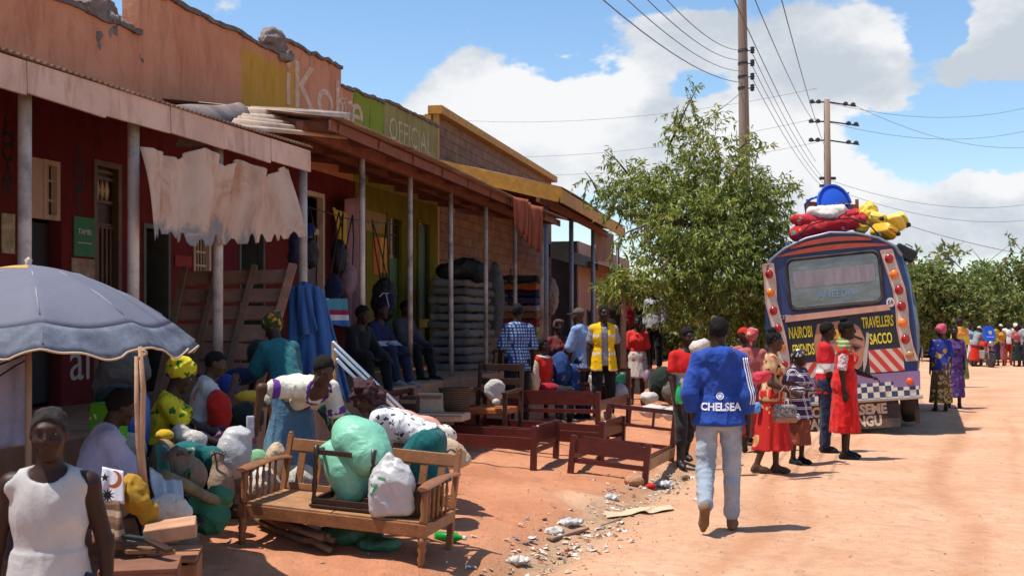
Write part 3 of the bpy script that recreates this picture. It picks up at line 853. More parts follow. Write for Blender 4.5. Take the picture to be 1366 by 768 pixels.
   g.obj(nm, m, body, amp, o.get('freq', 10), seed + i, True, stretch=(.9, .9, 1.2))
  elif kind in ('shoes', 'boots'):
   for q in o.get('sides', 'RL'):
    g = Field(k.an[q] - .36 * s, k.an[q] + .42 * s, min(h, .013)); foot_prims(g, k, q, .005)
    if kind == 'boots': g.rc(k.an[q], k.an[q] + (k.kn[q] - k.an[q]) * o.get('tall', .75), .048 * s, .062 * s, .02)
    g.obj(nm, m, body, 0)
  elif kind == 'collar':
   g = Field(k.nb - .3 * s, k.nb + .3 * s, min(h, .012)); n = o.get('r', .078) * s
   g.rc(k.nb + k.Rc[:, 1] * .0, k.nb + k.Rc[:, 1] * .01, .01, .01, 0)
   g = Field(k.nb - .3 * s, k.nb + .3 * s, min(h, .012))
   pts = []
   for a in np.linspace(0, 2 * PI, 15):
    pts.append(k.nb + k.Rc[:, 0] * n * 1.05 * math.cos(a) + k.Rc[:, 1] * (n * .95 * math.sin(a) + .02 * s) + k.Rc[:, 2] * (.012 - o.get('drop', .02) * max(0, math.sin(a))) * s)
   for a, b in zip(pts[:-1], pts[1:]): g.rc(a, b, o.get('w', .016) * s, o.get('w', .016) * s, .01)
   g.obj(nm, m, body, o.get('amp', .002), 20, seed)
  elif kind == 'shawl':
   g = Field(k.lo - .1, k.hi + .1, h); dr = o.get('drop', .16)
   for q in 'RL':
    g.rc(k.nb, k.sh[q], .075 * s, .068 * s, .04); g.rc(k.sh[q], k.sh[q] + (k.el[q] - k.sh[q]) * o.get('arm', .3), .066 * s, .07 * s, .04)
   g.ell(k.chest + k.Rc[:, 2] * .06 * s, (.175 * s, .13 * s, dr * s), k.Rc, .04)
   g.ell(k.nb + k.Rc[:, 2] * .02 * s, (.085 * s, .085 * s, .05 * s), k.Rc, .03)
   g.ell(k.nb + k.Rc[:, 2] * .05 * s + k.Rc[:, 1] * .03 * s, (.062 * s, .065 * s, .07 * s), k.Rc, .01, 'sub')
   g.obj(nm, m, body, o.get('amp', .012), 9, seed + i, True)
  elif kind == 'cuffs':
   fr = o.get('at', .75)
   for q in 'RL':
    g = Field(k.sh[q] - .5 * s, k.sh[q] + .5 * s, min(h, .012)); d = k.el[q] - k.sh[q]
    c = k.sh[q] + d * fr; g.rc(c - nz_(d) * .012, c + nz_(d) * .022, o.get('r', .066) * s, o.get('r', .066) * s, 0)
    g.cut(c + nz_(d) * .03, nz_(d)); g.cut(c - nz_(d) * .03, -nz_(d)); g.obj('cuff', m, body, 0)
 body['_h'] = 0; del body['_h']
 return body, k

def local(body, k_point):
 return Vector(k_point)
def world(body, p):
 return Matrix.Translation(body.location) @ body.rotation_euler.to_matrix().to_4x4() @ Vector(p)
# ------------------------------------------------------------------ soft goods
def lump(name, label, cat, prims, m, h=.02, amp=.015, freq=6, seed=1, group=None, ridge=True, k=.04, parent=None):
 """sack, bag or bundle: prims are ('e', centre, radii[, yaw]) , ('c', a, b, ra, rb), ('b', centre, half, rad[, yaw])"""
 pts = []
 for p in prims:
  if p[0] == 'e': pts += [np.array(p[1]) - max(p[2]), np.array(p[1]) + max(p[2])]
  elif p[0] == 'c': r = max(p[3], p[4]); pts += [np.array(p[1]) - r, np.array(p[1]) + r, np.array(p[2]) - r, np.array(p[2]) + r]
  else: r = np.linalg.norm(p[2]); pts += [np.array(p[1]) - r, np.array(p[1]) + r]
 pts = np.array(pts, float); base = np.array([(pts[:, 0].min() + pts[:, 0].max()) / 2, (pts[:, 1].min() + pts[:, 1].max()) / 2, pts[:, 2].min()])
 f = Field(pts.min(0) - base - .04, pts.max(0) - base + .04, h)
 for p in prims:
  if p[0] == 'e': f.ell(np.array(p[1]) - base, p[2], np.array(p[3] if len(p) > 3 and not isinstance(p[3], (int, float)) else Matrix.Rotation(R(p[3] if len(p) > 3 else 0), 3, 'Z')), k)
  elif p[0] == 'c': f.rc(np.array(p[1]) - base, np.array(p[2]) - base, p[3], p[4], k)
  else: f.rbox(np.array(p[1]) - base, p[2], p[3], np.array(p[4] if len(p) > 4 and not isinstance(p[4], (int, float)) else Matrix.Rotation(R(p[4] if len(p) > 4 else 0), 3, 'Z')), k)
 o = f.obj(name, m, parent, amp, freq, seed, ridge, loc=tuple(base) if parent is None else tuple(base))
 return tag(o, label, cat, group)

def wavy_sheet(name, label, cat, corners, m, sag=.1, fold=.05, nf=6, nu=36, nv=24, thick=.004, group=None, hem=None, seed=0, drape=0.0):
 """hanging cloth between four corners (top left, top right, bottom right, bottom left)"""
 tl, tr, br, bl = [Vector(c) for c in corners]
 nrm = (tr - tl).cross(bl - tl).normalized()
 rs = random.Random(seed); ph = [rs.uniform(0, 6) for _ in range(6)]
 base = (bl + br) / 2
 def fn(u, v):
  p = (tl.lerp(tr, u)).lerp(bl.lerp(br, u), v)
  w = .25 + .75 * v
  d = fold * w * (math.sin(u * nf * 6.28 + ph[0] + .8 * math.sin(3 * v + ph[1])) + .5 * math.sin(u * nf * 11.3 + ph[2] + 2 * v) + .3 * math.sin(u * 4 + v * 5 + ph[3]))
  dn = -sag * (math.sin(PI * u) if sag else 0) * (1 - .4 * v)
  if hem: dn += v ** 6 * hem * (math.sin(u * 37 + ph[4]) + math.sin(u * 61 + ph[5]))
  return p + nrm * d + Vector((0, 0, dn)) - base
 mb = MB(); mb.s = True; mb.grid(fn, nu, nv, thick)
 o = mb.build(name, m, None, fix=False, loc=base)
 return tag(o, label, cat, group)

WOODRED = wood('varnished_mahogany', (.088, .015, .011), .34)
WOODBR = wood('varnished_brown_timber', (.26, .105, .040), .42)
WOODDK = wood('dark_stained_timber', (.045, .020, .012), .35)
WOODRAW = wood('raw_planed_timber', (.42, .25, .13), .8)
WOODOLD = wood('weathered_timber', (.16, .085, .045), .85)

# ------------------------------------------------------------------ furniture for sale
def obj_axes(o, origin, xa, ya):
 xa = Vector(xa).normalized(); ya = Vector(ya); ya = (ya - xa * ya.dot(xa)).normalized(); za = xa.cross(ya)
 M4 = Matrix((xa, ya, za)).transposed().to_4x4(); M4.translation = Vector(origin); o.matrix_world = M4

def turned_leg(mb, x, y, z0, z1, r):
 n = 9
 prof = [(r * .75, z0), (r * .6, z0 + .02), (r * .95, z0 + .05), (r * .65, z0 + .08), (r, z0 + (z1 - z0) * .6), (r * .7, z0 + (z1 - z0) * .72), (r * 1.05, z0 + (z1 - z0) * .8), (r, z1)]
 mb.s = True; mb.lathe(prof, (x, y, 0), 12); mb.s = False

def sofa():
 Wd, Dp, SH = 1.40, .66, .29
 o = empty('sofa_frame', label='varnished brown wooden sofa frame without cushions, standing tilted on the red earth', cat='sofa')
 mb = MB(); mb.box((Wd / 2, .03, SH - .045), (Wd - .06, .035, .09), bev=.006); mb.build('seat_rail', WOODBR, o)
 for x in (.02, Wd - .02):
  mb = MB(); mb.box((x, Dp / 2, SH - .045), (.035, Dp - .05, .08), bev=.006); mb.build('seat_rail', WOODBR, o)
 mb = MB(); mb.box((Wd / 2, Dp - .03, SH - .045), (Wd - .06, .035, .08), bev=.006); mb.build('seat_rail', WOODBR, o)
 for i in range(2):
  mb = MB(); mb.box((.04 + (Wd - .08) * (.25 + .5 * i), Dp / 2, SH + .006), ((Wd - .10) / 2, Dp - .06, .014), bev=.003); mb.build('seat_board', wood('worn_plywood_seat', (.36, .18, .08), .55), o)
 for x in (.03, Wd - .03):
  mb = MB(); turned_leg(mb, x, .03, 0, SH - .09, .032); mb.box((x, .03, SH - .045), (.062, .062, .092), bev=.005)
  mb.s = True; mb.lathe([(.026, SH), (.030, SH + .03), (.020, SH + .06), (.028, SH + .13), (.022, SH + .19), (.030, SH + .23)], (x, .03, 0), 12); mb.build('front_leg', WOODBR, o)
  mb = MB(); mb.bar((x, Dp - .03, 0), (x, Dp - .01, SH), .045, .045, (0, 1, 0), .004); mb.bar((x, Dp - .01, SH), (x, Dp + .085, .70), .040, .048, (0, 1, 0), .004)
  mb.bar((x, Dp + .083, .69), (x, Dp + .088, .725), .036, .05, (0, 1, 0), .012); mb.build('back_post', WOODBR, o)
  mb = MB()
  def arm(u, v, x=x):
   y = -.03 + u * (Dp + .07); w = .04 * (1 + .35 * math.sin(PI * min(1, u * 1.6))); a = v * 2 * PI
   return Vector((x + w * math.cos(a), y, SH + .245 + .014 * math.sin(a) + .02 * math.sin(u * 3.0)))
  mb.s = True; mb.grid(arm, 14, 12); mb._add([arm(0, j / 12) for j in range(12)], [list(range(12))]); mb._add([arm(1, j / 12) for j in range(12)], [list(range(12))]); mb.build('armrest', WOODBR, o)
  for i in range(5):
   mb = MB(); y = .12 + i * .095; mb.s = True
   mb.lathe([(.011, SH), (.009, SH + .04), (.015, SH + .09), (.010, SH + .125), (.015, SH + .16), (.009, SH + .2), (.011, SH + .245)], (x, y, 0), 8); mb.build('spindle', WOODBR, o)
 def back(z): return Dp - .01 + (z - SH) / .41 * .095
 mb = MB(); mb.bar((.04, back(.63), .63), (Wd - .04, back(.63), .63), .03, .095, (0, .23, 1), .006); mb.build('top_rail', WOODBR, o)
 mb = MB(); mb.bar((.04, back(.33), .33), (Wd - .04, back(.33), .33), .03, .05, (0, .23, 1), .005); mb.build('back_rail', WOODBR, o)
 n = 9
 for i in range(n):
  x = .04 + (Wd - .08) * (i + .75) / (n + .5); mb = MB(); mb.bar((x, back(.34), .34), (x, back(.60), .60), .055, .018, (0, 1, 0), .003); mb.build('back_slat', WOODBR, o)
 fr, fl = foot(565, 758), foot(314, 726)
 fl = fr + (fl - fr).normalized() * Wd
 xa = (fr - fl); ya = Vector((.235, .97, .02))
 obj_axes(o, fl, xa, ya)
 return o
SOFA = sofa()

def stool_frame():
 """dark wooden table frame lying among the bags on the sofa"""
 o = empty('stool_frame', label='small black wooden table frame lying on the sofa seat between the mint bags', cat='table')
 w, d, hh = .42, .36, .42
 lg = []
 for x in (0, w):
  for y in (0, d):
   mb = MB(); mb.s = True
   mb.lathe([(.014, 0), (.019, .03), (.013, .08), (.021, .14), (.014, .2), (.02, .26), (.014, .31), (.02, .34), (.02, hh)], (x, y, 0), 10); mb.build('leg', WOODDK, o)
 for a, b in (((0, 0), (w, 0)), ((0, d), (w, d)), ((0, 0), (0, d)), ((w, 0), (w, d))):
  for z in (.03, hh - .05):
   mb = MB(); mb.bar((a[0], a[1], z), (b[0], b[1], z), .022, .035, bev=.003); mb.build('rail', WOODDK, o)
 mb = MB(); mb.box((w / 2, d / 2, -.004), (w + .05, d + .05, .02), bev=.004); mb.build('tabletop', WOODDK, o)
 M4 = SOFA.matrix_world @ Matrix.Translation((.53, .10, .325)) @ Matrix.Rotation(R(3), 4, 'Z')
 o.matrix_world = M4
 o2 = empty('wooden_box', label='dark brown open wooden box behind the white plastic bag on the sofa', cat='box')
 mb = MB(); mb.box((0, 0, .01), (.36, .30, .018)); mb.build('base_board', WOODDK, o2)
 for c, s in (((0, -.15, .09), (.36, .016, .18)), ((0, .15, .09), (.36, .016, .18)), ((-.18, 0, .09), (.016, .28, .18)), ((.18, 0, .09), (.016, .28, .18))):
  mb = MB(); mb.box(c, s, bev=.002); mb.build('side_board', WOODDK, o2)
 o2.matrix_world = SOFA.matrix_world @ Matrix.Translation((1.16, .30, .306))
stool_frame()

def bed(fr_corner, xdir, ydir, Wd, Ln, label, hb=.74, fb=.46, group='dark red bed frames for sale', rails=True, head=True, slats=False, railm=None):
 """front right foot corner, direction across (right) and along (towards the headboard)"""
 o = empty('bed', label=label, cat='bed', group=group)
 pw = .065
 P = lambda x, y, z: Vector((x - Wd, y, z))
 for x in (pw / 2, Wd - pw / 2):
  mb = MB(); mb.box(P(x, pw / 2, fb / 2 - .03), (pw, pw, fb + .06), bev=.006); mb.build('leg', WOODRED, o)
  mb = MB(); mb.box(P(x, Ln - pw / 2, hb / 2 - .03), (pw, pw, hb + .06), bev=.006); mb.build('leg', WOODRED, o)
 # footboard: shaped panel and lower rail
 mb = MB()
 poly = [(pw, fb - .19), (Wd - pw, fb - .19), (Wd - pw, fb - .045), (Wd - pw - .05, fb - .035), (Wd - pw - .08, fb + .0), (pw + .08, fb + .0), (pw + .05, fb - .035), (pw, fb - .045)]
 mb.prism(poly, lambda p, q: P(p, .018, q), lambda p, q: P(p, .045, q)); mb.build('footboard', WOODRED, o)
 mb = MB(); mb.bar(P(pw, .032, fb - .27), P(Wd - pw, .032, fb - .27), .028, .055, bev=.004); mb.build('foot_rail', WOODRED, o)
 for z, hgt in ((hb - .03, .055), (hb - .24, .035), (hb - .46, .05)):
  mb = MB(); mb.bar(P(pw, Ln - .032, z), P(Wd - pw, Ln - .032, z), .028, hgt, bev=.004); mb.build('head_rail', WOODRED, o)
 for i in (1, 2):
  mb = MB(); mb.bar(P(Wd * i / 3, Ln - .032, hb - .24), P(Wd * i / 3, Ln - .032, hb - .05), .03, .03, (0, 1, 0), .003); mb.build('spindle', WOODRED, o)
 if head:
  mb = MB(); mb.box(P(Wd / 2, Ln - .03, hb - .35), (Wd - 2 * pw, .02, .17), bev=.003); mb.build('headboard', WOODRED, o)
 for x in (pw / 2 + .005, Wd - pw / 2 - .005):
  mb = MB(); mb.bar(P(x, pw, fb - .20), P(x, Ln - pw, fb - .20), .028, .135, bev=.004); mb.build('side_rail', railm or WOODRED, o)
 if slats:
  for i in range(9):
   mb = MB(); y = .12 + i * (Ln - .24) / 8; mb.box(P(Wd / 2, y, fb - .205), (Wd - .07, .07, .018), bev=.002); mb.build('slat', WOODRAW, o)
 obj_axes(o, fr_corner, xdir, ydir)
 return o

def at_dist(v, n): return Vector(v) * n
xd, yd = Vector((.955, -.275, -.09)), Vector((.285, .955, -.03))
BEDS = []
BEDS.append(bed(foot(863, 650), xd, yd, .88, 1.92, 'nearest dark red bed frame, standing across the gutter with pale unpainted inner rails', railm=None, head=False))
# bed lying crosswise in the shade: long side to the street
BEDS.append(bed(foot(746, 612), (.30, .95, 0), (-.95, .28, .03), .98, 1.9, 'dark red bed with its long side rail facing the viewer, half in the roof shadow', head=True))
BEDS.append(bed(foot(834, 604), (.36, .93, 0), (-.95, .27, .03), .95, 1.9, 'dark red bed frame just behind the nearest bed, long rails catching the sun', head=True))
BEDS.append(bed(G(800, 16.2), (.9, -.3, 0), (.30, .95, .0), 1.35, 1.9, 'dark red bed with a broad panel, farthest of the beds, before the yellow vest', hb=.85, fb=.60, head=True))
# rough pale inside of the nearest bed's right rail
mb = MB(); mb.bar((-.0015, .07, .235), (-.0015, 1.84, .235), .003, .12); mb.build('rail_facing', WOODRAW, BEDS[0])
# ------------------------------------------------------------------ the row of shops
class Row:
 """frame along the street: L metres left of the vanishing line, u metres along it"""
 def __init__(s, vp): s.vp = vp; s.b = math.atan((vp - CX) / F); s.c = math.cos(s.b); s.s = math.sin(s.b)
 def Y(s, px, Ld): return F * Ld / (s.c * (s.vp - px))
 def u(s, px, Ld): return (s.Y(px, Ld) - Ld * s.s) / s.c
 def z(s, px, py, Ld): return EYE - (py - HY) / F * s.Y(px, Ld)
 def world(s, Ld, u, z): return Vector((u * s.s - Ld * s.c, u * s.c + Ld * s.s, z))
 def thing(s, name, Ld, u, label, cat, z=0.0, group=None):
  o = empty(name, s.world(Ld, u, z), (0, 0, -s.b), label, cat, group); o['o'] = (-Ld, u, z); return o
A = Row(1115); C3 = Row(1055)
def put(mb, name, m, parent, **kw):
 return mb.build(name, m, parent, origin=tuple(parent['o']), **kw)
FL = .85

def plaster(name, a, b_, stain, patches=(), rough=.93):
 """weathered painted plaster: two tones, vertical rain streaks, painted patches = (umin,umax,zmin,zmax,colour)"""
 m = bpy.data.materials.new(name); t = NT(m)
 v = t.coord('Object'); vs = t.coord('Object', (1, 1.1, .30)); s = t.sep(v)
 n = t.noise(v, 1.1, 6, .65); n2 = t.noise(vs, 3.6, 7, .72, .5); n3 = t.noise(v, 14, 5, .7)
 c = t.mix(t.ramp(n, [(.35, 0), (.65, 1)]), a, b_)
 for (u0, u1, z0, z1, pc) in patches:
  def edge(x, lo, hi):
   nn = t.math('MULTIPLY', t.math('SUBTRACT', n2, .5), .5)
   x2 = t.math('ADD', x, nn)
   return t.math('MULTIPLY', t.ramp(t.math('DIVIDE', t.math('SUBTRACT', x2, lo - .1), .2), [(0, 0), (1, 1)]), t.ramp(t.math('DIVIDE', t.math('SUBTRACT', hi + .1, x2), .2), [(0, 0), (1, 1)]))
  mk = t.math('MULTIPLY', edge(s[1], u0, u1), edge(s[2], z0, z1))
  mk = t.math('MULTIPLY', mk, t.ramp(n2, [(.28, .25), (.5, .95)]))
  c = t.mix(mk, c, pc)
 c = t.mix(t.ramp(n2, [(.48, 0), (.74, .7)]), c, stain)
 c = t.mix(t.ramp(n3, [(.60, 0), (.75, .35)]), c, dk(b_, 1.3))
 t.base(c); t.b.inputs['Roughness'].default_value = rough; t.b.inputs['Specular IOR Level'].default_value = .15
 t.bump(t.math('ADD', n3, n2), .4, .02)
 return m

M_TIN = mat('rusty_corrugated_tin', (.30, .20, .14), .55, .35, 3, .2, 20, metal=.35, dirt=(.16, .06, .03), dirtamt=.8)
M_TINB = mat('bare_corrugated_tin', (.56, .42, .30), .5, .3, 2.5, .15, 20, metal=.1, dirt=(.30, .16, .09), dirtamt=.6)
M_FASC = plaster('pale_dusty_fascia', (.52, .36, .28), (.64, .47, .38), (.20, .085, .05))
M_BEAM = wood('red_brown_painted_beam', (.21, .070, .038), .7, dirt=(.10, .035, .02))
M_POST = mat('scuffed_white_pipe', (.60, .49, .41), .55, .25, 3, .1, 20, metal=.1, dirt=(.10, .07, .055), dirtamt=.9)
M_POSTG = mat('grey_steel_pipe', (.30, .32, .36), .5, .25, 3, .1, 20, metal=.3, dirt=(.12, .10, .09), dirtamt=.6)
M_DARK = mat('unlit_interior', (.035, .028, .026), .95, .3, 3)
M_CONC = plaster('dusty_cement_plinth', (.34, .17, .09), (.44, .25, .15), (.16, .07, .04))
M_RED = plaster('red_painted_shop_wall', (.12, .017, .017), (.17, .028, .025), (.065, .012, .012))
M_OLIVE = plaster('olive_painted_shop_wall', (.15, .125, .012), (.20, .165, .02), (.08, .06, .01))
M_CREAM = plaster('cream_painted_board', (.52, .37, .25), (.60, .45, .33), (.25, .14, .09))
M_BRONZE = mat('brown_painted_grille', (.14, .08, .05), .5, .3, 6, metal=.2)
M_GREYDOOR = mat('grey_green_door_metal', (.10, .10, .085), .5, .3, 4, dirt=(.04, .03, .025))
M_GREEN = mat('green_painted_door', (.045, .11, .010), .55, .25, 4, .1)
M_WHITEP = mat('old_white_paint', (.72, .68, .62), .8, .2, 9, dirt=(.4, .2, .12), dirtamt=.5)
M_BLACKP = mat('black_sign_paint', (.014, .012, .014), .6, .2, 9)

def corr(mb, a, b, c, d, n, amp, seg=6, thick=.004):
 """corrugated sheet; ridges run from edge a-b to edge d-c"""
 a, b, c, d = map(Vector, (a, b, c, d)); nr = (b - a).cross(d - a).normalized()
 if nr.z < 0: nr = -nr
 def fn(u, v): return a.lerp(b, u).lerp(d.lerp(c, u), v) + nr * (amp * math.sin(u * n * 2 * PI) + .02 * math.sin(u * 7 + v * 2))
 mb.s = True; mb.grid(fn, n * seg, 3, thick); mb.s = False

def wall(row, parent, name, m, Ld, u0, u1, z0, z1, holes, th=.16):
 """straight wall with real openings (u0,u1,z0,z1), one mesh"""
 hs = sorted(holes); cur = u0; mb = MB(); o = Vector(parent['o'])
 def bx(ua, ub, za, zb):
  if ub - ua > .005 and zb - za > .005: mb.box(Vector((-Ld - th / 2, (ua + ub) / 2, (za + zb) / 2)), (th, ub - ua, zb - za))
 for (a, b, c, d) in hs:
  bx(cur, a, z0, z1); bx(a, b, z0, c); bx(a, b, d, z1); cur = b
 bx(cur, u1, z0, z1)
 return put(mb, name, m, parent)

def frame_part(parent, name, m, Ld, u0, u1, z0, z1, w=.05, d=.06):
 mb = MB()
 for (c, s) in (((-Ld, (u0 + u1) / 2, z1 - w / 2), (d, u1 - u0, w)), ((-Ld, (u0 + u1) / 2, z0 + w / 2), (d, u1 - u0, w)), ((-Ld, u0 + w / 2, (z0 + z1) / 2), (d, w, z1 - z0 - 2 * w)), ((-Ld, u1 - w / 2, (z0 + z1) / 2), (d, w, z1 - z0 - 2 * w))):
  mb.box(c, s)
 return put(mb, name, m, parent)
def bars(parent, name, m, Ld, u0, u1, z0, z1, nv, nh, r=.008):
 mb = MB()
 for i in range(nv):
  u = u0 + (u1 - u0) * (i + 1) / (nv + 1); mb.box((-Ld, u, (z0 + z1) / 2), (r * 2, r * 2, z1 - z0))
 for i in range(nh):
  z = z0 + (z1 - z0) * (i + 1) / (nh + 1); mb.box((-Ld + r * 2, (u0 + u1) / 2, z), (r * 2, u1 - u0, r * 3))
 return put(mb, name, m, parent)
def TX(row, parent, Ld, u, z, vertical=False):
 """matrix that stands letters on a wall facing the street"""
 o = Vector(parent['o']); M3 = Matrix(((0, 0, 1), (1, 0, 0), (0, 1, 0))); M4 = M3.to_4x4(); M4.translation = Vector((-Ld, u, z)) - o; return M4

# ---------------- shop 1: orange parapet, red wall
WL = 7.5
U = lambda px: A.u(px, WL); Zr = lambda px, py: A.z(px, py, WL)
uS, uM, uE = 3.2, U(186), U(474)
s1 = A.thing('shop_building', WL, (uS + uE) / 2, 'long shop with a crumbling orange plaster parapet and a dark red wall of doorways', 'shop building', FL)
def ragged(parent, name, m, Ld, u0, u1, zb, ztop, th=.20, rough=.05, seed=0, capm=None):
 """parapet with an uneven broken top edge"""
 rs = random.Random(seed); n = max(3, int((u1 - u0) / .14)); poly = [(u1, zb), (u0, zb)]
 for i in range(n + 1):
  u = u0 + (u1 - u0) * i / n; z = ztop(u) if callable(ztop) else ztop
  poly.append((u, z + rs.uniform(-rough, rough * .6)))
 mb = MB(); mb.prism(poly, lambda p, q: (-Ld, p, q), lambda p, q: (-Ld - th, p, q)); put(mb, name, m, parent)
 if capm:
  mb = MB()
  for (p, q), (p2, q2) in zip(poly[2:-1], poly[3:]):
   mb.bar((-Ld - th / 2 + .01, p, q + .012), (-Ld - th / 2 + .01, p2, q2 + .012), th + .05 + rs.uniform(-.02, .03), .035 + rs.uniform(0, .03))
  put(mb, 'coping', capm, parent)
oz = Vector(s1['o'])
yel = (.50, .27, .025)
M_ORANGE = plaster('orange_weathered_plaster', (.52, .21, .115), (.60, .285, .165), (.30, .11, .06), patches=[(U(322) - oz.y, U(400) - oz.y, 2.3, 4.45, yel)])
M_COPE = mat('weathered_dark_mortar', (.17, .13, .11), .95, .5, 8, .7, 30)
ragged(s1, 'parapet', M_ORANGE, WL, uS, uM, 3.95, 4.90, .24, .02, 1, M_COPE)
ragged(s1, 'parapet', M_ORANGE, WL, uM, U(378), 3.95, lambda u: 5.43, .22, .03, 2, M_COPE)
ragged(s1, 'parapet', M_ORANGE, WL, U(378), U(455), 3.95, 5.66, .22, .03, 3, M_COPE)
ragged(s1, 'parapet', M_ORANGE, WL, U(455), U(471), 3.95, 5.40, .22, .02, 4, M_COPE)
# broken pier and rubble where the parapet steps up
f = Field((-.55, -1.0, -.1), (.35, .35, 1.1), .035); rs = random.Random(3)
for i in range(34):
 f.rbox((rs.uniform(-.35, .10), rs.uniform(-.85, .05), rs.uniform(0, .55) * 1), (.13, .12, .09), .02, np.array(Matrix.Rotation(rs.uniform(0, 3), 3, (rs.random(), rs.random(), 1))), .02)
o = f.obj('broken_masonry', mat('grey_broken_masonry', (.22, .17, .15), .95, .55, 5, .9, 22), s1, .02, 9, 1); o.location = Vector((-WL - .18, uM + .02, 4.60)) - oz
f = Field((-.3, -.4, -.1), (.3, .4, .5), .03)
for i in range(9): f.rbox((rs.uniform(-.1, .1), rs.uniform(-.16, .1), .06 + i * .045), (.12, .13, .05), .015, np.array(Matrix.Rotation(rs.uniform(0, 3), 3, 'Z')), .01)
o = f.obj('broken_masonry', bpy.data.materials['grey_broken_masonry'], s1, .015, 9, 2); o.location = Vector((-WL - .1, U(376), 5.33)) - oz
# lower red wall
def hole(p0, p1, top, bot=None): return (U(p0), U(p1), FL if bot is None else Zr((p0 + p1) / 2, bot), Zr((p0 + p1) / 2, top))
H = [hole(38, 82, 212), hole(124, 161, 216), hole(190, 226, 300), hole(258, 281, 300, 372), hole(318, 352, 300), hole(404, 431, 256)]
wall(A, s1, 'front_wall', M_RED, WL, uS, uE, FL - .02, 3.95, H)
mb = MB()
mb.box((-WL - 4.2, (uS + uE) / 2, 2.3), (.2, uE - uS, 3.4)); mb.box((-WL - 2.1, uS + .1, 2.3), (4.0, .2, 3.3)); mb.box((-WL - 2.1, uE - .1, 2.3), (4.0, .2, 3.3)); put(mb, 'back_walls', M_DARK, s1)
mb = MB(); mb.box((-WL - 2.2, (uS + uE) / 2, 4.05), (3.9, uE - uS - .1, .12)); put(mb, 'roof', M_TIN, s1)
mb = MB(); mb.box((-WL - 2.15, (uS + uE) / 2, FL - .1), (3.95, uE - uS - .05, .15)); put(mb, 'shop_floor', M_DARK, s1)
# first doorway: cream transom board with a barred light, its darkness below painted as a black panel
u0, u1, z0, z1 = H[0]
mb = MB(); mb.box((-WL - .05, (u0 + U(62)) / 2, (Zr(60, 292) + z1) / 2), (.05, U(62) - u0, z1 - Zr(60, 292))); put(mb, 'transom_board', M_CREAM, s1)
frame_part(s1, 'transom_frame', M_CREAM, WL + .04, U(60.5), u1, Zr(60, 292), z1, .05)
bars(s1, 'transom_bars', M_CREAM, WL + .07, U(62), u1, Zr(60, 292), z1, 3, 2, .007)
mb = MB(); mb.box((-WL - .14, (u0 + u1) / 2, (FL + Zr(60, 292)) / 2), (.04, u1 - u0 - .06, Zr(60, 292) - FL - .06)); put(mb, 'door', M_BLACKP, s1)  # flat black panel standing for the dark of the open doorway
# second doorway: folding steel grille with diamonds
u0, u1, z0, z1 = H[1]
frame_part(s1, 'door_frame', M_BRONZE, WL + .03, u0, u1, FL, z1, .06, .09)
mb = MB(); mb.box((-WL - .10, (u0 + u1) / 2, (FL + z1) / 2), (.03, u1 - u0 - .12, z1 - FL - .12)); gd = put(mb, 'grille_door', mat('brown_steel_door', (.085, .05, .034), .5, .3, 5, metal=.2), s1)
gz_ = lambda py: Zr(142, py)
mb = MB()
for py in (229, 238, 269, 300, 302): mb.box((-WL - .06, (u0 + u1) / 2, gz_(py)), (.03, u1 - u0 - .12, .035))
for i in range(5): mb.box((-WL - .066, u0 + .1 + (u1 - u0 - .2) * i / 4, (FL + gz_(302)) / 2), (.022, .03, gz_(302) - FL))
put(mb, 'grille_bar', M_BRONZE, s1)
for i in range(3):
 cu = u0 + .13 + (u1 - u0 - .26) * (i + .5) / 3; cz = (gz_(238) + gz_(269)) / 2; w_, h_ = (u1 - u0 - .26) / 6.4, (gz_(240) - gz_(267)) / 2
 mb = MB(); mb.prism([(cu - w_, cz), (cu, cz - h_), (cu + w_, cz), (cu, cz + h_)], lambda p, q: (-WL - .055, p, q), lambda p, q: (-WL - .08, p, q)); put(mb, 'grille_diamond', M_CREAM, s1)
# openings under the torn cloth
for (u0, u1, z0, z1) in (H[2], H[4]):
 frame_part(s1, 'door_frame', M_GREYDOOR, WL + .03, u0, u1, FL, z1, .05, .1)
 mb = MB(); mb.box((-WL - .35, u1 - .03, (FL + z1) / 2), (.6, .04, z1 - FL - .1)); put(mb, 'door', M_GREYDOOR, s1)
u0, u1, z0, z1 = H[3]
frame_part(s1, 'window_frame', M_CREAM, WL + .02, u0, u1, z0, z1, .05); bars(s1, 'window_bars', M_CREAM, WL + .06, u0, u1, z0, z1, 5, 3, .009)
u0, u1, z0, z1 = H[5]
frame_part(s1, 'door_frame', M_CREAM, WL + .02, u0, u1, FL, z1, .07, .1)
mb = MB(); mb.box((-WL - .06, (u0 + u1) / 2, Zr(418, 308)), (.06, u1 - u0 - .1, .09)); put(mb, 'door_frame', M_CREAM, s1)
mb = MB(); mb.box((-WL - .10, (u0 + u1) / 2, (FL + Zr(418, 310)) / 2), (.03, u1 - u0 - .14, Zr(418, 310) - FL - .06)); put(mb, 'door', mat('mauve_grey_door', (.16, .12, .12), .6, .2, 4), s1)
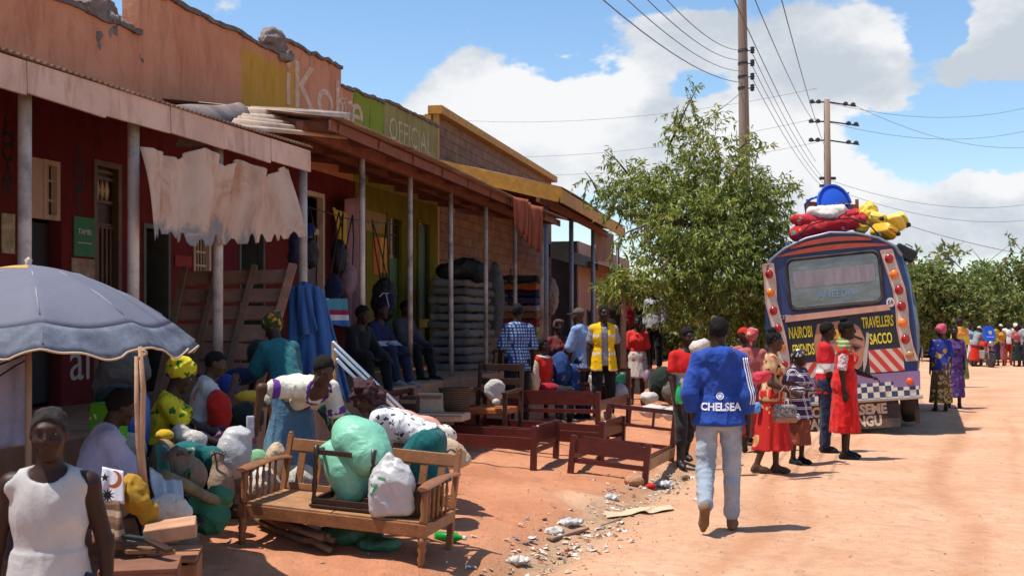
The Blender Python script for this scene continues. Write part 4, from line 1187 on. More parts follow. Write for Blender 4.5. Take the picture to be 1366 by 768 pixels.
# painted and pasted writing
for (s_, px, py, sz, m_) in (('L', 10, 170, .26, M_BLACKP), ('U', 10, 187, .26, M_BLACKP), ('C', 10, 204, .26, M_BLACKP), ('K', 10, 249, .26, M_BLACKP), ('Y', 10, 220, .26, M_BLACKP), ('A', 10, 235, .26, M_BLACKP),
       ('S', 105, 210, .26, M_BLACKP), ('H', 105, 225, .26, M_BLACKP), ('O', 105, 241, .26, M_BLACKP), ('P', 105, 257, .26, M_BLACKP), ('S', 105, 269, .2, M_BLACKP), ('X', 106, 284, .2, M_BLACKP)):
 text_obj('painted_lettering', s_, sz, m_, s1, TX(A, s1, WL - .004, U(px), Zr(px, py)), extrude=.001)
text_obj('painted_lettering', 'airtel', .62, mat('faded_white_lettering', (.5, .42, .38), .8), s1, TX(A, s1, WL - .004, U(139), Zr(139, 480)), extrude=.001, xscale=.95)
text_obj('painted_lettering', 'KING', .34, mat('faded_dark_lettering', (.09, .006, .008), .8), s1, TX(A, s1, WL - .004, U(420), Zr(420, 243)), extrude=.001)
text_obj('painted_lettering', 'iKohe', .98, mat('chalky_white_lettering', (.64, .46, .34), .85, .3, 12, dirt=(.56, .24, .13), dirtamt=1.0), s1, TX(A, s1, WL - .005, U(436), Zr(436, 134)), extrude=.001, xscale=1.25, offset=.006)
text_obj('painted_lettering', 'm', .62, bpy.data.materials['chalky_white_lettering'], s1, TX(A, s1, WL - .005, U(463), Zr(463, 141)), extrude=.001, xscale=1.15, offset=.006)
# posters on the red wall
def poster(p0, p1, t0, t1, m, label, words=(), cat='poster'):
 u0, u1, z1, z0 = U(p0), U(p1), Zr((p0 + p1) / 2, t0), Zr((p0 + p1) / 2, t1)
 o = A.thing('poster', WL - .012, (u0 + u1) / 2, label, cat, z0)
 mb = MB(); mb.box((-WL + .012, (u0 + u1) / 2, (z0 + z1) / 2), (.012, u1 - u0, z1 - z0)); put(mb, 'sheet', m, o)
 for (s_, fy, sz, mm) in words: text_obj('lettering', s_, sz, mm, o, TX(A, o, WL - .021, (u0 + u1) / 2, z0 + (z1 - z0) * fy), extrude=.001)
 return o
poster(97, 124.5, 290, 342, mat('green_poster', (.035, .19, .075), .6, .15, 5), 'green poster with pale writing pasted beside the steel grille door', [('TAMBI', .62, .08, M_WHITEP), ('___', .50, .16, M_WHITEP)])
poster(94, 124.5, 345, 372, mat('tattered_poster', (.42, .30, .22), .8, .6, 9, dirt=(.12, .06, .05), dirtamt=.9), 'tattered beige poster directly under the green poster')
poster(1, 18, 285, 338, mat('pale_printed_poster', (.48, .40, .24), .7, .5, 14, dirt=(.12, .16, .10), dirtamt=.9), 'pale printed poster at the left edge of the red wall', ())
poster(232, 254, 341, 356, mat('red_paint_notice', (.30, .03, .03), .8, .3, 9), 'small red notice on the wall left of the barred window')

# plinth and veranda floors
pl = A.thing('plinth', 6.5, 11, 'raised dusty cement veranda plinth running under the shop fronts', 'plinth', 0)
mb = MB(); mb.box((-6.5, (2.5 + A.u(640, 6)) / 2, FL / 2 - .06), (2.05, A.u(640, 6) - 2.5, FL - .0 + .1), bev=.03); put(mb, 'step_block', M_CONC, pl)
mb = MB(); mb.box((-5.28, (A.u(500, 5.3) + A.u(634, 5.3)) / 2, .30), (.40, A.u(634, 5.3) - A.u(500, 5.3), .50), bev=.02); put(mb, 'step_block', M_CONC, pl)

# ---------------- veranda roofs
def veranda(row, label, u0, u1, Le, ze0, ze1, Lw, zw, posts, fascia=None, beamz=-.22, postL=5.8, rafters=0, tin=M_TIN, postm=M_POST, overhang=0.0, group='tin verandas along the shop fronts', amp=.012, flr=FL, pr=.038):
 o = row.thing('tin_veranda', postL, (u0 + u1) / 2, label, 'veranda', FL, group)
 mb = MB(); n = int((u1 - u0) / .076)
 corr(mb, (-Le, u0, ze0), (-Le, u1, ze1), (-Lw, u1, zw + (ze1 - ze0)), (-Lw, u0, zw), n, amp); put(mb, 'roof', tin, o, fix=False)
 zb = lambda u: ze0 + (ze1 - ze0) * (u - u0) / (u1 - u0)
 zp = lambda u: zb(u) + (zw - ze0) * (postL - Le) / (Lw - Le) - .05
 if fascia:
  h = fascia; nn = int((u1 - u0) / .9); mb = MB()
  for i in range(nn):
   a = u0 + (u1 - u0) * i / nn + .003; b = u0 + (u1 - u0) * (i + 1) / nn - .003
   x = -Le - .03 + .006 * (i % 2)
   mb._add([(x, a, zb(a) - .03), (x, b, zb(b) - .03), (x + .006, b, zb(b) - .03 - h - .01 * (i % 3)), (x + .006, a, zb(a) - .03 - h + .006 * (i % 2)), (x - .03, a, zb(a) - .03), (x - .03, b, zb(b) - .03), (x - .024, b, zb(b) - .03 - h - .01 * (i % 3)), (x - .024, a, zb(a) - .03 - h + .006 * (i % 2))],
     [[0, 1, 2, 3], [7, 6, 5, 4], [0, 4, 5, 1], [1, 5, 6, 2], [2, 6, 7, 3], [3, 7, 4, 0]])
  put(mb, 'fascia', M_FASC, o)
 mb = MB(); mb.bar((-postL, u0 + .05, zp(u0) - .10), (-postL, u1 - .05, zp(u1) - .10), .09, .15); put(mb, 'beam', M_BEAM, o)
 mb = MB(); k = (postL + Lw) / 2; mb.bar((-k, u0 + .05, (zp(u0) + zw) / 2 - .06), (-k, u1 - .05, (zp(u1) + zw + ze1 - ze0) / 2 - .06), .07, .10); put(mb, 'purlin', M_BEAM, o)
 if rafters:
  for i in range(rafters):
   u = u0 + .2 + (u1 - u0 - .4) * i / (rafters - 1)
   mb = MB(); mb.bar((-Le - .12, u, zb(u) - .075), (-Lw - .0, u, zw + zb(u) - ze0 - .08), .05, .10); put(mb, 'rafter', M_BEAM, o)
  mb = MB(); mb.bar((-Le - .16, u0, zb(u0) - .07), (-Le - .16, u1, zb(u1) - .07), .03, .12); put(mb, 'eave_board', M_BEAM, o)
 rs = random.Random(int(u0 * 10))
 for u in posts:
  t_ = zp(u) - .17; dx, du = rs.uniform(-.02, .02), rs.uniform(-.03, .03)
  mb = MB(); mb.s = True; mb.tube([(-postL + dx, u + du, flr - .02), (-postL + dx * .3, u + du * .4, flr + (t_ - flr) * .5), (-postL, u, t_)], pr, 12); put(mb, 'post', postm, o)
 return o
pu = lambda px, Ld=5.8: A.u(px, Ld)
veranda(A, 'veranda with a pale dusty fascia board over the red shop front, nearest the viewer', 2.6, A.u(417, 5.6), 5.6, A.z(0, 66, 5.6), A.z(418, 198, 5.6), 7.48, 3.90,
  [5.6, pu(33), pu(178), pu(291), pu(404)], fascia=.235, pr=.05)
veranda(A, 'open rafter veranda with a thin sagging tin edge in the middle of the row', A.u(458, 5.25), A.u(757, 5.25), 5.25, A.z(462, 157, 5.25) - .02, A.z(756, 293, 5.25), 7.6, 4.25,
  [pu(483), pu(547), pu(601), pu(648), pu(687), pu(723)], rafters=10)
# loose sheets lying at the junction
tg = A.thing('tin_sheet', 6.0, A.u(380, 6), 'bare corrugated tin sheet propped at the end of the pale fascia roof', 'tin sheet', A.z(380, 195, 6))
mb = MB(); corr(mb, (-5.75, A.u(300, 5.75), A.z(300, 172, 5.75)), (-6.3, A.u(334, 6.3), A.z(334, 143, 6.3)), (-6.3, A.u(466, 6.3), A.z(466, 151, 6.3)), (-5.75, A.u(462, 5.75), A.z(462, 188, 5.75)), 5, .030); put(mb, 'sheet', M_TINB, tg, fix=False)
tg = A.thing('tin_sheet', 6.2, A.u(280, 6.2), 'curled dark tin sheet lying on the pale fascia roof', 'tin sheet', A.z(280, 150, 6.2))
def curl(u, v):
 px = 226 + u * 102; a = .15 + 1.9 * v
 Ld = 6.15; r = .26 + .03 * math.sin(u * 5)
 return Vector((-Ld - .12 + r * math.sin(a) * .8, A.u(px, Ld) , A.z(px, 152 + 4 * math.sin(3 * u), Ld) - .20 + r * math.cos(a) + .10 * u))
mb = MB(); mb.s = True; mb.grid(curl, 24, 14, .006); put(mb, 'sheet', mat('dark_weathered_tin', (.16, .12, .10), .55, .4, 5, .2, 20, metal=.1, dirt=(.5, .38, .28), dirtamt=.4), tg, fix=False)

# ---------------- shop 2: green and olive parapet
u0, u1 = U(471.5), U(584)
s2 = A.thing('shop_building', WL, (u0 + u1) / 2, 'narrow shop with a green and olive parapet and olive yellow walls', 'shop building', FL)
M_LIME = plaster('lime_green_plaster', (.20, .245, .022), (.26, .30, .04), (.10, .10, .02)); M_KHAKI = plaster('khaki_plaster', (.27, .21, .075), (.33, .27, .11), (.16, .11, .04))
for (a, b, m_, zt) in ((471.6, 493, M_LIME, 5.42), (494, 512, M_LIME, 5.44), (512.3, 584, M_KHAKI, 5.50)):
 ragged(s2, 'parapet', m_, WL, U(a), U(b), 3.95, zt, .2, .015, int(a), M_COPE)
text_obj('painted_lettering', 'OFFICIAL', .55, mat('faded_cream_lettering', (.52, .44, .24), .85, .4, 9, dirt=(.30, .24, .09), dirtamt=1.0), s2, TX(A, s2, WL - .005, U(548), Zr(548, 184)), extrude=.001)
H2 = [(U(515), U(536), FL, Zr(525, 287)), (U(556), U(573), FL, Zr(564, 294))]
wall(A, s2, 'front_wall', M_OLIVE, WL, u0, u1, FL, 3.95, H2)
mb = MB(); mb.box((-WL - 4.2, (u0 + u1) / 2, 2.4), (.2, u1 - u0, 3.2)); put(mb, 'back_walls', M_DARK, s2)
mb = MB(); mb.box((-WL - 2.2, (u0 + u1) / 2, 4.05), (3.9, u1 - u0 - .05, .12)); put(mb, 'roof', M_TIN, s2)
for i, (a, b, c, d) in enumerate(H2):
 frame_part(s2, 'door_frame', M_OLIVE, WL + .0, a, b, c, d, .06, .06)
 mb = MB(); zt = d - .75 if i == 0 else d - .08; mb.box((-WL - .06, (a + b) / 2, (c + zt) / 2), (.04, b - a - .12, zt - c)); put(mb, 'door', M_GREEN if i == 0 else mat('dark_green_door', (.022, .045, .010), .5), s2)
bars(s2, 'window_bars', M_BLACKP, WL + .05, H2[0][0], H2[0][1], H2[0][3] - .7, H2[0][3], 4, 1, .008)
mb = MB(); mb.box((-WL + .012, (U(558) + U(583)) / 2, Zr(570, 431)), (.02, U(583) - U(558), .16)); put(mb, 'painted_band', mat('yellow_painted_band', (.45, .36, .02), .7), s2)
for k_, (a, b, t0, t1, m_) in enumerate(((497, 505, 316, 366, mat('orange_poster', (.55, .13, .02), .7, .25, 9)), (506, 515, 317, 364, mat('amber_poster', (.65, .28, .03), .7, .3, 9)))):
 poster(a, b, t0, t1, m_, ['narrow orange red poster on the olive shop wall', 'amber poster beside the first green door'][k_])
poster(487, 514, 283, 310, mat('brown_notice', (.30, .19, .07), .8, .3, 9), 'faded brown notice above the orange posters')

# ---------------- shop 3: brick with yellow trim
U3 = lambda px, Ld: C3.u(px, Ld)
b3u0, b3u1 = U3(579, 7.2), U3(579, 7.2) + 12.5
s3 = C3.thing('shop_building', 7.2, (b3u0 + b3u1) / 2, 'tall brick shop whose gable wall is edged with mustard yellow trim', 'shop building', 0)
m = bpy.data.materials.new('rough_red_brick'); t = NT(m); v = t.coord('Object'); sp = t.sep(v); cb = t.node('ShaderNodeCombineXYZ'); t.link(t.math('ADD', sp[1], sp[0]), cb.inputs[0]); t.link(sp[2], cb.inputs[1])
bk = t.node('ShaderNodeTexBrick'); bk.inputs['Scale'].default_value = 1; bk.inputs['Brick Width'].default_value = .40; bk.inputs['Row Height'].default_value = .20; bk.inputs['Mortar Size'].default_value = .014
bk.inputs['Color1'].default_value = (.24, .115, .062, 1); bk.inputs['Color2'].default_value = (.165, .075, .042, 1); bk.inputs['Mortar'].default_value = (.085, .048, .033, 1); t.link(cb.outputs[0], bk.inputs['Vector'])
nz = t.noise(v, 3, 6, .7); c = t.mix(t.ramp(nz, [(.45, 0), (.7, .55)]), bk.outputs['Color'], (.34, .18, .11)); t.base(c); t.b.inputs['Roughness'].default_value = .95
t.bump(t.math('ADD', t.math('MULTIPLY', bk.outputs['Fac'], -1.0), t.math('MULTIPLY', nz, .4)), .6, .02); M_BRICK = m
mb = MB(); mb.box((-7.3, (b3u0 + b3u1) / 2, 3.0), (.2, b3u1 - b3u0, 6.0)); mb.box((-9.2, b3u0 + .1, 2.9), (3.6, .2, 5.8)); put(mb, 'wall', M_BRICK, s3)
M_YEL = wood('mustard_yellow_board', (.52, .235, .022), .65, dirt=(.28, .11, .03))
mb = MB(); mb.box((-7.17, (b3u0 + b3u1) / 2, 6.08), (.3, b3u1 - b3u0 + .1, .17)); mb.box((-9.1, b3u0 + .06, 5.90), (3.7, .26, .14)); put(mb, 'coping', M_YEL, s3)
mb = MB(); mb.box((-7.17, b3u0 + .06, 4.3), (.09, .16, 3.4)); put(mb, 'corner_trim', M_YEL, s3)
mb = MB(); mb.box((-9.2, (b3u0 + b3u1) / 2, 5.5), (3.5, b3u1 - b3u0, .12)); put(mb, 'roof', M_TIN, s3)
for uu in (2.1, 4.6, 7.4):
 mb = MB(); mb.box((-7.19, b3u0 + uu, 2.0), (.04, 1.0, 2.2)); put(mb, 'door', wood('brown_plank_door', (.14, .06, .03), .7), s3)
 mb = MB(); mb.box((-7.18, b3u0 + uu + 1.1, 2.4), (.05, .55, .8)); put(mb, 'window', mat('dark_shutter', (.05, .03, .02), .6), s3)
# its veranda, higher and farther into the street
o3 = C3.thing('tin_veranda', 4.9, b3u0 + 4, 'high veranda with a wide mustard yellow fascia, half covered by the tree', 'veranda', 0, 'tin verandas along the shop fronts')
Le = 4.5; ua, ub = U3(750, Le), U3(834, Le); za, zb_ = C3.z(750, 250, Le), C3.z(834, 303, Le)
mb = MB(); corr(mb, (-Le, ua, za), (-Le, ub, zb_), (-7.15, ub, zb_ + .62), (-7.15, ua, za + .62), 110, .012); put(mb, 'roof', M_TIN, o3, fix=False)
mb = MB(); mb.bar((-Le - .02, ua, za - .17), (-Le - .02, ub, zb_ - .17), .04, .27); put(mb, 'fascia', M_YEL, o3)
mb = MB(); mb.bar((-Le - .04, ua + .02, za - .15), (-7.1, ua + .02, za + .62 - .13), .04, .30); put(mb, 'fascia', M_YEL, o3)
for i in range(9):
 u = ua + .3 + (ub - ua - .5) * i / 8; z_ = za + (zb_ - za) * (u - ua) / (ub - ua); mb = MB(); mb.bar((-Le - .15, u, z_ - .09), (-7.1, u, z_ + .48), .05, .1); put(mb, 'rafter', M_BEAM, o3)
mb = MB(); mb.bar((-5.0, ua, za - .20), (-5.0, ub, zb_ - .20), .08, .16); put(mb, 'beam', M_BEAM, o3)
for px in (728, 762, 791, 824):
 u = C3.u(px, 5.0); z_ = za - .26 + (zb_ - za) * (u - ua) / (ub - ua); mb = MB(); mb.s = True; mb.tube([(-5.0, u, .1), (-5.0, u, z_)], .055, 12); put(mb, 'post', M_POSTG if px < 800 else wood('dark_wood_post', (.03, .02, .016)), o3)
# dark signboard and hanging sacking under that veranda
sb = C3.thing('signboard', 6.1, C3.u(775, 6.1), 'dark signboard with faded pale letters under the high veranda', 'signboard', 3.0)
ca, cb_ = C3.u(733, 6.1), C3.u(797, 6.1); z1_, z2_ = C3.z(765, 336, 6.1), C3.z(765, 352, 6.1)
mb = MB(); mb.box((-6.1, (ca + cb_) / 2, (z1_ + z2_) / 2), (.05, cb_ - ca, z1_ - z2_)); put(mb, 'board', mat('black_green_board', (.022, .026, .022), .7, .3, 4), sb)
text_obj('lettering', 'MAIDUESI', .44, mat('faded_grey_lettering', (.16, .15, .12), .8), sb, TX(C3, sb, 6.07, (ca + cb_) / 2, (z1_ + z2_) / 2), extrude=.001, xscale=1.4)
wavy_sheet('sacking', 'brown sacking hung from the high veranda beside the tree', 'sackcloth', [C3.world(5.1, C3.u(792, 5.1), C3.z(792, 305, 5.1)), C3.world(5.1, C3.u(818, 5.1), C3.z(818, 312, 5.1)), C3.world(5.1, C3.u(817, 5.1), C3.z(817, 350, 5.1)), C3.world(5.1, C3.u(793, 5.1), C3.z(793, 346, 5.1))], cloth('brown_sacking', (.20, .10, .06)), .02, .03, 3, 20, 14)
for k_, (px, py0, py1, w_) in enumerate(((689, 262, 305, .28), (697, 266, 312, .22), (708, 272, 318, .30))):
 Y_ = A.Y(px, 5.2); a_ = W(px - 6, py0, Y_);
 wavy_sheet('red_rag', ['short red brown rag hanging at the end of the tin edge', 'narrow red brown rag between two longer ones', 'long red brown rag hanging at the end of the tin edge'][k_], 'rag', [a_, a_ + Vector((w_, .05, -.05)), a_ + Vector((w_ * .9, .05, -.68 - .1 * k_)), a_ + Vector((.04, 0, -.5 - .12 * k_))], cloth('red_brown_rag', (.30, .085, .045)), .0, .02, 2, 10, 10)

# ---------------- shop 4, beyond the tree
s4 = C3.thing('shop_building', 6.6, b3u1 + 5.5, 'low pink brick building behind the tree', 'shop building', 0)
uu0 = b3u1 + .3
M_PINK = plaster('pink_brick_wash', (.46, .23, .16), (.54, .30, .22), (.24, .12, .08))
hs = [(uu0 + 1.5, uu0 + 2.6, 0, 2.1), (uu0 + 4.2, uu0 + 5.3, .9, 2.0), (uu0 + 7.4, uu0 + 8.5, 0, 2.1)]
wall(C3, s4, 'wall', M_PINK, 6.4, uu0, uu0 + 12, 0, 4.2, hs, .2)
mb = MB(); mb.box((-8.6, uu0 + 6, 1.8), (.2, 12, 3.6)); mb.box((-7.5, uu0 + .1, 2.1), (2.1, .2, 4.2)); put(mb, 'back_walls', M_DARK, s4)
mb = MB(); corr(mb, (-5.2, uu0 - .2, 3.3), (-5.2, uu0 + 12.2, 3.3), (-9, uu0 + 12.2, 4.5), (-9, uu0 - .2, 4.5), 150, .012); put(mb, 'roof', M_TIN, s4, fix=False)
for (a, b, c, d) in hs: frame_part(s4, 'door_frame', M_GREYDOOR, 6.42, a, b, c, d, .07, .1)
for i in range(4):
 mb = MB(); mb.s = True; mb.tube([(-5.4, uu0 + .3 + i * 3.7, 0), (-5.4, uu0 + .3 + i * 3.7, 3.3)], .06, 10); put(mb, 'post', wood('dark_wood_post', (.03, .02, .016)), s4)
for ob in bpy.data.objects:
 if 'o' in ob.keys(): del ob['o']
# ------------------------------------------------------------------ the bus
BUSY = 18.5
bus_c = Vector(((1131 - CX) / F * BUSY, BUSY, 0)); bus_c.z = gz(bus_c.x, bus_c.y)
BW, BH, BLN = 2.24, 3.02, 6.6
bus = empty('bus', label='blue bus with a rounded roof seen from behind, leaning under a load of bedding', cat='bus')
M_BLUE = mat('dusty_blue_bus_paint', (.010, .040, .15), .34, .2, 3, 0, spec=.4, dirt=(.16, .10, .08), dirtamt=.22)
M_PEACH = mat('peach_painted_trim', (.62, .32, .22), .45, .12, 6, dirt=(.30, .15, .09), dirtamt=.4)
M_STRIP = mat('cream_lamp_panel', (.66, .57, .47), .45, .15, 6, dirt=(.35, .22, .14), dirtamt=.6)
M_BUSRED = mat('faded_red_roof_trim', (.42, .065, .035), .5, .2, 6, dirt=(.16, .05, .03))
M_PURP = mat('mauve_bumper_band', (.25, .165, .34), .5, .15, 5, dirt=(.22, .12, .08), dirtamt=.75)
M_MURAL = mat('black_mural_ground', (.020, .022, .028), .45, .2, 6)
M_LRED = mat('red_lamp_glass', (.33, .012, .012), .18, .15, 10, spec=.6); M_LOR = mat('amber_lamp_glass', (.78, .20, .02), .18, .15, 10, spec=.6); M_LTAN = mat('clear_tan_lamp_glass', (.42, .22, .08), .18, .1, 10)
M_RUB = mat('black_rubber', (.018, .017, .017), .75, .3, 6, .2, dirt=(.16, .09, .055), dirtamt=.6)
M_CHROME = mat('dusty_bumper_metal', (.42, .38, .34), .4, .25, 5, metal=.5, dirt=(.30, .18, .11), dirtamt=.7)
M_GLASS = bpy.data.materials.new('tinted_rear_glass'); t = NT(M_GLASS); nz = t.noise(t.coord('Object', (1, 1, 2.5)), 3.2, 5, .6)
t.base(t.ramp(nz, [(.35, (.05, .065, .08)), (.65, (.14, .17, .20))])); t.b.inputs['Roughness'].default_value = .12; t.b.inputs['Specular IOR Level'].default_value = .8; t.b.inputs['Coat Weight'].default_value = .6
def prof_pts():
 """rear outline, x across, z up: bowed sides and arched top"""
 pts = [(-1.03, .62), (-1.10, 1.0), (-1.12, 1.5), (-1.08, 2.05), (-1.01, 2.42), (-.93, 2.57), (-.70, 2.77), (-.37, 2.92), (0, 2.985)]
 return pts + [(-x, z) for x, z in pts[-2::-1]]
def bus_body():
 P = prof_pts(); n = len(P)
 st = [(-.02, 1.0, 0), (0.0, 1.0, 0), (.06, 1.015, .012), (.5, 1.02, .012), (BLN - .5, 1.02, .01), (BLN - .1, .97, -.03), (BLN, .90, -.1)]
 vs = []; fs = []
 for (y, sc, dz) in st:
  for (x, z) in P: vs.append((x * sc, y, z + dz * (1 if z > 1.5 else 0)))
 for i in range(len(st) - 1):
  for k in range(n): fs.append([i * n + k, i * n + (k + 1) % n, (i + 1) * n + (k + 1) % n, (i + 1) * n + k])
 mb = MB(); mb._add(vs, fs); mb._add([vs[k] for k in range(n)], [list(range(n))]); mb._add(vs[-n:], [list(range(n))[::-1]])
 o = mb.build('body', M_BLUE, bus); return o
bus_body()
def plate(name, poly, m, d0=-.024, d1=-.05, parent=bus, smooth=False):
 mb = MB(); mb.prism(poly, lambda p, q: (p, d0, q), lambda p, q: (p, d1, q)); return mb.build(name, m, parent)
def rrect(x0, x1, z0, z1, r, n=5):
 out = []
 for cx, cz, a0 in ((x1 - r, z0 + r, -90), (x1 - r, z1 - r, 0), (x0 + r, z1 - r, 90), (x0 + r, z0 + r, 180)):
  for i in range(n + 1): a = R(a0 + 90 * i / n); out.append((cx + r * math.cos(a), cz + r * math.sin(a)))
 return out
# roof rim and red arch pieces
mb = MB(); mb.s = True; top = [(x, z) for x, z in prof_pts() if z > 2.4]; mb.tube([(x * 1.0, -.03, z + .004) for x, z in top], .028, 8); mb.build('roof_rim', mat('grey_blue_rim', (.20, .23, .30), .35, metal=.3), bus)
def arch(x0, x1, f0, f1, n=14):
 return [(x0 + (x1 - x0) * i / n, f0(x0 + (x1 - x0) * i / n)) for i in range(n + 1)] + [(x1 + (x0 - x1) * i / n, f1(x1 + (x0 - x1) * i / n)) for i in range(n + 1)]
plate('roof_trim', arch(-.62, .60, lambda x: 2.895 - .28 * x * x, lambda x: 2.80 - .10 * x * x - .03 * abs(x)), M_BUSRED)
plate('roof_trim', arch(-.84, .84, lambda x: 2.742 - .16 * x * x, lambda x: 2.635 - .05 * x * x), M_BUSRED, -.024, -.047)
plate('roof_trim', arch(-.45, .62, lambda x: 2.775 - .10 * x * x, lambda x: 2.755 - .13 * x * x), M_BLACKP, -.024, -.049)
# rear window
rw = plate('rear_window', rrect(-.68, .66, 1.88, 2.50, .09), M_GLASS, -.024, -.036)
mb = MB(); out = rrect(-.71, .69, 1.85, 2.53, .11); mb.s = True; mb.tube([(x, -.036, z) for x, z in out + out[:1]], .022, 8); mb.build('seal', M_RUB, rw)
text_obj('lettering', 'ANEEDA', .13, mat('pale_blue_film_lettering', (.16, .30, .44), .5), rw, Matrix.Translation((0, -.040, 2.02)) @ Matrix.Rotation(R(90), 4, 'X'), extrude=.001, xscale=1.1)
mb = MB(); mb.grid(lambda u, v: Vector((-.62 + 1.22 * u, -.030 - .0102, 2.14 + .22 * v + .004 * math.sin(u * 40))), 24, 3, .001); mb.build('sun_strip', mat('mauve_window_film', (.26, .22, .24), .3, .3, 16, stretch=(1, 1, .15)), rw, fix=False)
plate('ledge_trim', [(-.80, 1.70), (.78, 1.74), (.76, 1.815), (-.78, 1.785)], M_PEACH, -.024, -.085)
# mural panel with half a painted face
mu = plate('mural_panel', [(-.78, .88), (.86, .88), (.86, 1.71), (-.78, 1.69)], M_MURAL, -.024, -.040)
def flat(name, poly, m, parent, d=-.0435):
 mb = MB(); mb.prism(poly, lambda p, q: (p, -.0395, q), lambda p, q: (p, d, q)); return mb.build(name, m, parent)
sk1 = mat('painted_face_tone', (.42, .20, .12), .5, .25, 7); sk2 = mat('painted_face_shadow', (.20, .085, .05), .5, .2, 7)
flat('painted_face', [(-.30, .90), (.10, .88), (.28, 1.02), (.35, 1.22), (.36, 1.40), (.30, 1.56), (.12, 1.66), (-.32, 1.64), (-.40, 1.4), (-.38, 1.15)], sk1, mu)
flat('painted_face', [(.06, 1.29), (.18, 1.36), (.32, 1.30), (.20, 1.22)], sk2, mu, -.0455)
flat('painted_eye', [(.10, 1.29), (.19, 1.32), (.28, 1.285), (.19, 1.255)], M_BLACKP, mu, -.0475)
flat('painted_brow', [(.05, 1.40), (.20, 1.46), (.34, 1.40), (.33, 1.375), (.20, 1.425), (.06, 1.37)], M_BLACKP, mu, -.0475)
flat('painted_hand', [(.30, .90), (.36, 1.05), (.41, 1.30), (.44, 1.46), (.40, 1.48), (.36, 1.30), (.31, 1.12)], mat('painted_highlight', (.45, .36, .30), .5), mu, -.0455)
M_YT = mat('yellow_lettering', (.78, .62, .03), .5)
for s_, x, z, sz, xs in (('NAIROBI', -.585, 1.545, .21, .44), ('FRIENDS', -.565, 1.31, .21, .42), ('TRAVELLERS', .575, 1.595, .20, .42), ('SACCO', .60, 1.375, .19, .52)):
 text_obj('lettering', s_, sz, M_YT, mu, Matrix.Translation((x, -.042, z)) @ Matrix.Rotation(R(90), 4, 'X'), extrude=.001, xscale=xs, offset=.004)
M_PLATE = mat('yellow_number_plate', (.75, .36, .02), .45)
npl = plate('number_plate', [(-.27, 1.43), (.21, 1.44), (.21, 1.555), (-.27, 1.545)], M_PLATE, -.048, -.058)
text_obj('lettering', 'KRG 411P', .105, M_BLACKP, npl, Matrix.Translation((-.03, -.0595, 1.493)) @ Matrix.Rotation(R(90), 4, 'X'), extrude=.001)
# lamp panels: wavy cream strips with round lamps
def lamp_panel(sg, pts, cols, r):
 w = .085
 poly = [(x - w, z) for x, z in pts] + [(x + w, z) for x, z in pts[::-1]]
 o = plate('lamp_panel', poly, M_STRIP, -.024, -.052)
 mb = MB()
 for s_ in (-1, 1):
  for a, b in zip(pts[:-1], pts[1:]): mb.bar((a[0] + s_ * w, -.052, a[1]), (b[0] + s_ * w, -.052, b[1]), .016, .016)
 for a in (pts[0], pts[-1]): mb.bar((a[0] - w, -.052, a[1]), (a[0] + w, -.052, a[1]), .016, .016)
 mb.build('panel_edge', M_PEACH, o)
 L_ = [0]
 for a, b in zip(pts[:-1], pts[1:]): L_.append(L_[-1] + math.hypot(b[0] - a[0], b[1] - a[1]))
 n = len(cols)
 for i, c in enumerate(cols):
  d = L_[-1] * (i + .55) / n
  for j in range(len(pts) - 1):
   if L_[j] <= d <= L_[j + 1]:
    f = (d - L_[j]) / (L_[j + 1] - L_[j]); x = pts[j][0] + (pts[j + 1][0] - pts[j][0]) * f; z = pts[j][1] + (pts[j + 1][1] - pts[j][1]) * f
  mb = MB(); mb.s = True; mb.lathe([(r * 1.08, 0), (r * 1.08, .012), (r, .016), (r * .92, .034), (r * .5, .046), (0, .050)], (x, -.050, z), 20, Matrix.Rotation(R(90), 3, 'X')); mb.build('tail_lamp', c, o)
lamp_panel(-1, [(-.985, 2.50), (-.975, 2.25), (-.99, 2.0), (-.945, 1.75), (-.90, 1.5), (-.88, 1.25), (-.88, 1.02)], [M_LRED, M_LOR, M_LRED, M_LRED, M_LOR, M_LRED], .057)
lamp_panel(1, [(.80, 2.52), (.86, 2.28), (.93, 2.0), (.945, 1.75), (.935, 1.5), (.965, 1.25), (1.02, 1.04)], [M_LRED, M_LOR, M_LRED, M_LRED, M_LOR, M_LRED, M_LTAN], .059)
# stickers
def disc(x, z, r, m, parent, d=-.030):
 mb = MB(); mb.lathe([(r, 0), (r, .006), (0, .006)], (x, -.024, z), 24, Matrix.Rotation(R(90), 3, 'X')); return mb.build('speed_sticker', m, parent)
st_ = disc(.79, 1.84, .062, M_WHITEP, bus); text_obj('lettering', '66', .085, M_BLACKP, st_, Matrix.Translation((.79, -.0315, 1.84)) @ Matrix.Rotation(R(90), 4, 'X'), extrude=.001)
st_ = plate('name_sticker', [(-.88, 1.72), (-.72, 1.73), (-.72, 1.81), (-.88, 1.80)], M_BLUE, -.024, -.03); text_obj('lettering', 'CITY', .075, M_WHITEP, st_, Matrix.Translation((-.80, -.0315, 1.768)) @ Matrix.Rotation(R(90), 4, 'X'), extrude=.001)
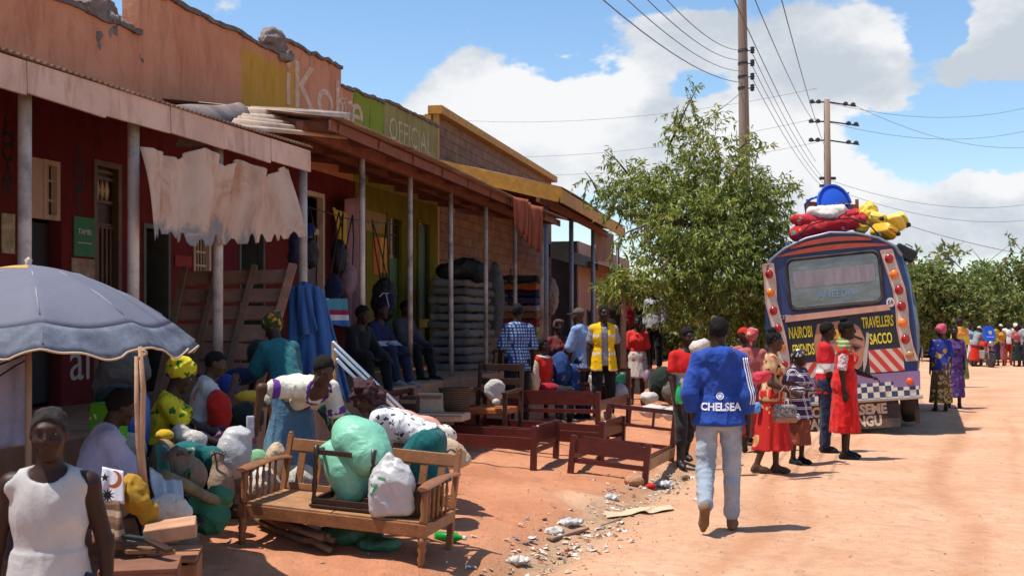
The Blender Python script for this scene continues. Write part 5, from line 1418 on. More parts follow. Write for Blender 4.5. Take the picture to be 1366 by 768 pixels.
# hazard boards
M_HW = mat('reflective_white_board', (.62, .48, .38), .5, .12, 6); M_HR = mat('reflective_red_stripe', (.55, .045, .03), .45, .12, 6)
for x0, x1, z0, z1, sg in ((-.78, -.20, .89, 1.13, -1), (.40, .90, .90, 1.24, 1)):
 hb_ = plate('hazard_board', [(x0, z0), (x1, z0), (x1, z1), (x0, z1)], M_HW, -.040, -.054)
 w = .085; h = z1 - z0; sl = h * .75; k = x0 - sl
 i = 0
 while k < x1 + sl:
  a, b = k, k + w
  poly = [(a, z0), (b, z0), (b + sl * (-sg), z1), (a + sl * (-sg), z1)] if True else None
  cl = []
  # clip to the board
  import itertools
  def clip(poly, lim, keep):
   out = []
   for (p, q) in zip(poly, poly[1:] + poly[:1]):
    ip, iq = keep(p[0], lim), keep(q[0], lim)
    if ip: out.append(p)
    if ip != iq: f = (lim - p[0]) / (q[0] - p[0]); out.append((lim, p[1] + f * (q[1] - p[1])))
   return out
  poly = clip(poly, x0 + .001, lambda x, l: x >= l);
  if len(poly) > 2: poly = clip(poly, x1 - .001, lambda x, l: x <= l)
  if len(poly) > 2:
   mb = MB(); mb.prism(poly, lambda p, q: (p, -.053, q), lambda p, q: (p, -.0565, q)); mb.build('red_stripe', M_HR, hb_)
  k += w * 2
# bumper band, chequers, bumper
m = bpy.data.materials.new('chequered_band'); t = NT(m); ck = t.node('ShaderNodeTexChecker'); v = t.coord('Object', (1, 1, 1), (0, 0, 0), (.02, .5, .012)); t.link(v, ck.inputs['Vector']); ck.inputs['Scale'].default_value = 1 / .088
nz = t.noise(t.coord('Object'), 9, 5, .7)
ck.inputs['Color1'].default_value = (.66, .60, .50, 1); ck.inputs['Color2'].default_value = (.030, .045, .105, 1); t.base(t.mix(t.ramp(nz, [(.55, 0), (.75, .75)]), ck.outputs['Color'], (.30, .15, .085))); t.b.inputs['Roughness'].default_value = .5; M_CHECK = m
bb = plate('bumper_band', [(-1.10, .60), (1.10, .60), (1.12, .88), (-1.12, .88)], M_PURP, -.024, -.085)
plate('chequered_strip', [(-.98, .50), (1.08, .50), (1.08, .655), (.72, .655), (.72, .745), (-.98, .745)], M_CHECK, -.030, -.0905, bb)
mb = MB(); mb.box((0, -.07, .485), (2.26, .14, .045), bev=.01); mb.build('rear_bumper', M_CHROME, bus)
for x in (-.82, .96):
 mb = MB(); mb.s = True; mb.lathe([(.052, 0), (.052, .012), (.044, .03), (0, .036)], (x, -.085, .735), 18, Matrix.Rotation(R(90), 3, 'X')); mb.build('reflector', mat('orange_reflector', (.80, .10, .02), .25), bb)
# mud flap with slogan
mf = empty('mud_flap', parent=bus)
mb = MB(); mb.grid(lambda u, v: Vector((-1.03 + 1.80 * u, -.03 + .02 * math.sin(u * 5) - .05 * v, .46 - .40 * v)), 12, 6, .01); fo = mb.build('rubber_sheet', M_RUB, mf, fix=False)
M_SL = mat('worn_cream_lettering', (.58, .43, .31), .8, .3, 14)
for s_, z, x in (('WACHA WASEME', .345, -.12), ('MPAJI NI MUNGU', .165, -.13)):
 v_, f_ = text_mesh(s_, .205, .001, .010, xscale=.86 if z > .3 else .80)
 mesh_obj('lettering', [(p[0] + x, -.030 + .02 * math.sin((p[0] + x + 1.03) / 1.8 * 5) - .05 * (.46 - (p[1] + z)) / .4 - .012 - p[2], p[1] + z) for p in v_], f_, M_SL, mf)
# running gear
for x in (-.88, .88):
 for y in (1.5, 5.3):
  w_ = empty('wheel', parent=bus)
  mb = MB(); mb.s = True; mb.lathe([(.20, -.12), (.36, -.12), (.395, -.08), (.40, 0), (.395, .08), (.36, .12), (.20, .12)], (x, y, .40), 28, Matrix.Rotation(R(90), 3, 'Y')); mb.build('tyre', M_RUB, w_)
  mb = MB(); mb.lathe([(0, -.09), (.2, -.1), (.2, .1), (0, .09)], (x, y, .40), 20, Matrix.Rotation(R(90), 3, 'Y')); mb.build('rim', M_CHROME, w_)
mb = MB(); mb.box((0, 3.2, .53), (1.5, 5.6, .16)); mb.build('chassis', M_RUB, bus)
for sg in (-1, 1):
 for i in range(5):
  mb = MB(); mb.box((sg * 1.095, .9 + i * 1.1, 2.08), (.012, .95, .58), Matrix.Rotation(R(-sg * 9), 3, 'Y'), bev=.004); mb.build('side_window', M_GLASS, bus)
 mb = MB(); mb.box((sg * 1.16, 3.3, 1.05), (.015, 6.2, .12)); mb.build('side_stripe', M_PEACH, bus)
mb = MB(); mb.box((0, -.09, .22), (.05, .02, .02));
hook = MB(); hook.bar((1.02, -.05, .48), (1.02, -.02, .08), .07, .02); hook.build('mud_guard', M_RUB, bus)
for x in (-.72, .72):
 mb = MB(); mb.bar((x, .3, 2.94), (x, 6.2, 2.94), .03, .03);
 for i in range(6): mb.bar((x, .4 + i * 1.1, 2.80), (x, .4 + i * 1.1, 2.96), .025, .025, (0, 1, 0))
 mb.build('roof_rack_rail', M_CHROME, bus)
def remap(o):
 for c in o.children:
  if c.type == 'MESH':
   for v in c.data.vertices:
    z = v.co.z; v.co.z = z if z < 1.2 else (1.2 + (z - 1.2) * 1.17 if z < 2.53 else 2.756 + (z - 2.53) * .76)
  remap(c)
remap(bus)
BH_ = R(-19)
bus.matrix_world = Matrix.Translation(bus_c + Vector((.02, 0, .0))) @ Matrix.Rotation(BH_, 4, 'Z') @ Matrix.Rotation(R(-5.2), 4, 'Y')
def BP(x, y, z): return bus.matrix_world @ Vector((x, y, z))

# ------------------------------------------------------------------ load on the bus roof
RY = 19.3
def roofload():
 redm = pat_floral('red_blanket_print', (.46, .025, .030), [(.55, .33, .06), (.52, .07, .07), (.16, .20, .16), (.60, .22, .20)], 5, .33)
 redm2 = pat_floral('crimson_blanket_print', (.50, .035, .045), [(.56, .30, .08), (.40, .02, .03), (.60, .28, .25)], 7, .30)
 p = lambda px, py, Y=RY: np.array(W(px, py, Y))
 lump('rolled_mattress', 'lower folded red printed mattress on the bus roof, bent over the left edge', 'mattress', [('c', p(1063, 311), p(1100, 301), .13, .14), ('c', p(1100, 301), p(1148, 293), .14, .13)], redm, .022, .02, 6, 2)
 lump('rolled_mattress', 'upper folded red mattress tied with yellow string on the bus roof', 'mattress', [('c', p(1062, 293), p(1098, 293), .085, .095), ('c', p(1098, 293), p(1143, 285), .095, .085)], redm2, .02, .018, 7, 3)
 lump('white_sack', 'white sack between the red mattress and the blue chair on the bus roof', 'sack', [('c', p(1083, 283), p(1122, 281), .085, .10), ('e', p(1103, 287), (.22, .15, .08))], mat('white_woven_sack', (.70, .62, .54), .85, .15, 7, .3, dirt=(.5, .32, .22), dirtamt=.3), .02, .015, 8, 4)
 # blue plastic chair lying on its back
 ch = empty('plastic_chair', label='blue plastic armchair lying on top of the bus roof load', cat='chair')
 mb = MB(); mb.s = True
 bl = mat('blue_moulded_plastic', (.025, .10, .58), .3, .1, 4, spec=.5)
 def shell(u, v):
  a = PI * u; r = .27 + .02 * math.sin(v * PI)
  return Vector((r * math.cos(a), (v - .5) * .10 * math.sin(a) , .02 + .36 * math.sin(a) ** .8 * (1 - .10 * v)))
 def disc_(u, v):
  a = PI * u; return Vector((.265 * v * math.cos(a), .02 - .07 * (1 - v * v), .03 + .36 * v * math.sin(a)))
 mb.grid(disc_, 22, 8, .008); mb.build('backrest', bl, ch, fix=False)
 mb = MB(); mb.s = True; mb.tube([Vector((.275 * math.cos(PI * i / 18), 0, .03 + .37 * math.sin(PI * i / 18))) for i in range(19)], .022, 8); mb.build('back_rim', bl, ch)
 mb = MB(); mb.s = True; mb.grid(lambda u, v: Vector((-.25 + .5 * u, .02 + .42 * v, .03 + .02 * math.sin(u * PI))), 8, 8, .008); mb.build('seat', bl, ch, fix=False)
 for sg in (-1, 1):
  mb = MB(); mb.s = True; mb.tube([(sg * .27, 0, .22), (sg * .31, .12, .23), (sg * .31, .32, .20), (sg * .27, .42, .03)], .022, 8); mb.build('armrest', bl, ch)
  for y in (.05, .40): mb = MB(); mb.s = True; mb.tube([(sg * .24, y, .03), (sg * .28, y + .03, -.30)], [.026, .018], 8); mb.build('leg', bl, ch)
 ch.location = W(1114, 276, RY + .1); ch.rotation_euler = (R(-12), R(-8), R(14)); ch.scale = (1.05, 1.05, .92)
 # wooden bed end sticking out
 be = empty('bed_end', label='brown wooden bed end sticking up on the bus roof load behind the white sack', cat='bed end')
 mb = MB(); mb.bar(W(1078, 273, RY + .3), W(1143, 277, RY + .3), .04, .10); mb.build('rail', WOODBR, be)
 for px in (1077.5, 1143): mb = MB(); mb.bar(W(px, 266, RY + .3), W(px + 1, 300, RY + .3), .045, .05, (0, 1, 0)); mb.build('post', WOODBR, be)
 ym = mat('yellow_jerrycan_plastic', (.72, .38, .012), .35, .12, 4, spec=.5, dirt=(.45, .2, .03), dirtamt=.4); ym2 = mat('pale_yellow_plastic', (.75, .55, .09), .38, .12, 4, spec=.5)
 def can(label, px, py, Y, rot, m, sc=1.0):
  o = empty('jerrycan', label=label, cat='jerrycan', group='jerrycans on the bus roof')
  f = Field((-.2, -.15, -.25), (.2, .15, .28), .014); f.rbox((0, 0, 0), (.135, .10, .19), .045, None, .0); f.rbox((0, 0, .03), (.02, .2, .06), .02, None, .02, 'sub') if False else None
  f.rbox((0, 0, .19), (.11, .07, .05), .03, None, .04); f.obj('body', m, o)
  mb = MB(); mb.s = True; mb.tube([(-.09, 0, .22), (-.07, 0, .27), (.03, 0, .27), (.06, 0, .22)], .018, 8); mb.build('handle', m, o)
  mb = MB(); mb.s = True; mb.lathe([(.035, .2), (.035, .265), (0, .27)], (.095, 0, 0), 14); mb.build('cap', M_BLACKP, o)
  o.location = W(px, py, Y); o.rotation_euler = [R(a) for a in rot]; o.scale = (sc,) * 3
 can('deep yellow jerrycan lying on its side nearest the right roof edge of the bus', 1179, 309, 18.95, (90, 30, 20), ym, 1.0)
 can('pale yellow jerrycan with its bottom to the viewer, on the right of the roof load', 1192, 298, 19.2, (70, 60, 10), ym2, 1.05)
 can('pale yellow jerrycan lying behind the deep yellow one', 1172, 294, 19.3, (80, 20, -30), ym2, 1.0)
 lump('yellow_bag', 'crumpled yellow plastic bag topmost on the right of the bus roof', 'plastic bag', [('e', p(1158, 285), (.15, .12, .17)), ('e', p(1150, 300), (.12, .12, .14))], mat('yellow_polythene', (.78, .52, .04), .35, .15, 6), .018, .03, 9, 6)
 bx_ = empty('black_case', label='black flat case hanging over the right side of the bus roof', cat='case')
 mb = MB(); mb.box((0, 0, 0), (.34, .30, .20), bev=.03); mb.build('body', mat('black_case_vinyl', (.012, .012, .013), .5), bx_)
 mb = MB(); mb.tube([(-.06, 0, .10), (-.05, 0, .14), (.05, 0, .14), (.06, 0, .10)], .01, 6); mb.build('handle', M_RUB, bx_)
 bx_.location = W(1207, 338, 18.75); bx_.rotation_euler = (0, R(28), R(-15))
 mb = MB(); mb.s = True
 mb.tube([W(1062, 318, 18.7), W(1080, 300, 18.75), W(1105, 293, 18.8), W(1135, 291, 18.8), W(1160, 300, 18.8), W(1180, 322, 18.7)], .012, 6)
 tag(mb.build('rope', mat('black_rope', (.02, .018, .016), .9), None), 'dark rope tied across the bus roof load', 'rope')
roofload()
# ------------------------------------------------------------------ trees, poles, wires
def leaf_mat(name, c0, c1, c2, trans=.35):
 m = bpy.data.materials.new(name); t = NT(m)
 g = t.node('ShaderNodeNewGeometry'); v = t.coord('Object')
 n = t.noise(v, 1.1, 3, .6)
 k = t.math('ADD', t.math('MULTIPLY', g.outputs['Random Per Island'], .65), t.math('MULTIPLY', n, .45))
 c = t.ramp(k, [(.18, c0), (.5, c1), (.80, c2), (.95, dk((c2[0] * 1.25, c2[1] * .85, c2[2]), 1))])
 t.base(c); t.b.inputs['Roughness'].default_value = .45; t.b.inputs['Specular IOR Level'].default_value = .35
 tr = t.node('ShaderNodeBsdfTranslucent'); t.link(t.mix(.35, c, (.22, .30, .02)), tr.inputs['Color'])
 ms = t.node('ShaderNodeMixShader'); ms.inputs[0].default_value = trans
 t.link(t.b.outputs[0], ms.inputs[1]); t.link(tr.outputs[0], ms.inputs[2]); t.link(ms.outputs[0], t.out.inputs['Surface'])
 return m
BARK = mat('grey_brown_bark', (.15, .095, .06), .95, .4, 6, .9, 25, stretch=(1, 1, .3))

def leaves(centres, dirs, n, ln, wd, spread, droop, rs, jit=.35):
 """leaf blades hung along twigs; returns verts, quads (numpy)"""
 N = len(centres) * n
 C = np.repeat(np.array(centres), n, 0); D = np.repeat(np.array(dirs), n, 0)
 t = rs.uniform(0, 1, (N, 1)); C = C + D * t * spread
 side = rs.normal(size=(N, 3)); ax = D * .45 + side * .55 + np.array([0, 0, -droop]); ax /= np.linalg.norm(ax, axis=1)[:, None]
 w = np.cross(ax, rs.normal(size=(N, 3))); w /= np.linalg.norm(w, axis=1)[:, None] + 1e-9
 l = ln * rs.uniform(1 - jit, 1 + jit, (N, 1)); wv = w * wd * rs.uniform(.7, 1.3, (N, 1)) * .5
 nn = np.cross(ax, w) * l * .10
 a = C; b = C + ax * l * .45 + wv + nn; c = C + ax * l; d = C + ax * l * .45 - wv + nn
 V = np.stack([a, b, c, d], 1).reshape(-1, 3); Q = np.arange(N * 4).reshape(-1, 4)
 return V, Q

def tree(label, base, blobs, trunk_pts, rs_seed, m, ntw, nleaf, ln, wd, cat='tree', group=None, trunk_r=.13, droop=.6, limbs=14, tw=.35, name='tree', sprays=(), barkm=None, inner=.3):
 o = empty(name, base, label=label, cat=cat, group=group); b = Vector(base)
 rs = np.random.RandomState(rs_seed)
 mb = MB(); mb.s = True
 for pts in trunk_pts:
  P = [Vector(p) - b for p in pts]; n = len(P); mb.tube(P, [trunk_r * (1 - .62 * i / (n - 1)) for i in range(n)] if pts is trunk_pts[0] else [trunk_r * .7 * (1 - .75 * i / (n - 1)) for i in range(n)], 9)
 wgt = np.array([q[1][0] * q[1][1] * q[1][2] for q in blobs]) ** .75; wgt /= wgt.sum()
 cs = []; ds = []
 for _ in range(ntw):
  q = blobs[rs.choice(len(blobs), p=wgt)]
  d = rs.normal(size=3); d /= np.linalg.norm(d); r = rs.uniform(inner, 1) ** .45
  p = np.array(q[0]) + d * np.array(q[1]) * r * (1 + .12 * math.sin(7 * d[0] + 5 * d[2] + rs_seed))
  cs.append(p - np.array(b)); dd = d * .7 + rs.normal(size=3) * .5 + np.array([0, 0, -.1]); ds.append(dd / np.linalg.norm(dd))
 for (p0, p1, k) in sprays:
  for i in range(k):
   f = rs.uniform(0, 1); cs.append(np.array(Vector(p0).lerp(Vector(p1), f) - b) + rs.normal(size=3) * .07); ds.append(nz_(rs.normal(size=3) + np.array([0, 0, -.8])))
  mb.tube([Vector(p0) - b, (Vector(p0) + Vector(p1)) / 2 - b + Vector((0, 0, .05)), Vector(p1) - b], [.025, .016, .006], 6)
 top = Vector(trunk_pts[0][-1]) - b
 for i in range(limbs):
  q = blobs[i % len(blobs)]; e = Vector(q[0]) - b + Vector(rs.normal(size=3) * np.array(q[1]) * .45)
  s_ = Vector(trunk_pts[i % len(trunk_pts)][-1]) - b; md = s_.lerp(e, .5) + Vector((0, 0, .12)); mb.tube([s_, md, e], [trunk_r * .38, trunk_r * .22, trunk_r * .07], 6)
 mb.build('trunk', barkm or BARK, o)
 V, Q = leaves(cs, ds, nleaf, ln, wd, tw, droop, rs)
 mesh_obj('crown', V, Q, m, o)
 return o
M_LEAF = leaf_mat('street_tree_leaf', (.065, .10, .016), (.19, .24, .042), (.46, .46, .11))
M_LEAFB = leaf_mat('bush_leaf', (.06, .095, .024), (.15, .20, .055), (.32, .35, .11), .3)
M_LEAFY = leaf_mat('yellowing_bush_leaf', (.045, .065, .014), (.12, .15, .035), (.24, .25, .07), .3)
TY = 23.0
def tb(px, py, rx, ry, Y=TY, rd=None): return (tuple(W(px, py, Y)), (rx * Y / F, (rd or rx) * Y / F, ry * Y / F))
tbase = G(948, TY)
tree('leafy green street tree with drooping leaves in front of the yellow trimmed shop', tbase,
  [tb(905, 245, 50, 42), tb(962, 230, 48, 40), tb(855, 262, 50, 34), tb(920, 300, 75, 55, 22.4), tb(985, 290, 60, 62), tb(1015, 340, 40, 55), tb(900, 350, 55, 45, 22), tb(955, 365, 65, 48, 22), tb(1000, 395, 38, 42), tb(835, 250, 40, 20),
  tb(890, 390, 26, 30, 22), tb(940, 180, 30, 22), tb(1003, 200, 14, 10), tb(1030, 262, 26, 14), tb(1035, 385, 26, 42), tb(985, 425, 40, 22), tb(930, 420, 42, 22, 22), tb(1012, 300, 34, 50)],
  [[tbase, W(957, 470, TY), W(962, 420, TY), W(948, 370, TY), W(935, 310, TY)], [W(962, 420, TY), W(985, 370, TY), W(985, 310, TY)], [W(958, 440, TY), W(915, 370, 22.6), W(900, 320, 22.5)]],
  11, M_LEAF, 1950, 18, .125, .031, trunk_r=.15, droop=.75, limbs=26, tw=.40, inner=.05,
  sprays=[(W(895, 190, TY), W(934, 110, TY), 16), (W(900, 170, TY), W(905, 140, TY), 5), (W(1020, 275, TY), W(1066, 252, TY), 10), (W(800, 262, TY), W(780, 228, TY), 5), (W(840, 235, TY), W(806, 200, TY), 4), (W(862, 300, 21.5), W(815, 325, 21.3), 9), (W(850, 380, 21.5), W(822, 372, 21.3), 8), (W(985, 200, TY), W(1012, 182, TY), 7)])
# slender second trunk seen beside the man in the vest
t2 = G(832, 21.2)
tree('young tree with a thin peeling trunk between the yellow vest and the red blouse', t2, [tb(828, 385, 22, 14, 21.2), tb(848, 372, 16, 12, 21.2)], [[t2, W(830, 470, 21.2), W(832, 410, 21.2), W(830, 375, 21.2)]], 5, M_LEAF, 70, 12, .15, .04, trunk_r=.09, limbs=5, tw=.25, barkm=mat('pale_peeling_bark', (.30, .17, .10), .95, .45, 8, .9, 25, stretch=(1, 1, .3)))
# dark growth behind the tree and the far bushes on the right
def bush(label, px, py, Y, rx, ry, seed, m=M_LEAFB, n=900, ln=.21, wd=.09, parts=6, group='trees and bushes along the far roadside', name='bush_tree'):
 base = W(px, HY + EYE * F / Y, Y); rs = np.random.RandomState(seed); bl = []
 for i in range(parts):
  bl.append(tb(px + rs.uniform(-.6, .6) * rx, py + rs.uniform(-.55, .6) * ry, rx * rs.uniform(.38, .62), ry * rs.uniform(.38, .62), Y + rs.uniform(-1.2, 1.2)))
 bl.append(tb(px, py + ry * .5, rx * .8, ry * .6, Y))
 sp = [(W(px + rs.uniform(-.7, .7) * rx, py - ry * .5, Y), W(px + rs.uniform(-.8, .8) * rx, py - ry * rs.uniform(1.0, 1.3), Y), 5) for _ in range(3)]
 return tree(label, base, bl, [[base, W(px, py + ry * .6, Y), W(px, py, Y)], [base, W(px - rx * .3, py, Y)], [base, W(px + rx * .3, py, Y)]], seed, m, n, 18, ln, wd, group=group, trunk_r=.12, droop=.25, limbs=12, tw=.6, name=name, sprays=sp, inner=.1)
bush('broad green bushy tree directly right of the bus', 1262, 392, 52, 52, 58, 21, n=1100)
bush('dense bushy tree in the middle of the far roadside growth', 1322, 398, 56, 50, 62, 22, n=1100)
bush('pale feathery tree at the right edge of the picture', 1372, 388, 60, 44, 70, 23, M_LEAFY, n=900)
bush('low dark bush filling the gap behind the bus', 1222, 415, 58, 45, 48, 24, n=700)
bush('wide bush beyond the right edge of the picture', 1450, 400, 60, 70, 65, 25, n=800)
bush('bushy tree beyond the front of the bus', 1150, 410, 60, 60, 60, 26, n=700)
bush('shady tree behind the street tree and the waiting women', 1030, 420, 40, 55, 50, 27, n=800, ln=.24)
bush('dark leafy bush behind the man in the blue hooded top', 975, 425, 36, 55, 45, 28, n=900, ln=.22)
bush('olive bush beside the pink brick building', 885, 420, 44, 35, 45, 29, n=600)
# low scrub closing the far ground: nobody could count it
rs = np.random.RandomState(5); cs = []; ds = []
for i in range(2600):
 a = rs.uniform(-10, 130); y = rs.uniform(62, 80); cs.append((a, y, abs(rs.normal()) * 1.6)); d = rs.normal(size=3); d[2] = abs(d[2]); ds.append(nz_(d))
V, Q = leaves(cs, ds, 12, .5, .25, .9, .1, rs); tag(mesh_obj('roadside_scrub', V, Q, M_LEAFB), kind='stuff')

# poles
M_POLE = mat('grey_weathered_pole', (.28, .20, .15), .9, .3, 4, .5, 30, stretch=(1, 1, .08), dirt=(.12, .08, .06), dirtamt=.5); M_INS = mat('dark_insulator', (.03, .028, .03), .4)
P1Y, P2Y = 29.0, 52.0
p1 = empty('utility_pole', G(995, P1Y), label='tall wooden utility pole rising out of the street tree', cat='utility pole', group='wooden power poles')
b0 = Vector(p1.location); mb = MB(); mb.s = True; mb.tube([Vector((0, 0, -.2)), W(993, 200, P1Y) - b0, W(990, 0, P1Y) - b0, W(989, -130, P1Y) - b0], [.17, .135, .105, .09], 14); mb.build('shaft', M_POLE, p1)
for py in (68, 85, 103, 118):
 c_ = W(991, py, P1Y) - b0; mb = MB(); mb.lathe([(.125, -.03), (.125, .03)], c_, 14); mb.build('bracket', M_INS, p1)
 mb = MB(); mb.s = True; cc = W(1002, py, P1Y) - b0; mb.lathe([(.02, -.08), (.06, -.06), (.04, -.03), (.065, 0), (.04, .03), (.06, .07), (.02, .09)], cc + Vector((.02, -.05, 0)), 10); mb.bar(c_, cc, .02, .02); mb.build('insulator', M_INS, p1)
p2 = empty('utility_pole', G(1103, P2Y), label='shorter far utility pole with cross arms above the bus', cat='utility pole', group='wooden power poles')
b0 = Vector(p2.location); mb = MB(); mb.s = True; mb.tube([Vector((0, 0, 0)), W(1104, 250, P2Y) - b0, W(1103, 133, P2Y) - b0], [.19, .16, .13], 12); mb.build('shaft', M_POLE, p2)
for py, x0, x1 in ((137, 1083, 1142), (163, 1082, 1146), (188, 1082, 1146)):
 mb = MB(); mb.tube([W(x0, py, P2Y) - b0, W(1103, py - 1, P2Y) - b0, W(x1, py + 5, P2Y) - b0], .035, 6); mb.build('cross_arm', M_INS, p2)
 for px, dy in ((x0, 0), (x0 + 9, 0), (x1 - 4, 4), (x1 - 14, 3)):
  mb = MB(); mb.lathe([(.02, -.05), (.11, -.02), (.11, .08), (.03, .14)], W(px, py + dy, P2Y) - b0, 8); mb.build('insulator', M_INS, p2)
for py in (238, 248, 258):
 mb = MB(); mb.box(W(1104, py, P2Y) - b0, (.7, .12, .12)); mb.build('insulator', M_INS, p2)
M_WIRE = mat('dark_cable', (.13, .13, .14), .6)
def wire(label, a, b, sag=.3, r=.012):
 r *= .6; a, b = Vector(a), Vector(b); mb = MB(); mb.s = True
 mb.tube([a.lerp(b, i / 14) + Vector((0, 0, -4 * sag * (i / 14) * (1 - i / 14))) for i in range(15)], r, 5)
 tag(mb.build('power_line', M_WIRE, None), label, 'power line', 'overhead power lines')
for i, (x0, x1, y1) in enumerate(((810, 985, 110), (845, 986, 95), (874, 988, 80), (902, 990, 66))):
 wire(['lowest overhead line running from upper left to the tall pole', 'second lowest overhead line from upper left to the tall pole', 'third line from below, from upper left to the tall pole', 'topmost overhead line from upper left to the tall pole'][i], W(x0 - 40, -30, 12.5), W(x1 + 4, y1, P1Y), .25, .011 + .003 * (i == 0))
wire('taut stay cable slanting down from the tall pole into the tree', W(990, 122, P1Y), W(930, 165, 26), .05, .013)
for i, (x0, y0, x1, y1, Y0) in enumerate(((975, -10, 1088, 215, 20), (1003, -10, 1084, 160, 20), (1040, -10, 1102, 200, 20))):
 wire(['overhead line crossing behind the tall pole', 'overhead line falling steeply between the two poles', 'overhead line dropping towards the far pole from above'][i], W(x0, y0, Y0), W(x1, y1, P2Y - 1), .2, .016)
for i, (py, y1) in enumerate(((70, 240), (87, 246), (104, 252))):
 wire(['thin line from the tall pole down to the far pole, upper', 'thin line from the tall pole down to the far pole, middle', 'thin line from the tall pole down to the far pole, lower'][i], W(1003, py, P1Y), W(1100, y1, P2Y), .3, .014)
for i, (x0, y0, x1, y1) in enumerate(((1104, 137, 1420, 128), (1104, 163, 1420, 160), (1142, 142, 1420, 190), (1105, 240, 1420, 262), (1106, 250, 1420, 285))):
 wire(['highest faint line from the far pole to the right', 'second faint line from the far pole to the right', 'faint line sloping down right from the top cross arm', 'upper of the two low lines right of the far pole', 'lower of the two low lines right of the far pole'][i], W(x0, y0, P2Y), W(x1, y1, P2Y + 14), .9, .016)
for i, (y0, y1) in enumerate(((115, 108), (163, 148), (186, 180))):
 wire(['faint line crossing the white cloud, upper', 'faint line crossing the white cloud, middle', 'faint line crossing the white cloud, lower'][i], W(600, y0 + 45, 62), W(1090, y1 + 10, P2Y), .6, .013)
wire('low line running from the roof load of the bus down to the right bushes', W(1110, 262, P2Y), W(1400, 345, 42), .3, .022)
# ------------------------------------------------------------------ goods on the ground and hanging up
def blob(name, label, cat, px, py, Y, rx, ry, m, seed=1, extra=(), h=.02, amp=.012, freq=11, dz=.8, group=None, yaw=0):
 """soft object by its picture place and size at distance Y; extra = more (px, py, rx, ry, dY)"""
 k = Y / F; pr = [('e', tuple(W(px, py, Y)), (rx * k, max(rx, ry) * dz * k, ry * k), yaw)]
 for e in extra:
  Y2 = Y + (e[4] if len(e) > 4 else 0); pr.append(('e', tuple(W(e[0], e[1], Y2)), (e[2] * k, max(e[2], e[3]) * .8 * k, e[3] * k)))
 r_ = (rx * ry) ** .5 * k
 return lump(name, label, cat, pr, m, min(h, .016 if Y < 11 else .022), amp / .012 * .10 * min(r_, .2) if amp <= .013 else amp, min(.85 / r_, 16) if freq == 11 else freq, seed, group)
M_JUTE = mat('brown_jute_sacking', (.25, .17, .115), .95, .25, 8, .6, 70, crumple=7, dirt=(.12, .08, .055)); M_JUTED = mat('dark_grey_sacking', (.13, .11, .095), .95, .3, 8, .5, 60, crumple=7)
M_MINT = mat('mint_woven_plastic', (.20, .50, .34), .42, .10, 6, .25, 60, spec=.4, crumple=6); M_WSACK = mat('white_woven_plastic', (.55, .51, .45), .6, .18, 6, .3, 60, crumple=9, dirt=(.45, .30, .20), dirtamt=.4)
M_GSACK = mat('green_mesh_sacking', (.03, .15, .075), .7, .3, 9, .5, 50, crumple=9); M_PEACHS = mat('peach_cotton_bundle', (.60, .30, .22), .9, .12, 6, .2, crumple=8); M_BEIGE = mat('beige_sacking', (.56, .40, .27), .9, .2, 6, .4, 50, crumple=8, dirt=(.35, .2, .12), dirtamt=.4)
M_TEALC = cloth('teal_cloth', (.010, .11, .11)); M_LAV = cloth('lavender_cloth', (.40, .38, .52)); M_BLUEC = cloth('blue_barrel_plastic', (.02, .085, .30)); M_REDC = cloth('red_cloth', (.50, .022, .012)); M_YELC = cloth('mustard_cloth', (.55, .34, .02))
M_POLY = mat('white_polythene', (.60, .58, .57), .3, .15, 6, .2, 30, trans=.2, spec=.5, crumple=10)
M_DARKC = cloth('dark_green_cloth', (.02, .03, .024)); M_NAVY = cloth('navy_cloth', (.012, .016, .045))

# --- bags on and behind the sofa
SM = SOFA.matrix_world
sp = lambda x, y, z: tuple(SM @ Vector((x, y, z)))
lump('mint_bag', 'lower bulging mint green bag squeezed into the black frame on the sofa', 'bag', [('e', sp(.70, .30, .56), (.165, .14, .18)), ('e', sp(.73, .29, .43), (.11, .11, .12)), ('e', sp(.60, .34, .66), (.15, .13, .11))], M_MINT, .016, .006, 9, 3, k=.06)
lump('mint_bag', 'upper mint green bag with a creased neck leaning right on top of the other', 'bag', [('e', sp(.77, .30, .77), (.20, .18, .16)), ('e', sp(.88, .24, .68), (.16, .15, .14)), ('e', sp(.66, .36, .84), (.12, .12, .10))], M_MINT, .016, .006, 9, 4, k=.06)
wb = lump('plastic_bag', 'white plastic carrier bag with green print on the sofa', 'plastic bag', [('b', sp(1.10, .12, .45), (.15, .10, .14), .05), ('e', sp(1.11, .12, .55), (.13, .10, .12)), ('c', sp(1.04, .12, .60), sp(1.06, .12, .70), .085, .035), ('c', sp(1.15, .12, .60), sp(1.13, .12, .68), .07, .03)], M_POLY, .011, .009, 10, 5)
def on_surface(o, M4, words, size, m, name='lettering', xscale=1.0, push=.007, nrm=None):
 """letters wrapped onto the object o: cast along local -Z of M4 (both in o's space)"""
 v, f = text_mesh(words, size, 0, .003, xscale=xscale) if isinstance(words, str) else words
 d = (M4.to_3x3() @ Vector((0, 0, -1))).normalized(); out = []
 dg = bpy.context.evaluated_depsgraph_get(); ok = True
 from mathutils.bvhtree import BVHTree
 bv = BVHTree.FromPolygons([q.co for q in o.data.vertices], [list(q.vertices) for q in o.data.polygons])
 for p in v:
  s = M4 @ Vector((p[0], p[1], .5)); hit = bv.ray_cast(s, d, 2.0)
  out.append(tuple((hit[0] - d * push) if hit[0] else (s + d * .5)))
 return mesh_obj(name, out, f, m, o)
def face_cam(o, p, roll=0):
 """matrix in o's space: letters at world point p that face the street viewer"""
 M4 = Matrix.Translation(Vector(p)) @ Matrix.Rotation(R(90), 4, 'X') @ Matrix.Rotation(R(roll), 4, 'Z'); return o.matrix_world.inverted() @ M4
bpy.context.view_layer.update()
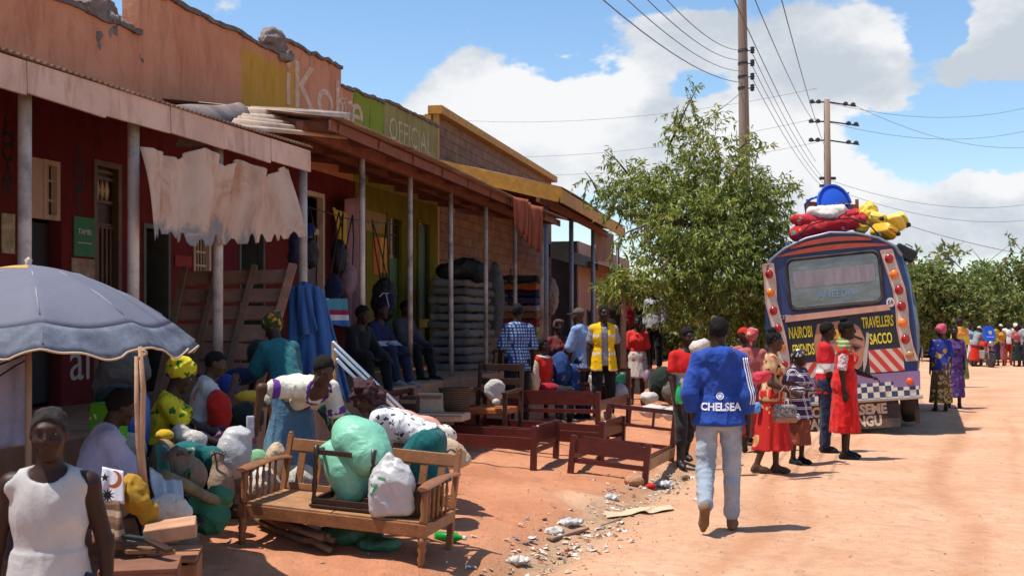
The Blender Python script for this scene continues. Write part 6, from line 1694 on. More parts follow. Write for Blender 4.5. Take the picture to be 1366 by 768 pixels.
on_surface(wb, face_cam(wb, Vector(sp(1.01, 0, .49)), -6), '7', .11, mat('leaf_green_print', (.03, .20, .06), .5))
text_bar = ([(-.05, -.008, 0), (.05, -.008, 0), (.05, .008, 0), (-.05, .008, 0)], [[0, 1, 2, 3]]); on_surface(wb, face_cam(wb, Vector(sp(1.04, 0, .575)), -6), text_bar, 0, bpy.data.materials['leaf_green_print'], 'printed_stripe')
blob('white_sack', 'white sack on the ground seen through the left back slats of the sofa', 'sack', 352, 648, 9.3, 22, 26, M_WSACK, 6)
blob('white_sack', 'white sack seen through the middle back slats of the sofa', 'sack', 400, 645, 9.3, 24, 26, M_WSACK, 7)
blob('beige_sack', 'beige sack standing behind the left sofa back', 'sack', 368, 615, 9.5, 13, 26, M_BEIGE, 8)
blob('green_bag', 'small light green bag behind the left end of the sofa back', 'bag', 343, 612, 9.5, 14, 14, mat('light_green_cloth', (.20, .42, .22), .9), 9)
blob('peach_bundle', 'long peach coloured cloth bundle behind the bending woman in the white print', 'bundle', 555, 568, 10.3, 32, 13, M_PEACHS, 10, [(530, 556, 24, 10), (580, 578, 20, 11)])
blob('print_bundle', 'white bundle with black sprigs lying above the beige sack', 'bundle', 588, 582, 10.2, 22, 15, pat_floral('black_sprig_print', (.62, .55, .47), [(.03, .03, .03), (.12, .1, .09)], 22, .28), 11)
blob('beige_sack', 'beige knotted sack at the right of the bending woman', 'sack', 600, 606, 10.0, 22, 20, M_BEIGE, 12, [(620, 612, 8, 9), (586, 604, 22, 20)])
tp = lump('green_tarpaulin', 'green tarpaulin heaped on the ground under the sofa', 'tarpaulin', [('e', tuple(foot(470, 722) + Vector((0, 0, .05))), (.24, .12, .08)), ('e', tuple(foot(505, 732) + Vector((0, 0, .03))), (.16, .10, .055))], mat('green_tarpaulin_sheet', (.04, .16, .09), .45, .3, 7, .3), .014, .02, 9, 13)
def logs(label, a, b, n, r, seed, m=None, name='stick_bundle'):
 rs = random.Random(seed); a, b = Vector(a), Vector(b); o = empty(name, a, label=label, cat='firewood')
 for i in range(n):
  off = Vector((rs.uniform(-.05, .05), rs.uniform(-.07, .07), r + rs.uniform(0, .09))); mb = MB(); mb.s = True
  p = [off + (b - a) * t + Vector((rs.uniform(-.015, .015),) * 3) for t in (0, .35, .7, 1 - rs.uniform(0, .12))]; mb.tube(p, [r * rs.uniform(.8, 1.2) for _ in p], 7); mb.build('stick', m or BARK, o)
 return o
logs('bundle of rough sticks lying under the sofa', foot(345, 702), foot(440, 738), 7, .022, 3)
gb = empty('green_bottle', foot(598, 722), (R(90), 0, R(70)), label='green plastic bottle lying on the red earth right of the sofa', cat='bottle')
mb = MB(); mb.s = True; mb.lathe([(.0, 0), (.034, .0), (.038, .02), (.036, .09), (.038, .15), (.016, .20), (.014, .23), (0, .23)], (0, .036, -.1), 14); mb.build('body', mat('green_clear_plastic', (.02, .35, .06), .15, .1, trans=.3), gb)
mb = MB(); mb.lathe([(.017, .22), (.017, .245), (0, .245)], (0, .036, -.1), 10); mb.build('cap', M_WHITEP, gb)

# --- steel pipes, rack, coat
pp = [((450, 462, 10.15), (578, 585, 10.6)), ((452, 472, 10.05), (566, 582, 10.5)), ((455, 485, 9.95), (545, 578, 10.4))]
for i, (a, b) in enumerate(pp):
 a_, b_ = W(*a), W(*b); d = (a_ - b_).normalized(); g0 = b_ + (b_ - a_) * .35; mb = MB(); mb.s = True
 mb.tube([a_ + d * .06, b_ + (b_ - a_) * .18], .016, 12); tag(mb.build('steel_pipe', mat('bright_galvanised_pipe', (.62, .66, .68), .28, .12, 8, metal=.75), None), ['uppermost of the three shining steel pipes leaning by the blue coat', 'middle of the three shining steel pipes leaning by the blue coat', 'lowest of the three shining steel pipes leaning by the blue coat'][i], 'pipe', 'shining steel pipes')
rk = empty('slatted_rack', label='tall brown slatted wooden rack leaning against the veranda posts', cat='rack')
TL, TR, BR, BL_ = W(246, 360, 12.3), W(390, 356, 12.6), W(344, 520, 11.7), W(212, 515, 11.3)
for i, f_ in enumerate((0.0, .30, .64, 1.0)):
 a, b = TL.lerp(TR, f_), BL_.lerp(BR, f_); mb = MB(); mb.bar(a + (a - b) * .02, b + (b - a) * .25, .085 if i == 3 else .06, .05, (0, 1, .3)); mb.build('stile', wood('reddish_brown_plank', (.30, .125, .06), .6) if i == 3 else WOODOLD, rk)
M_SLAT = wood('dark_brown_plank', (.20, .085, .045), .7)
for i, (v0, v1) in enumerate(((.02, .14), (.185, .30), (.335, .45), (.49, .63), (.645, .78), (.80, .90), (.93, 1.03))):
 vm = (v0 + v1) / 2; a, b = TL.lerp(BL_, vm), TR.lerp(BR, vm); off = Vector((.0, .05, 0)); mb = MB(); mb.bar(a + off, b + off, .022, (v1 - v0) * (TL - BL_).length, (BL_ - TL)); mb.build('slat', M_SLAT, rk)
DEN = cloth('worn_blue_denim', (.045, .115, .27))
c_ = empty('blue_coat', label='long blue denim coat hung on the veranda post beside the slatted rack', cat='coat')
o = wavy_sheet('coat_body', None, None, [W(404, 375, 12.9), W(432, 388, 12.9), W(470, 535, 12.4), W(398, 520, 12.4)], DEN, 0, .055, 2.2, 30, 26, .02, None, None, 4); o.parent = c_
o = wavy_sheet('sleeve', None, None, [W(398, 380, 12.75), W(411, 384, 12.75), W(424, 440, 12.6), W(399, 452, 12.6)], DEN, 0, .04, 1.4, 16, 18, .02, None, None, 7); o.parent = c_
o = wavy_sheet('sleeve', None, None, [W(386, 385, 12.85), W(402, 378, 12.85), W(404, 470, 12.6), W(384, 462, 12.6)], DEN, 0, .04, 1.3, 16, 18, .02, None, None, 9); o.parent = c_

# --- torn cloth under the pale fascia
def torn():
 m = bpy.data.materials.new('peach_cloth_painted_shade'); t = NT(m); v = t.coord('Object'); z = t.sep(v)[2]; n1 = t.noise(v, 1.6, 5, .7, .8); n2 = t.noise(t.coord('Object', (1, 1, .3)), 4, 5, .7)
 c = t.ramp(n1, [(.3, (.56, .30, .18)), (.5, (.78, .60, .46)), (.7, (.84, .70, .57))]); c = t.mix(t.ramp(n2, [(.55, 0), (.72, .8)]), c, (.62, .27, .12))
 e = t.math('ADD', z, t.math('MULTIPLY', t.math('SUBTRACT', n1, .5), 1.3)); c = t.mix(t.ramp(t.math('MULTIPLY', e, 2.0), [(.12, .85), (.30, 0)]), c, (.36, .37, .38))  # shade on the lower cloth painted in grey by height, wavy edge
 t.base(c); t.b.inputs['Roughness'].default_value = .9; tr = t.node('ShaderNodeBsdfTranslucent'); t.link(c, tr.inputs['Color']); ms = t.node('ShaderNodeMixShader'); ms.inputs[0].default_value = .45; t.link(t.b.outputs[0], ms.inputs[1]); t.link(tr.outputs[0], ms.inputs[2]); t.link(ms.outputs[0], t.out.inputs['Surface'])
 Ya, Yb = A.Y(186, 5.58), A.Y(389, 5.58); top = [(0, 196), (.22, 213), (.35, 197), (.50, 222), (.63, 212), (.80, 236), (.96, 222), (1, 226)]; bot = [(0, 322), (.1, 312), (.3, 330), (.6, 326), (.85, 322), (1, 316)]
 ip = lambda t_, u: float(np.interp(u, [q[0] for q in t_], [q[1] for q in t_]))
 rs = random.Random(4); teeth = [rs.uniform(0, 1) for _ in range(30)]
 L0 = W(186, 300, Ya); L1 = W(389, 300, Yb); base = Vector((L0.x, L0.y, 2.4))
 def fn(u, v):
  p = L0.lerp(L1, u); Y = p.y
  z0 = EYE - (ip(top, u) - HY) / F * Y; z1 = EYE - (ip(bot, u) - HY) / F * Y
  tooth = .10 * max(0, math.sin(u * 34 * PI)) ** .6 * (.3 + teeth[int(u * 34) % 30]) if v > .86 else 0
  z = z0 + (z1 - z0) * v - tooth * (v - .86) / .14 * -1.0
  fold = .045 * math.sin(u * 19 + 1.3 * v) + .04 * math.sin(u * 37 + 2 * v) + .07 * v * math.sin(u * 7 + 1) + .02 * math.sin(u * 80 + v * 4) * (1 - v)
  return Vector((p.x + fold, p.y - fold * .3, z)) - base
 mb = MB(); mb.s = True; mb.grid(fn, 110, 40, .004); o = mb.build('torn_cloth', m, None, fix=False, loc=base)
 tag(o, 'peach cloth with a torn ragged hem strung between the first veranda posts', 'cloth')
torn()

# --- umbrella, sheet, forked stick
UC = Vector(((38 - CX) / F * 7.4, 7.4, 0)); UG = gz(UC.x, UC.y)
um = empty('market_umbrella', (UC.x, UC.y, UG), label='big grey umbrella with a faded blue hem shading the stall', cat='umbrella')
def can(a, r):
 """canopy height: ribs every 36 degrees, cloth sagging between"""
 q = ((a - R(-64)) / R(36)) % 1.0; s_ = math.sin(PI * q)
 z = 2.03 - UG - .45 * (r ** 1.75) - .05 * s_ * r ** 2; rr = r * (1.0 - .06 * s_ * r)
 return rr, z
def cano(u, v, hem=False):
 a = 2 * PI * u; r = .015 + (.85 * v if not hem else .85 + .16 * v)
 rr, z = can(a, r); q = ((a - R(-64)) / R(36)) % 1.0
 if hem: z -= v * v * (.02 + .022 * math.sin(q * 2 * PI * 1.5 + int(u * 10)) * math.sin(PI * q));
 return Vector((rr * math.cos(a), rr * math.sin(a), z))
M_UMB = mat('faded_grey_umbrella_cloth', (.17, .17, .22), .8, .16, 2.5, .15, 40, dirt=(.14, .15, .19), dirtamt=.6, trans=.12)
m = bpy.data.materials.new('faded_blue_hem'); t = NT(m); n = t.noise(t.coord('Object', (1, 1, 1)), 4.5, 5, .7); t.base(t.ramp(n, [(.36, (.05, .055, .085)), (.52, (.10, .115, .15)), (.70, (.19, .20, .25))])); t.b.inputs['Roughness'].default_value = .85; M_HEM = m
mb = MB(); mb.s = True; mb.grid(lambda u, v: cano(u, v), 100, 18, .003); cn = mb.build('canopy', M_UMB, um, fix=False)
mb = MB(); mb.s = True; mb.grid(lambda u, v: cano(u, v, True), 200, 5, .003); mb.build('hem_band', M_HEM, cn, fix=False)
mb = MB(); mb.s = True; mb.tube([cano(i / 200, 1, True) + Vector((0, 0, -.002)) for i in range(201)], .0065, 6); mb.build('piping', mat('cream_piping', (.62, .48, .32), .8), cn)
for i in range(10):
 a = R(-64 + 36 * i); mb = MB(); mb.s = True; mb.tube([Vector((can(a, r)[0] * math.cos(a), can(a, r)[0] * math.sin(a), can(a, r)[1] - .012)) for r in (.02, .3, .6, .85, 1.0)], .006, 6); mb.build('rib', M_CHROME, um)
 mb = MB(); mb.s = True; mb.tube([Vector((can(a, r)[0] * math.cos(a), can(a, r)[0] * math.sin(a), can(a, r)[1] + .003)) for r in (.02, .3, .6, .8)], .004, 5); mb.build('seam', mat('pale_seam', (.33, .33, .37), .8), cn)
mb = MB(); mb.s = True; mb.tube([(0, 0, -.05), (0, 0, 2.01 - UG)], .021, 10); mb.build('pole', mat('tan_umbrella_pole', (.34, .22, .15), .6, .25, 6), um)
mb = MB(); mb.s = True; mb.lathe([(.022, 2.0 - UG), (.03, 2.02 - UG), (.018, 2.045 - UG), (.024, 2.065 - UG), (0, 2.085 - UG)], n=12); mb.build('finial', mat('cream_finial', (.6, .5, .4), .5), um)
for i, (a0, sz) in enumerate(((R(-95), .05), (R(-120), .045))):
 mb = MB(); p = can(a0, .16); mb.grid(lambda u, v: Vector((can(a0 + (u - .5) * .9, .08 + .12 * v)[0] * math.cos(a0 + (u - .5) * .9), can(a0 + (u - .5) * .9, .08 + .12 * v)[0] * math.sin(a0 + (u - .5) * .9), can(a0 + (u - .5) * .9, .08 + .12 * v)[1] + .004)), 6, 4, .002); mb.build('patch', mat('ochre_patch', (.50, .30, .08), .8), cn, fix=False)
wavy_sheet('white_sheet', 'pale lavender sheet hanging under the left edge of the umbrella', 'sheet', [W(-40, 468, 7.75), W(37, 478, 7.7), W(41, 592, 7.7), W(-40, 604, 7.75)], M_LAV, .0, .03, 1.6, 24, 18, .004, seed=3)
mb = MB(); mb.s = True; mb.tube([W(-30, 520, 7.5), W(20, 488, 7.45), W(46, 474, 7.4)], .006, 6); mb.tube([W(-30, 498, 7.5), W(10, 482, 7.45), W(40, 470, 7.4)], .006, 6); tag(mb.build('cord', M_RUB, None), 'dark cord stretched from the umbrella pole across the lavender sheet', 'cord')
M_STICK = wood('peeled_tan_stick', (.42, .24, .14), .85)
st_ = empty('forked_stick', W(194, 690, 6.75), label='peeled forked stick propping the front rim of the umbrella', cat='stick'); b0 = Vector(st_.location)
for pts, r in (([(187, 462), (191, 520), (189, 600), (196, 690)], (.013, .016, .017, .021)), ([(182, 475), (183, 540), (186, 610), (195, 688)], (.011, .016, .018, .018))):
 mb = MB(); mb.s = True; mb.tube([W(x, y, 6.75) - b0 for x, y in pts], list(r), 9); mb.build('branch', M_STICK, st_)
mb = MB(); mb.s = True; mb.tube([W(190 + 6 * math.sin(i), 467 + 2.2 * i, 6.75 - .03 * math.cos(i * 1.3)) - b0 for i in range(5)], .008, 6); mb.build('binding', M_BEIGE, st_)

# --- market pile, left
def crate(label, px, py, Y, sz, yaw, m, name='wooden_crate', slats=True, roll=0):
 o = empty(name, W(px, py, Y), (0, R(roll), R(yaw)), label=label, cat='crate'); w, d, hh = sz
 for z in np.linspace(.05, hh - .05, 3):
  for (c, s) in (((0, -d / 2, z), (w, .018, hh / 3.4)), ((0, d / 2, z), (w, .018, hh / 3.4)), ((-w / 2, 0, z), (.018, d, hh / 3.4)), ((w / 2, 0, z), (.018, d, hh / 3.4))):
   mb = MB(); mb.box(c, s, bev=.002); mb.build('board', m, o)
 for x in (-1, 1):
  for y in (-1, 1): mb = MB(); mb.box((x * (w / 2 - .02), y * (d / 2 - .02), hh / 2), (.04, .04, hh), bev=.003); mb.build('corner_post', WOODOLD, o)
 mb = MB(); mb.box((0, 0, hh + .012), (w + .02, d + .02, .022), bev=.003); mb.build('lid', m, o)
 return o
M_CR = wood('red_brown_crate_board', (.22, .085, .045), .85, dirt=(.10, .05, .03)); M_CR2 = wood('worn_orange_crate_board', (.33, .14, .06), .8)
gY = lambda px, Y: HY + (EYE - G(px, Y).z) * F / Y
crate('worn crate of red brown boards at the bottom of the stall beside the boy', 188, gY(188, 6.1), 6.1, (.36, .34, .34), 12, M_CR)
crate('low crate under the brown plank at the front corner of the stall', 232, gY(232, 6.75), 6.75, (.26, .40, .24), 10, M_CR2)
pk = empty('plank', W(228, 706, 6.5), (0, R(-6), R(14)), label='thick pale brown plank lying on the front crate of the stall', cat='plank'); mb = MB(); mb.box((0, 0, 0), (.27, .30, .075), bev=.006); mb.build('board', wood('pale_brown_plank', (.46, .24, .13), .8), pk)
for i, (px, py, l, yw, m_) in enumerate(((195, 722, .34, 20, M_JUTED), (180, 730, .30, -10, WOODOLD), (200, 735, .26, 35, M_CR2), (172, 716, .26, 5, M_DARKC), (210, 726, .2, -35, WOODDK))):
 o = empty('wood_offcut', W(px, py, 6.35 - .04 * i), (0, R(3 * i), R(yw)), label=['grey offcut on top of the little wood heap', 'weathered offcut at the left of the little wood heap', 'orange brown offcut lowest in the little wood heap', 'dark strip lying behind the little wood heap', 'short black offcut at the right of the little wood heap'][i], cat='offcut')
 mb = MB(); mb.box((0, 0, 0), (l, .05, .022), bev=.004); mb.build('strip', m_, o)
logs('mossy log slanting across the green sack behind the stall', W(222, 652, 7.6), W(312, 690, 8.1), 1, .045, 7, mat('mossy_bark', (.20, .17, .10), .95, .5, 7, .9, 25), 'log')
items = [
 ('green_sack', 'large green mesh sack lying under the mossy log', 'sack', 278, 690, 8.0, 30, 22, M_GSACK, [(292, 662, 18, 14), (262, 676, 22, 20)]),
 ('jute_sack', 'brown jute sack tied with a dark cord in the middle of the stall', 'sack', 248, 632, 8.1, 28, 26, M_JUTE, [(240, 612, 18, 16)]),
 ('jute_sack', 'brown jute sack with a pale tied neck beside the sofa arm', 'sack', 296, 650, 8.4, 17, 30, M_JUTE, [(291, 628, 8, 12), (292, 611, 6.5, 8)]),
 ('white_sack', 'white sack standing upright behind the jute sack with the tied neck', 'sack', 312, 605, 9.0, 23, 32, M_POLY, [(318, 582, 18, 12)]),
 ('printed_bag', 'white printed bag lying on the stall behind the plank', 'bag', 222, 676, 7.0, 25, 19, M_WSACK, [(240, 684, 18, 14)]),
 ('jute_sack', 'large dark grey sack stacked under the umbrella by the red wall', 'sack', 165, 495, 9.6, 34, 26, M_JUTED, [(150, 515, 26, 18), (172, 478, 22, 12)]),
 ('dark_bundle', 'dark green cloth bundle beneath the large grey sack', 'bundle', 158, 530, 9.3, 30, 18, M_DARKC, []),
 ('white_sack', 'dusty white sack behind the seated person in lavender', 'sack', 172, 600, 8.3, 24, 22, mat('dusty_white_sack', (.42, .37, .33), .9, .2, 6, .4, 50), [(150, 585, 18, 16)]),
 ('jute_sack', 'brown paper sack below the woman in the yellow print', 'sack', 218, 612, 8.4, 18, 26, mat('brown_paper_sack', (.30, .19, .12), .9, .2, 6, .3), []),
 ('teal_bundle', 'teal cloth bundle lying below the white cloth on the stall', 'bundle', 250, 602, 8.6, 26, 14, M_TEALC, [(282, 610, 18, 16), (200, 625, 18, 16)]),
 ('white_cloth', 'folded white cloth on the stall in front of the woman in the yellow print', 'cloth', 258, 586, 8.9, 18, 12, M_WSACK, [(240, 578, 12, 14)]),
 ('mustard_cloth', 'mustard yellow cloth folded over the sacks at the stick', 'cloth', 220, 580, 8.5, 13, 8, M_YELC, []),
 ('red_bag', 'bright red upright bag beside the child in the white shirt', 'bag', 293, 548, 9.9, 16, 27, M_REDC, [(288, 530, 10, 10)]),
 ('blue_bundle', 'blue bundle behind the bright red bag', 'bundle', 302, 515, 10.6, 14, 16, cloth('royal_blue_cloth', (.02, .045, .22)), []),
 ('yellow_cushion', 'yellow cushion on the dark bundles right of the red bag', 'cushion', 332, 530, 10.2, 18, 9, mat('sun_yellow_cloth', (.62, .36, .03), .9), []),
 ('dark_bundle', 'dark green bundle under the yellow cushion', 'bundle', 328, 556, 10.1, 24, 20, M_DARKC, [(312, 572, 16, 16)]),
 ('navy_bundle', 'navy blue bundle at the foot of the slatted rack', 'bundle', 320, 502, 11.0, 22, 12, M_NAVY, []),
 ('purple_cloth', 'purple spotted cloth hanging between the two bending women', 'cloth', 411, 570, 10.2, 7, 30, pat_floral('white_spots_on_purple', (.16, .02, .13), [(.62, .5, .55)], 55, .28, .2), []),
 ('teal_cloth', 'dark teal cloth spread behind the curly haired woman', 'cloth', 452, 560, 10.8, 18, 18, cloth('dull_teal_cloth', (.035, .085, .075)), [(436, 545, 12, 14)]),
 ('blue_barrel', None, None, 0, 0, 0, 0, 0, None, []),
 ('dark_bundle', 'dark bundle of clothes behind the teal shirted woman', 'bundle', 345, 470, 11.6, 16, 18, M_DARKC, []),
 ('black_bag', 'black bag on the ground at the far left behind the boy', 'bag', 12, 690, 5.6, 26, 60, M_NAVY, []),
 ('brown_sack', 'brown sack on the ground under the lavender sleeve', 'sack', 150, 668, 6.9, 22, 30, M_JUTE, []),
 ('grey_sack', 'grey sack on the ground at the stall edge behind the front crate', 'sack', 212, 706, 7.6, 22, 26, M_JUTED, [(246, 720, 18, 22)]),
 ('dark_bundle', 'black bundle on the ground below the red bag', 'bundle', 290, 590, 9.6, 26, 20, M_NAVY, []),
]
for i, it in enumerate(items):
 if it[1] is None: continue
 blob(it[0], it[1], it[2], it[3], it[4], it[5], it[6], it[7], it[8], 20 + i, it[9], h=.018)
# printed carton, blue barrel, sun cloth, mustard cloth over the basket
pc = empty('printed_carton', W(143, 592, 8.2), (0, R(4), R(-14)), label='green and white printed carton standing left of the blue barrel', cat='carton')
m = pat_floral('green_white_carton_print', (.10, .34, .02), [(.62, .62, .55), (.55, .58, .45), (.12, .42, .03)], 9, .40); mb = MB(); mb.box((0, 0, .14), (.22, .14, .28), bev=.012); mb.build('box', m, pc)
text_obj('lettering', '0', .13, M_WHITEP, pc, Matrix.Translation((.055, -.0725, .17)) @ Matrix.Rotation(R(90), 4, 'X'), extrude=.001)
br_ = empty('blue_barrel', W(172, 592, 8.7), label='blue plastic barrel behind the forked stick', cat='barrel'); mb = MB(); mb.s = True; mb.lathe([(.0, 0), (.13, 0), (.145, .03), (.15, .15), (.155, .17), (.15, .19), (.145, .32), (.12, .37), (0, .385)], n=20); mb.build('body', mat('blue_barrel_plastic2', (.02, .09, .34), .4, .12), br_)
mb = MB(); mb.s = True; mb.lathe([(.05, .37), (.05, .41), (0, .415)], (.04, 0, 0), 12); mb.build('cap', M_BLACKP, br_)
sc = wavy_sheet('printed_cloth', 'white cloth printed with a black star and an orange moon over the stall edge', 'cloth', [W(137, 622, 6.55), W(165, 628, 6.55), W(166, 672, 6.5), W(134, 668, 6.5)], mat('off_white_cotton', (.60, .57, .60), .9, .12), .0, .012, 1.2, 14, 10, .004)
def star(cx, cz, r, n, inner): return [(cx + (r if i % 2 == 0 else r * inner) * math.sin(PI * i / n), cz + (r if i % 2 == 0 else r * inner) * math.cos(PI * i / n)) for i in range(2 * n)]
pc0 = Vector(sc.location)
def on_cloth(poly, m, nm):
 c_ = W(151, 648, 6.50) - pc0; mb = MB(); mb.prism(poly, lambda p, q: (c_.x + p, c_.y - .030, c_.z + q), lambda p, q: (c_.x + p, c_.y - .028, c_.z + q)); mb.build(nm, m, sc)
on_cloth(star(-.035, .05, .026, 5, .4), M_BLACKP, 'printed_star'); on_cloth(star(-.02, -.045, .042, 10, .4), M_BLACKP, 'printed_star')
moon = [(.012 + .045 * math.cos(a), .04 + .048 * math.sin(a)) for a in np.linspace(-2.2, 1.5, 16)] + [(.0 + .035 * math.cos(a), .048 + .036 * math.sin(a)) for a in np.linspace(1.4, -2.1, 16)]
on_cloth(moon, mat('orange_print', (.60, .16, .04), .8), 'printed_moon')
blob('mustard_cloth', 'mustard cloth with dark lining draped over the stall beside the forked stick', 'cloth', 182, 664, 6.6, 17, 24, mat('deep_mustard_cloth', (.36, .19, .012), .9, .3, 8), 50, [(170, 645, 10, 14), (197, 684, 10, 16)], h=.014, amp=.02, freq=11)

# --- things on the veranda
def hang(name, label, cat, px, py, Y, w, hh, m, seed, thick=.10, extra=()):
 return blob(name, label, cat, px, py, Y, w, hh, m, seed, extra, h=.02, amp=.02, freq=7, dz=.45)
M_PACK = mat('black_nylon', (.012, .012, .013), .6, .25, 8, .3); M_PINK = cloth('dusty_pink_cloth', (.30, .16, .17))
hang('backpack', 'black backpack hung highest beside the cream door frame', 'backpack', 413, 338, A.Y(413, 6.2), 12, 22, M_PACK, 1)
hang('backpack', 'black backpack hanging left of the veranda post with the coat', 'backpack', 393, 338, A.Y(393, 6.2), 8, 28, M_NAVY, 2)
hang('blue_shirt', 'bright blue garment hung over the black backpack', 'garment', 411, 306, A.Y(411, 6.8), 9, 9, cloth('royal_blue_cloth', (.02, .045, .22)), 3)
wavy_sheet('yellow_garment', 'yellow garment hung in front of the pink curtain', 'garment', [W(443, 276, A.Y(450, 6.6)), W(463, 286, A.Y(463, 6.6)), W(468, 330, A.Y(463, 6.6)), W(447, 322, A.Y(450, 6.6))], cloth('dull_yellow_cloth', (.42, .26, .02)), 0, .05, 1.5, 16, 12)
wavy_sheet('pink_curtain', 'dusty pink curtain hanging between the red and the olive walls', 'curtain', [W(459, 266, A.Y(460, 7.2)), W(486, 262, A.Y(486, 7.2)), W(484, 440, A.Y(486, 7.2)), W(459, 432, A.Y(460, 7.2))], M_PINK, 0, .05, 3, 34, 12)
hang('backpack', 'black backpack with a green badge hung below the yellow garment', 'backpack', 452, 342, A.Y(452, 6.2), 10, 24, M_PACK, 4)
hang('backpack', 'pink grey backpack hung in front of the pink curtain', 'backpack', 465, 372, A.Y(465, 6.1), 10, 20, cloth('mauve_nylon', (.24, .15, .17)), 5)
hang('backpack', 'navy backpack below the black one with the green badge', 'backpack', 446, 385, A.Y(446, 6.0), 12, 18, M_NAVY, 6)
wavy_sheet('child_dress', "small blue and teal child's dress with a striped hem", 'dress', [W(434, 398, A.Y(445, 5.5)), W(462, 398, A.Y(460, 5.5)), W(466, 436, A.Y(460, 5.5)), W(436, 432, A.Y(445, 5.5))], pat_stripes('teal_dress_stripes', [(.03, .12, .30), (.45, .45, .5), (.20, .02, .05), (.06, .20, .26), (.06, .20, .26), (.06, .20, .26), (.05, .16, .30)], .42), 0, .03, 2, 16, 12)
hang('backpack', 'large black backpack standing behind the seated men on the veranda', 'backpack', 512, 400, A.Y(512, 6.6), 17, 30, M_PACK, 7)
hang('backpack', 'black backpack with a pale T shaped trim among the seated men', 'backpack', 515, 404, A.Y(515, 6.2), 11, 17, M_NAVY, 8)
mb = MB(); Yq = A.Y(515, 6.2) - .30; mb.tube([W(506, 396, Yq), W(511, 391, Yq), W(519, 391, Yq)], .008, 5); mb.tube([W(515, 392, Yq), W(519, 410, Yq)], .008, 5); tag(mb.build('bag_strap', mat('grey_webbing', (.4, .4, .38), .8), None), 'pale T shaped strap on the front of the black backpack', 'strap')
# stack of foam mattresses with dark bags on top
M_FOAM = mat('grey_foam', (.13, .12, .105), .95, .2, 6, .4, 40); M_FOAM2 = mat('light_grey_foam', (.17, .155, .135), .95, .2, 6, .4, 40)
YF = A.Y(620, 6.3)
for i in range(11):
 t0, b0_ = 372 + i * 11.2, 372 + (i + 1) * 11.2
 c0, c1 = W(589, t0 + 4, YF), W(640, b0_ - 4, YF); dx = .03 * math.sin(i * 2.3); mb = MB()
 f = Field((-.40, -.95, -.08), (.40, .95, .08), .026); f.rbox((0, 0, 0), ((c1.x - c0.x) / 2 + .02, .85, .065), .05, None, 0)
 o = f.obj('foam_mattress', M_FOAM if i % 2 else M_FOAM2, None, .008, 6, i); o.location = ((c0.x + c1.x) / 2 + dx, YF + .6, (c0.z + c1.z) / 2); o.rotation_euler = (0, R(1.5 * math.sin(i * 1.7)), -A.b)
 tag(o, ['topmost', 'second from the top', 'third from the top', 'fourth from the top', 'fifth from the top', 'middle', 'sixth from the floor', 'fifth from the floor', 'fourth from the floor', 'second from the floor', 'lowest'][i] + ' grey foam mattress of the tall veranda stack', 'mattress', 'grey foam mattresses in a stack')
hang('dark_bag', 'big black bag lying on top of the foam mattress stack', 'bag', 622, 358, YF, 26, 14, M_PACK, 9, extra=((600, 362, 18, 12), (638, 366, 14, 12)))
hang('grey_sheet', 'hanging grey tarpaulin right of the foam mattress stack', 'tarpaulin', 660, 400, A.Y(655, 6.6), 12, 50, mat('grey_tarpaulin', (.10, .10, .095), .8, .3), 10)
# shelf of coloured blankets farther on
cols = [((.03, .04, .035), 'dark green'), ((.36, .10, .03), 'orange'), ((.03, .03, .07), 'navy'), ((.05, .05, .12), 'deep blue'), ((.30, .22, .22), 'pale pink'), ((.24, .13, .05), 'tan'), ((.26, .03, .035), 'red'), ((.36, .30, .22), 'cream'), ((.30, .27, .05), 'yellow'), ((.04, .03, .03), 'black')]
YB = C3.Y(695, 5.9)
for i, (c, nm) in enumerate(cols):
 z0 = 368 + i * 9.6; c0, c1 = W(668, z0, YB), W(722, z0 + 8.8, YB); f = Field((-.6, -.5, -.1), (.6, .5, .1), .03); f.rbox((0, 0, 0), ((c1.x - c0.x) / 2, .4, (c0.z - c1.z) / 2), .045, None, 0)
 o = f.obj('folded_blanket', pat_floral('blanket_' + nm.replace(' ', '_'), c, [dk(c, 1.6), (.3, .2, .15), dk(c, .6)], 5, .3), None, .012, 6, i); o.location = ((c0 + c1) / 2) + Vector((0, .3, 0)); o.rotation_euler = (0, 0, -C3.b)
 tag(o, nm + ' blanket in the stack behind the man in the checked shirt', 'blanket', 'folded blankets in a stack')
tb_ = empty('display_table', W(695, 466, YB) + Vector((0, .3, 0)), (0, 0, -C3.b), label='rough table carrying the stack of folded blankets', cat='table')
hgt = tb_.location.z - gz(tb_.location.x, tb_.location.y); mb = MB(); mb.box((0, 0, -.04), (1.3, .9, .05)); mb.build('top', WOODOLD, tb_)
for x in (-.55, .55):
 for y in (-.38, .38): mb = MB(); mb.box((x, y, -hgt / 2), (.06, .06, hgt)); mb.build('leg', WOODOLD, tb_)
hang('bundle', 'cream and pink bundle hanging right of the blanket stack', 'bundle', 733, 395, C3.Y(733, 5.8), 12, 26, pat_floral('cream_pink_print', (.26, .20, .16), [(.30, .14, .15), (.2, .16, .05)], 7, .35), 12)

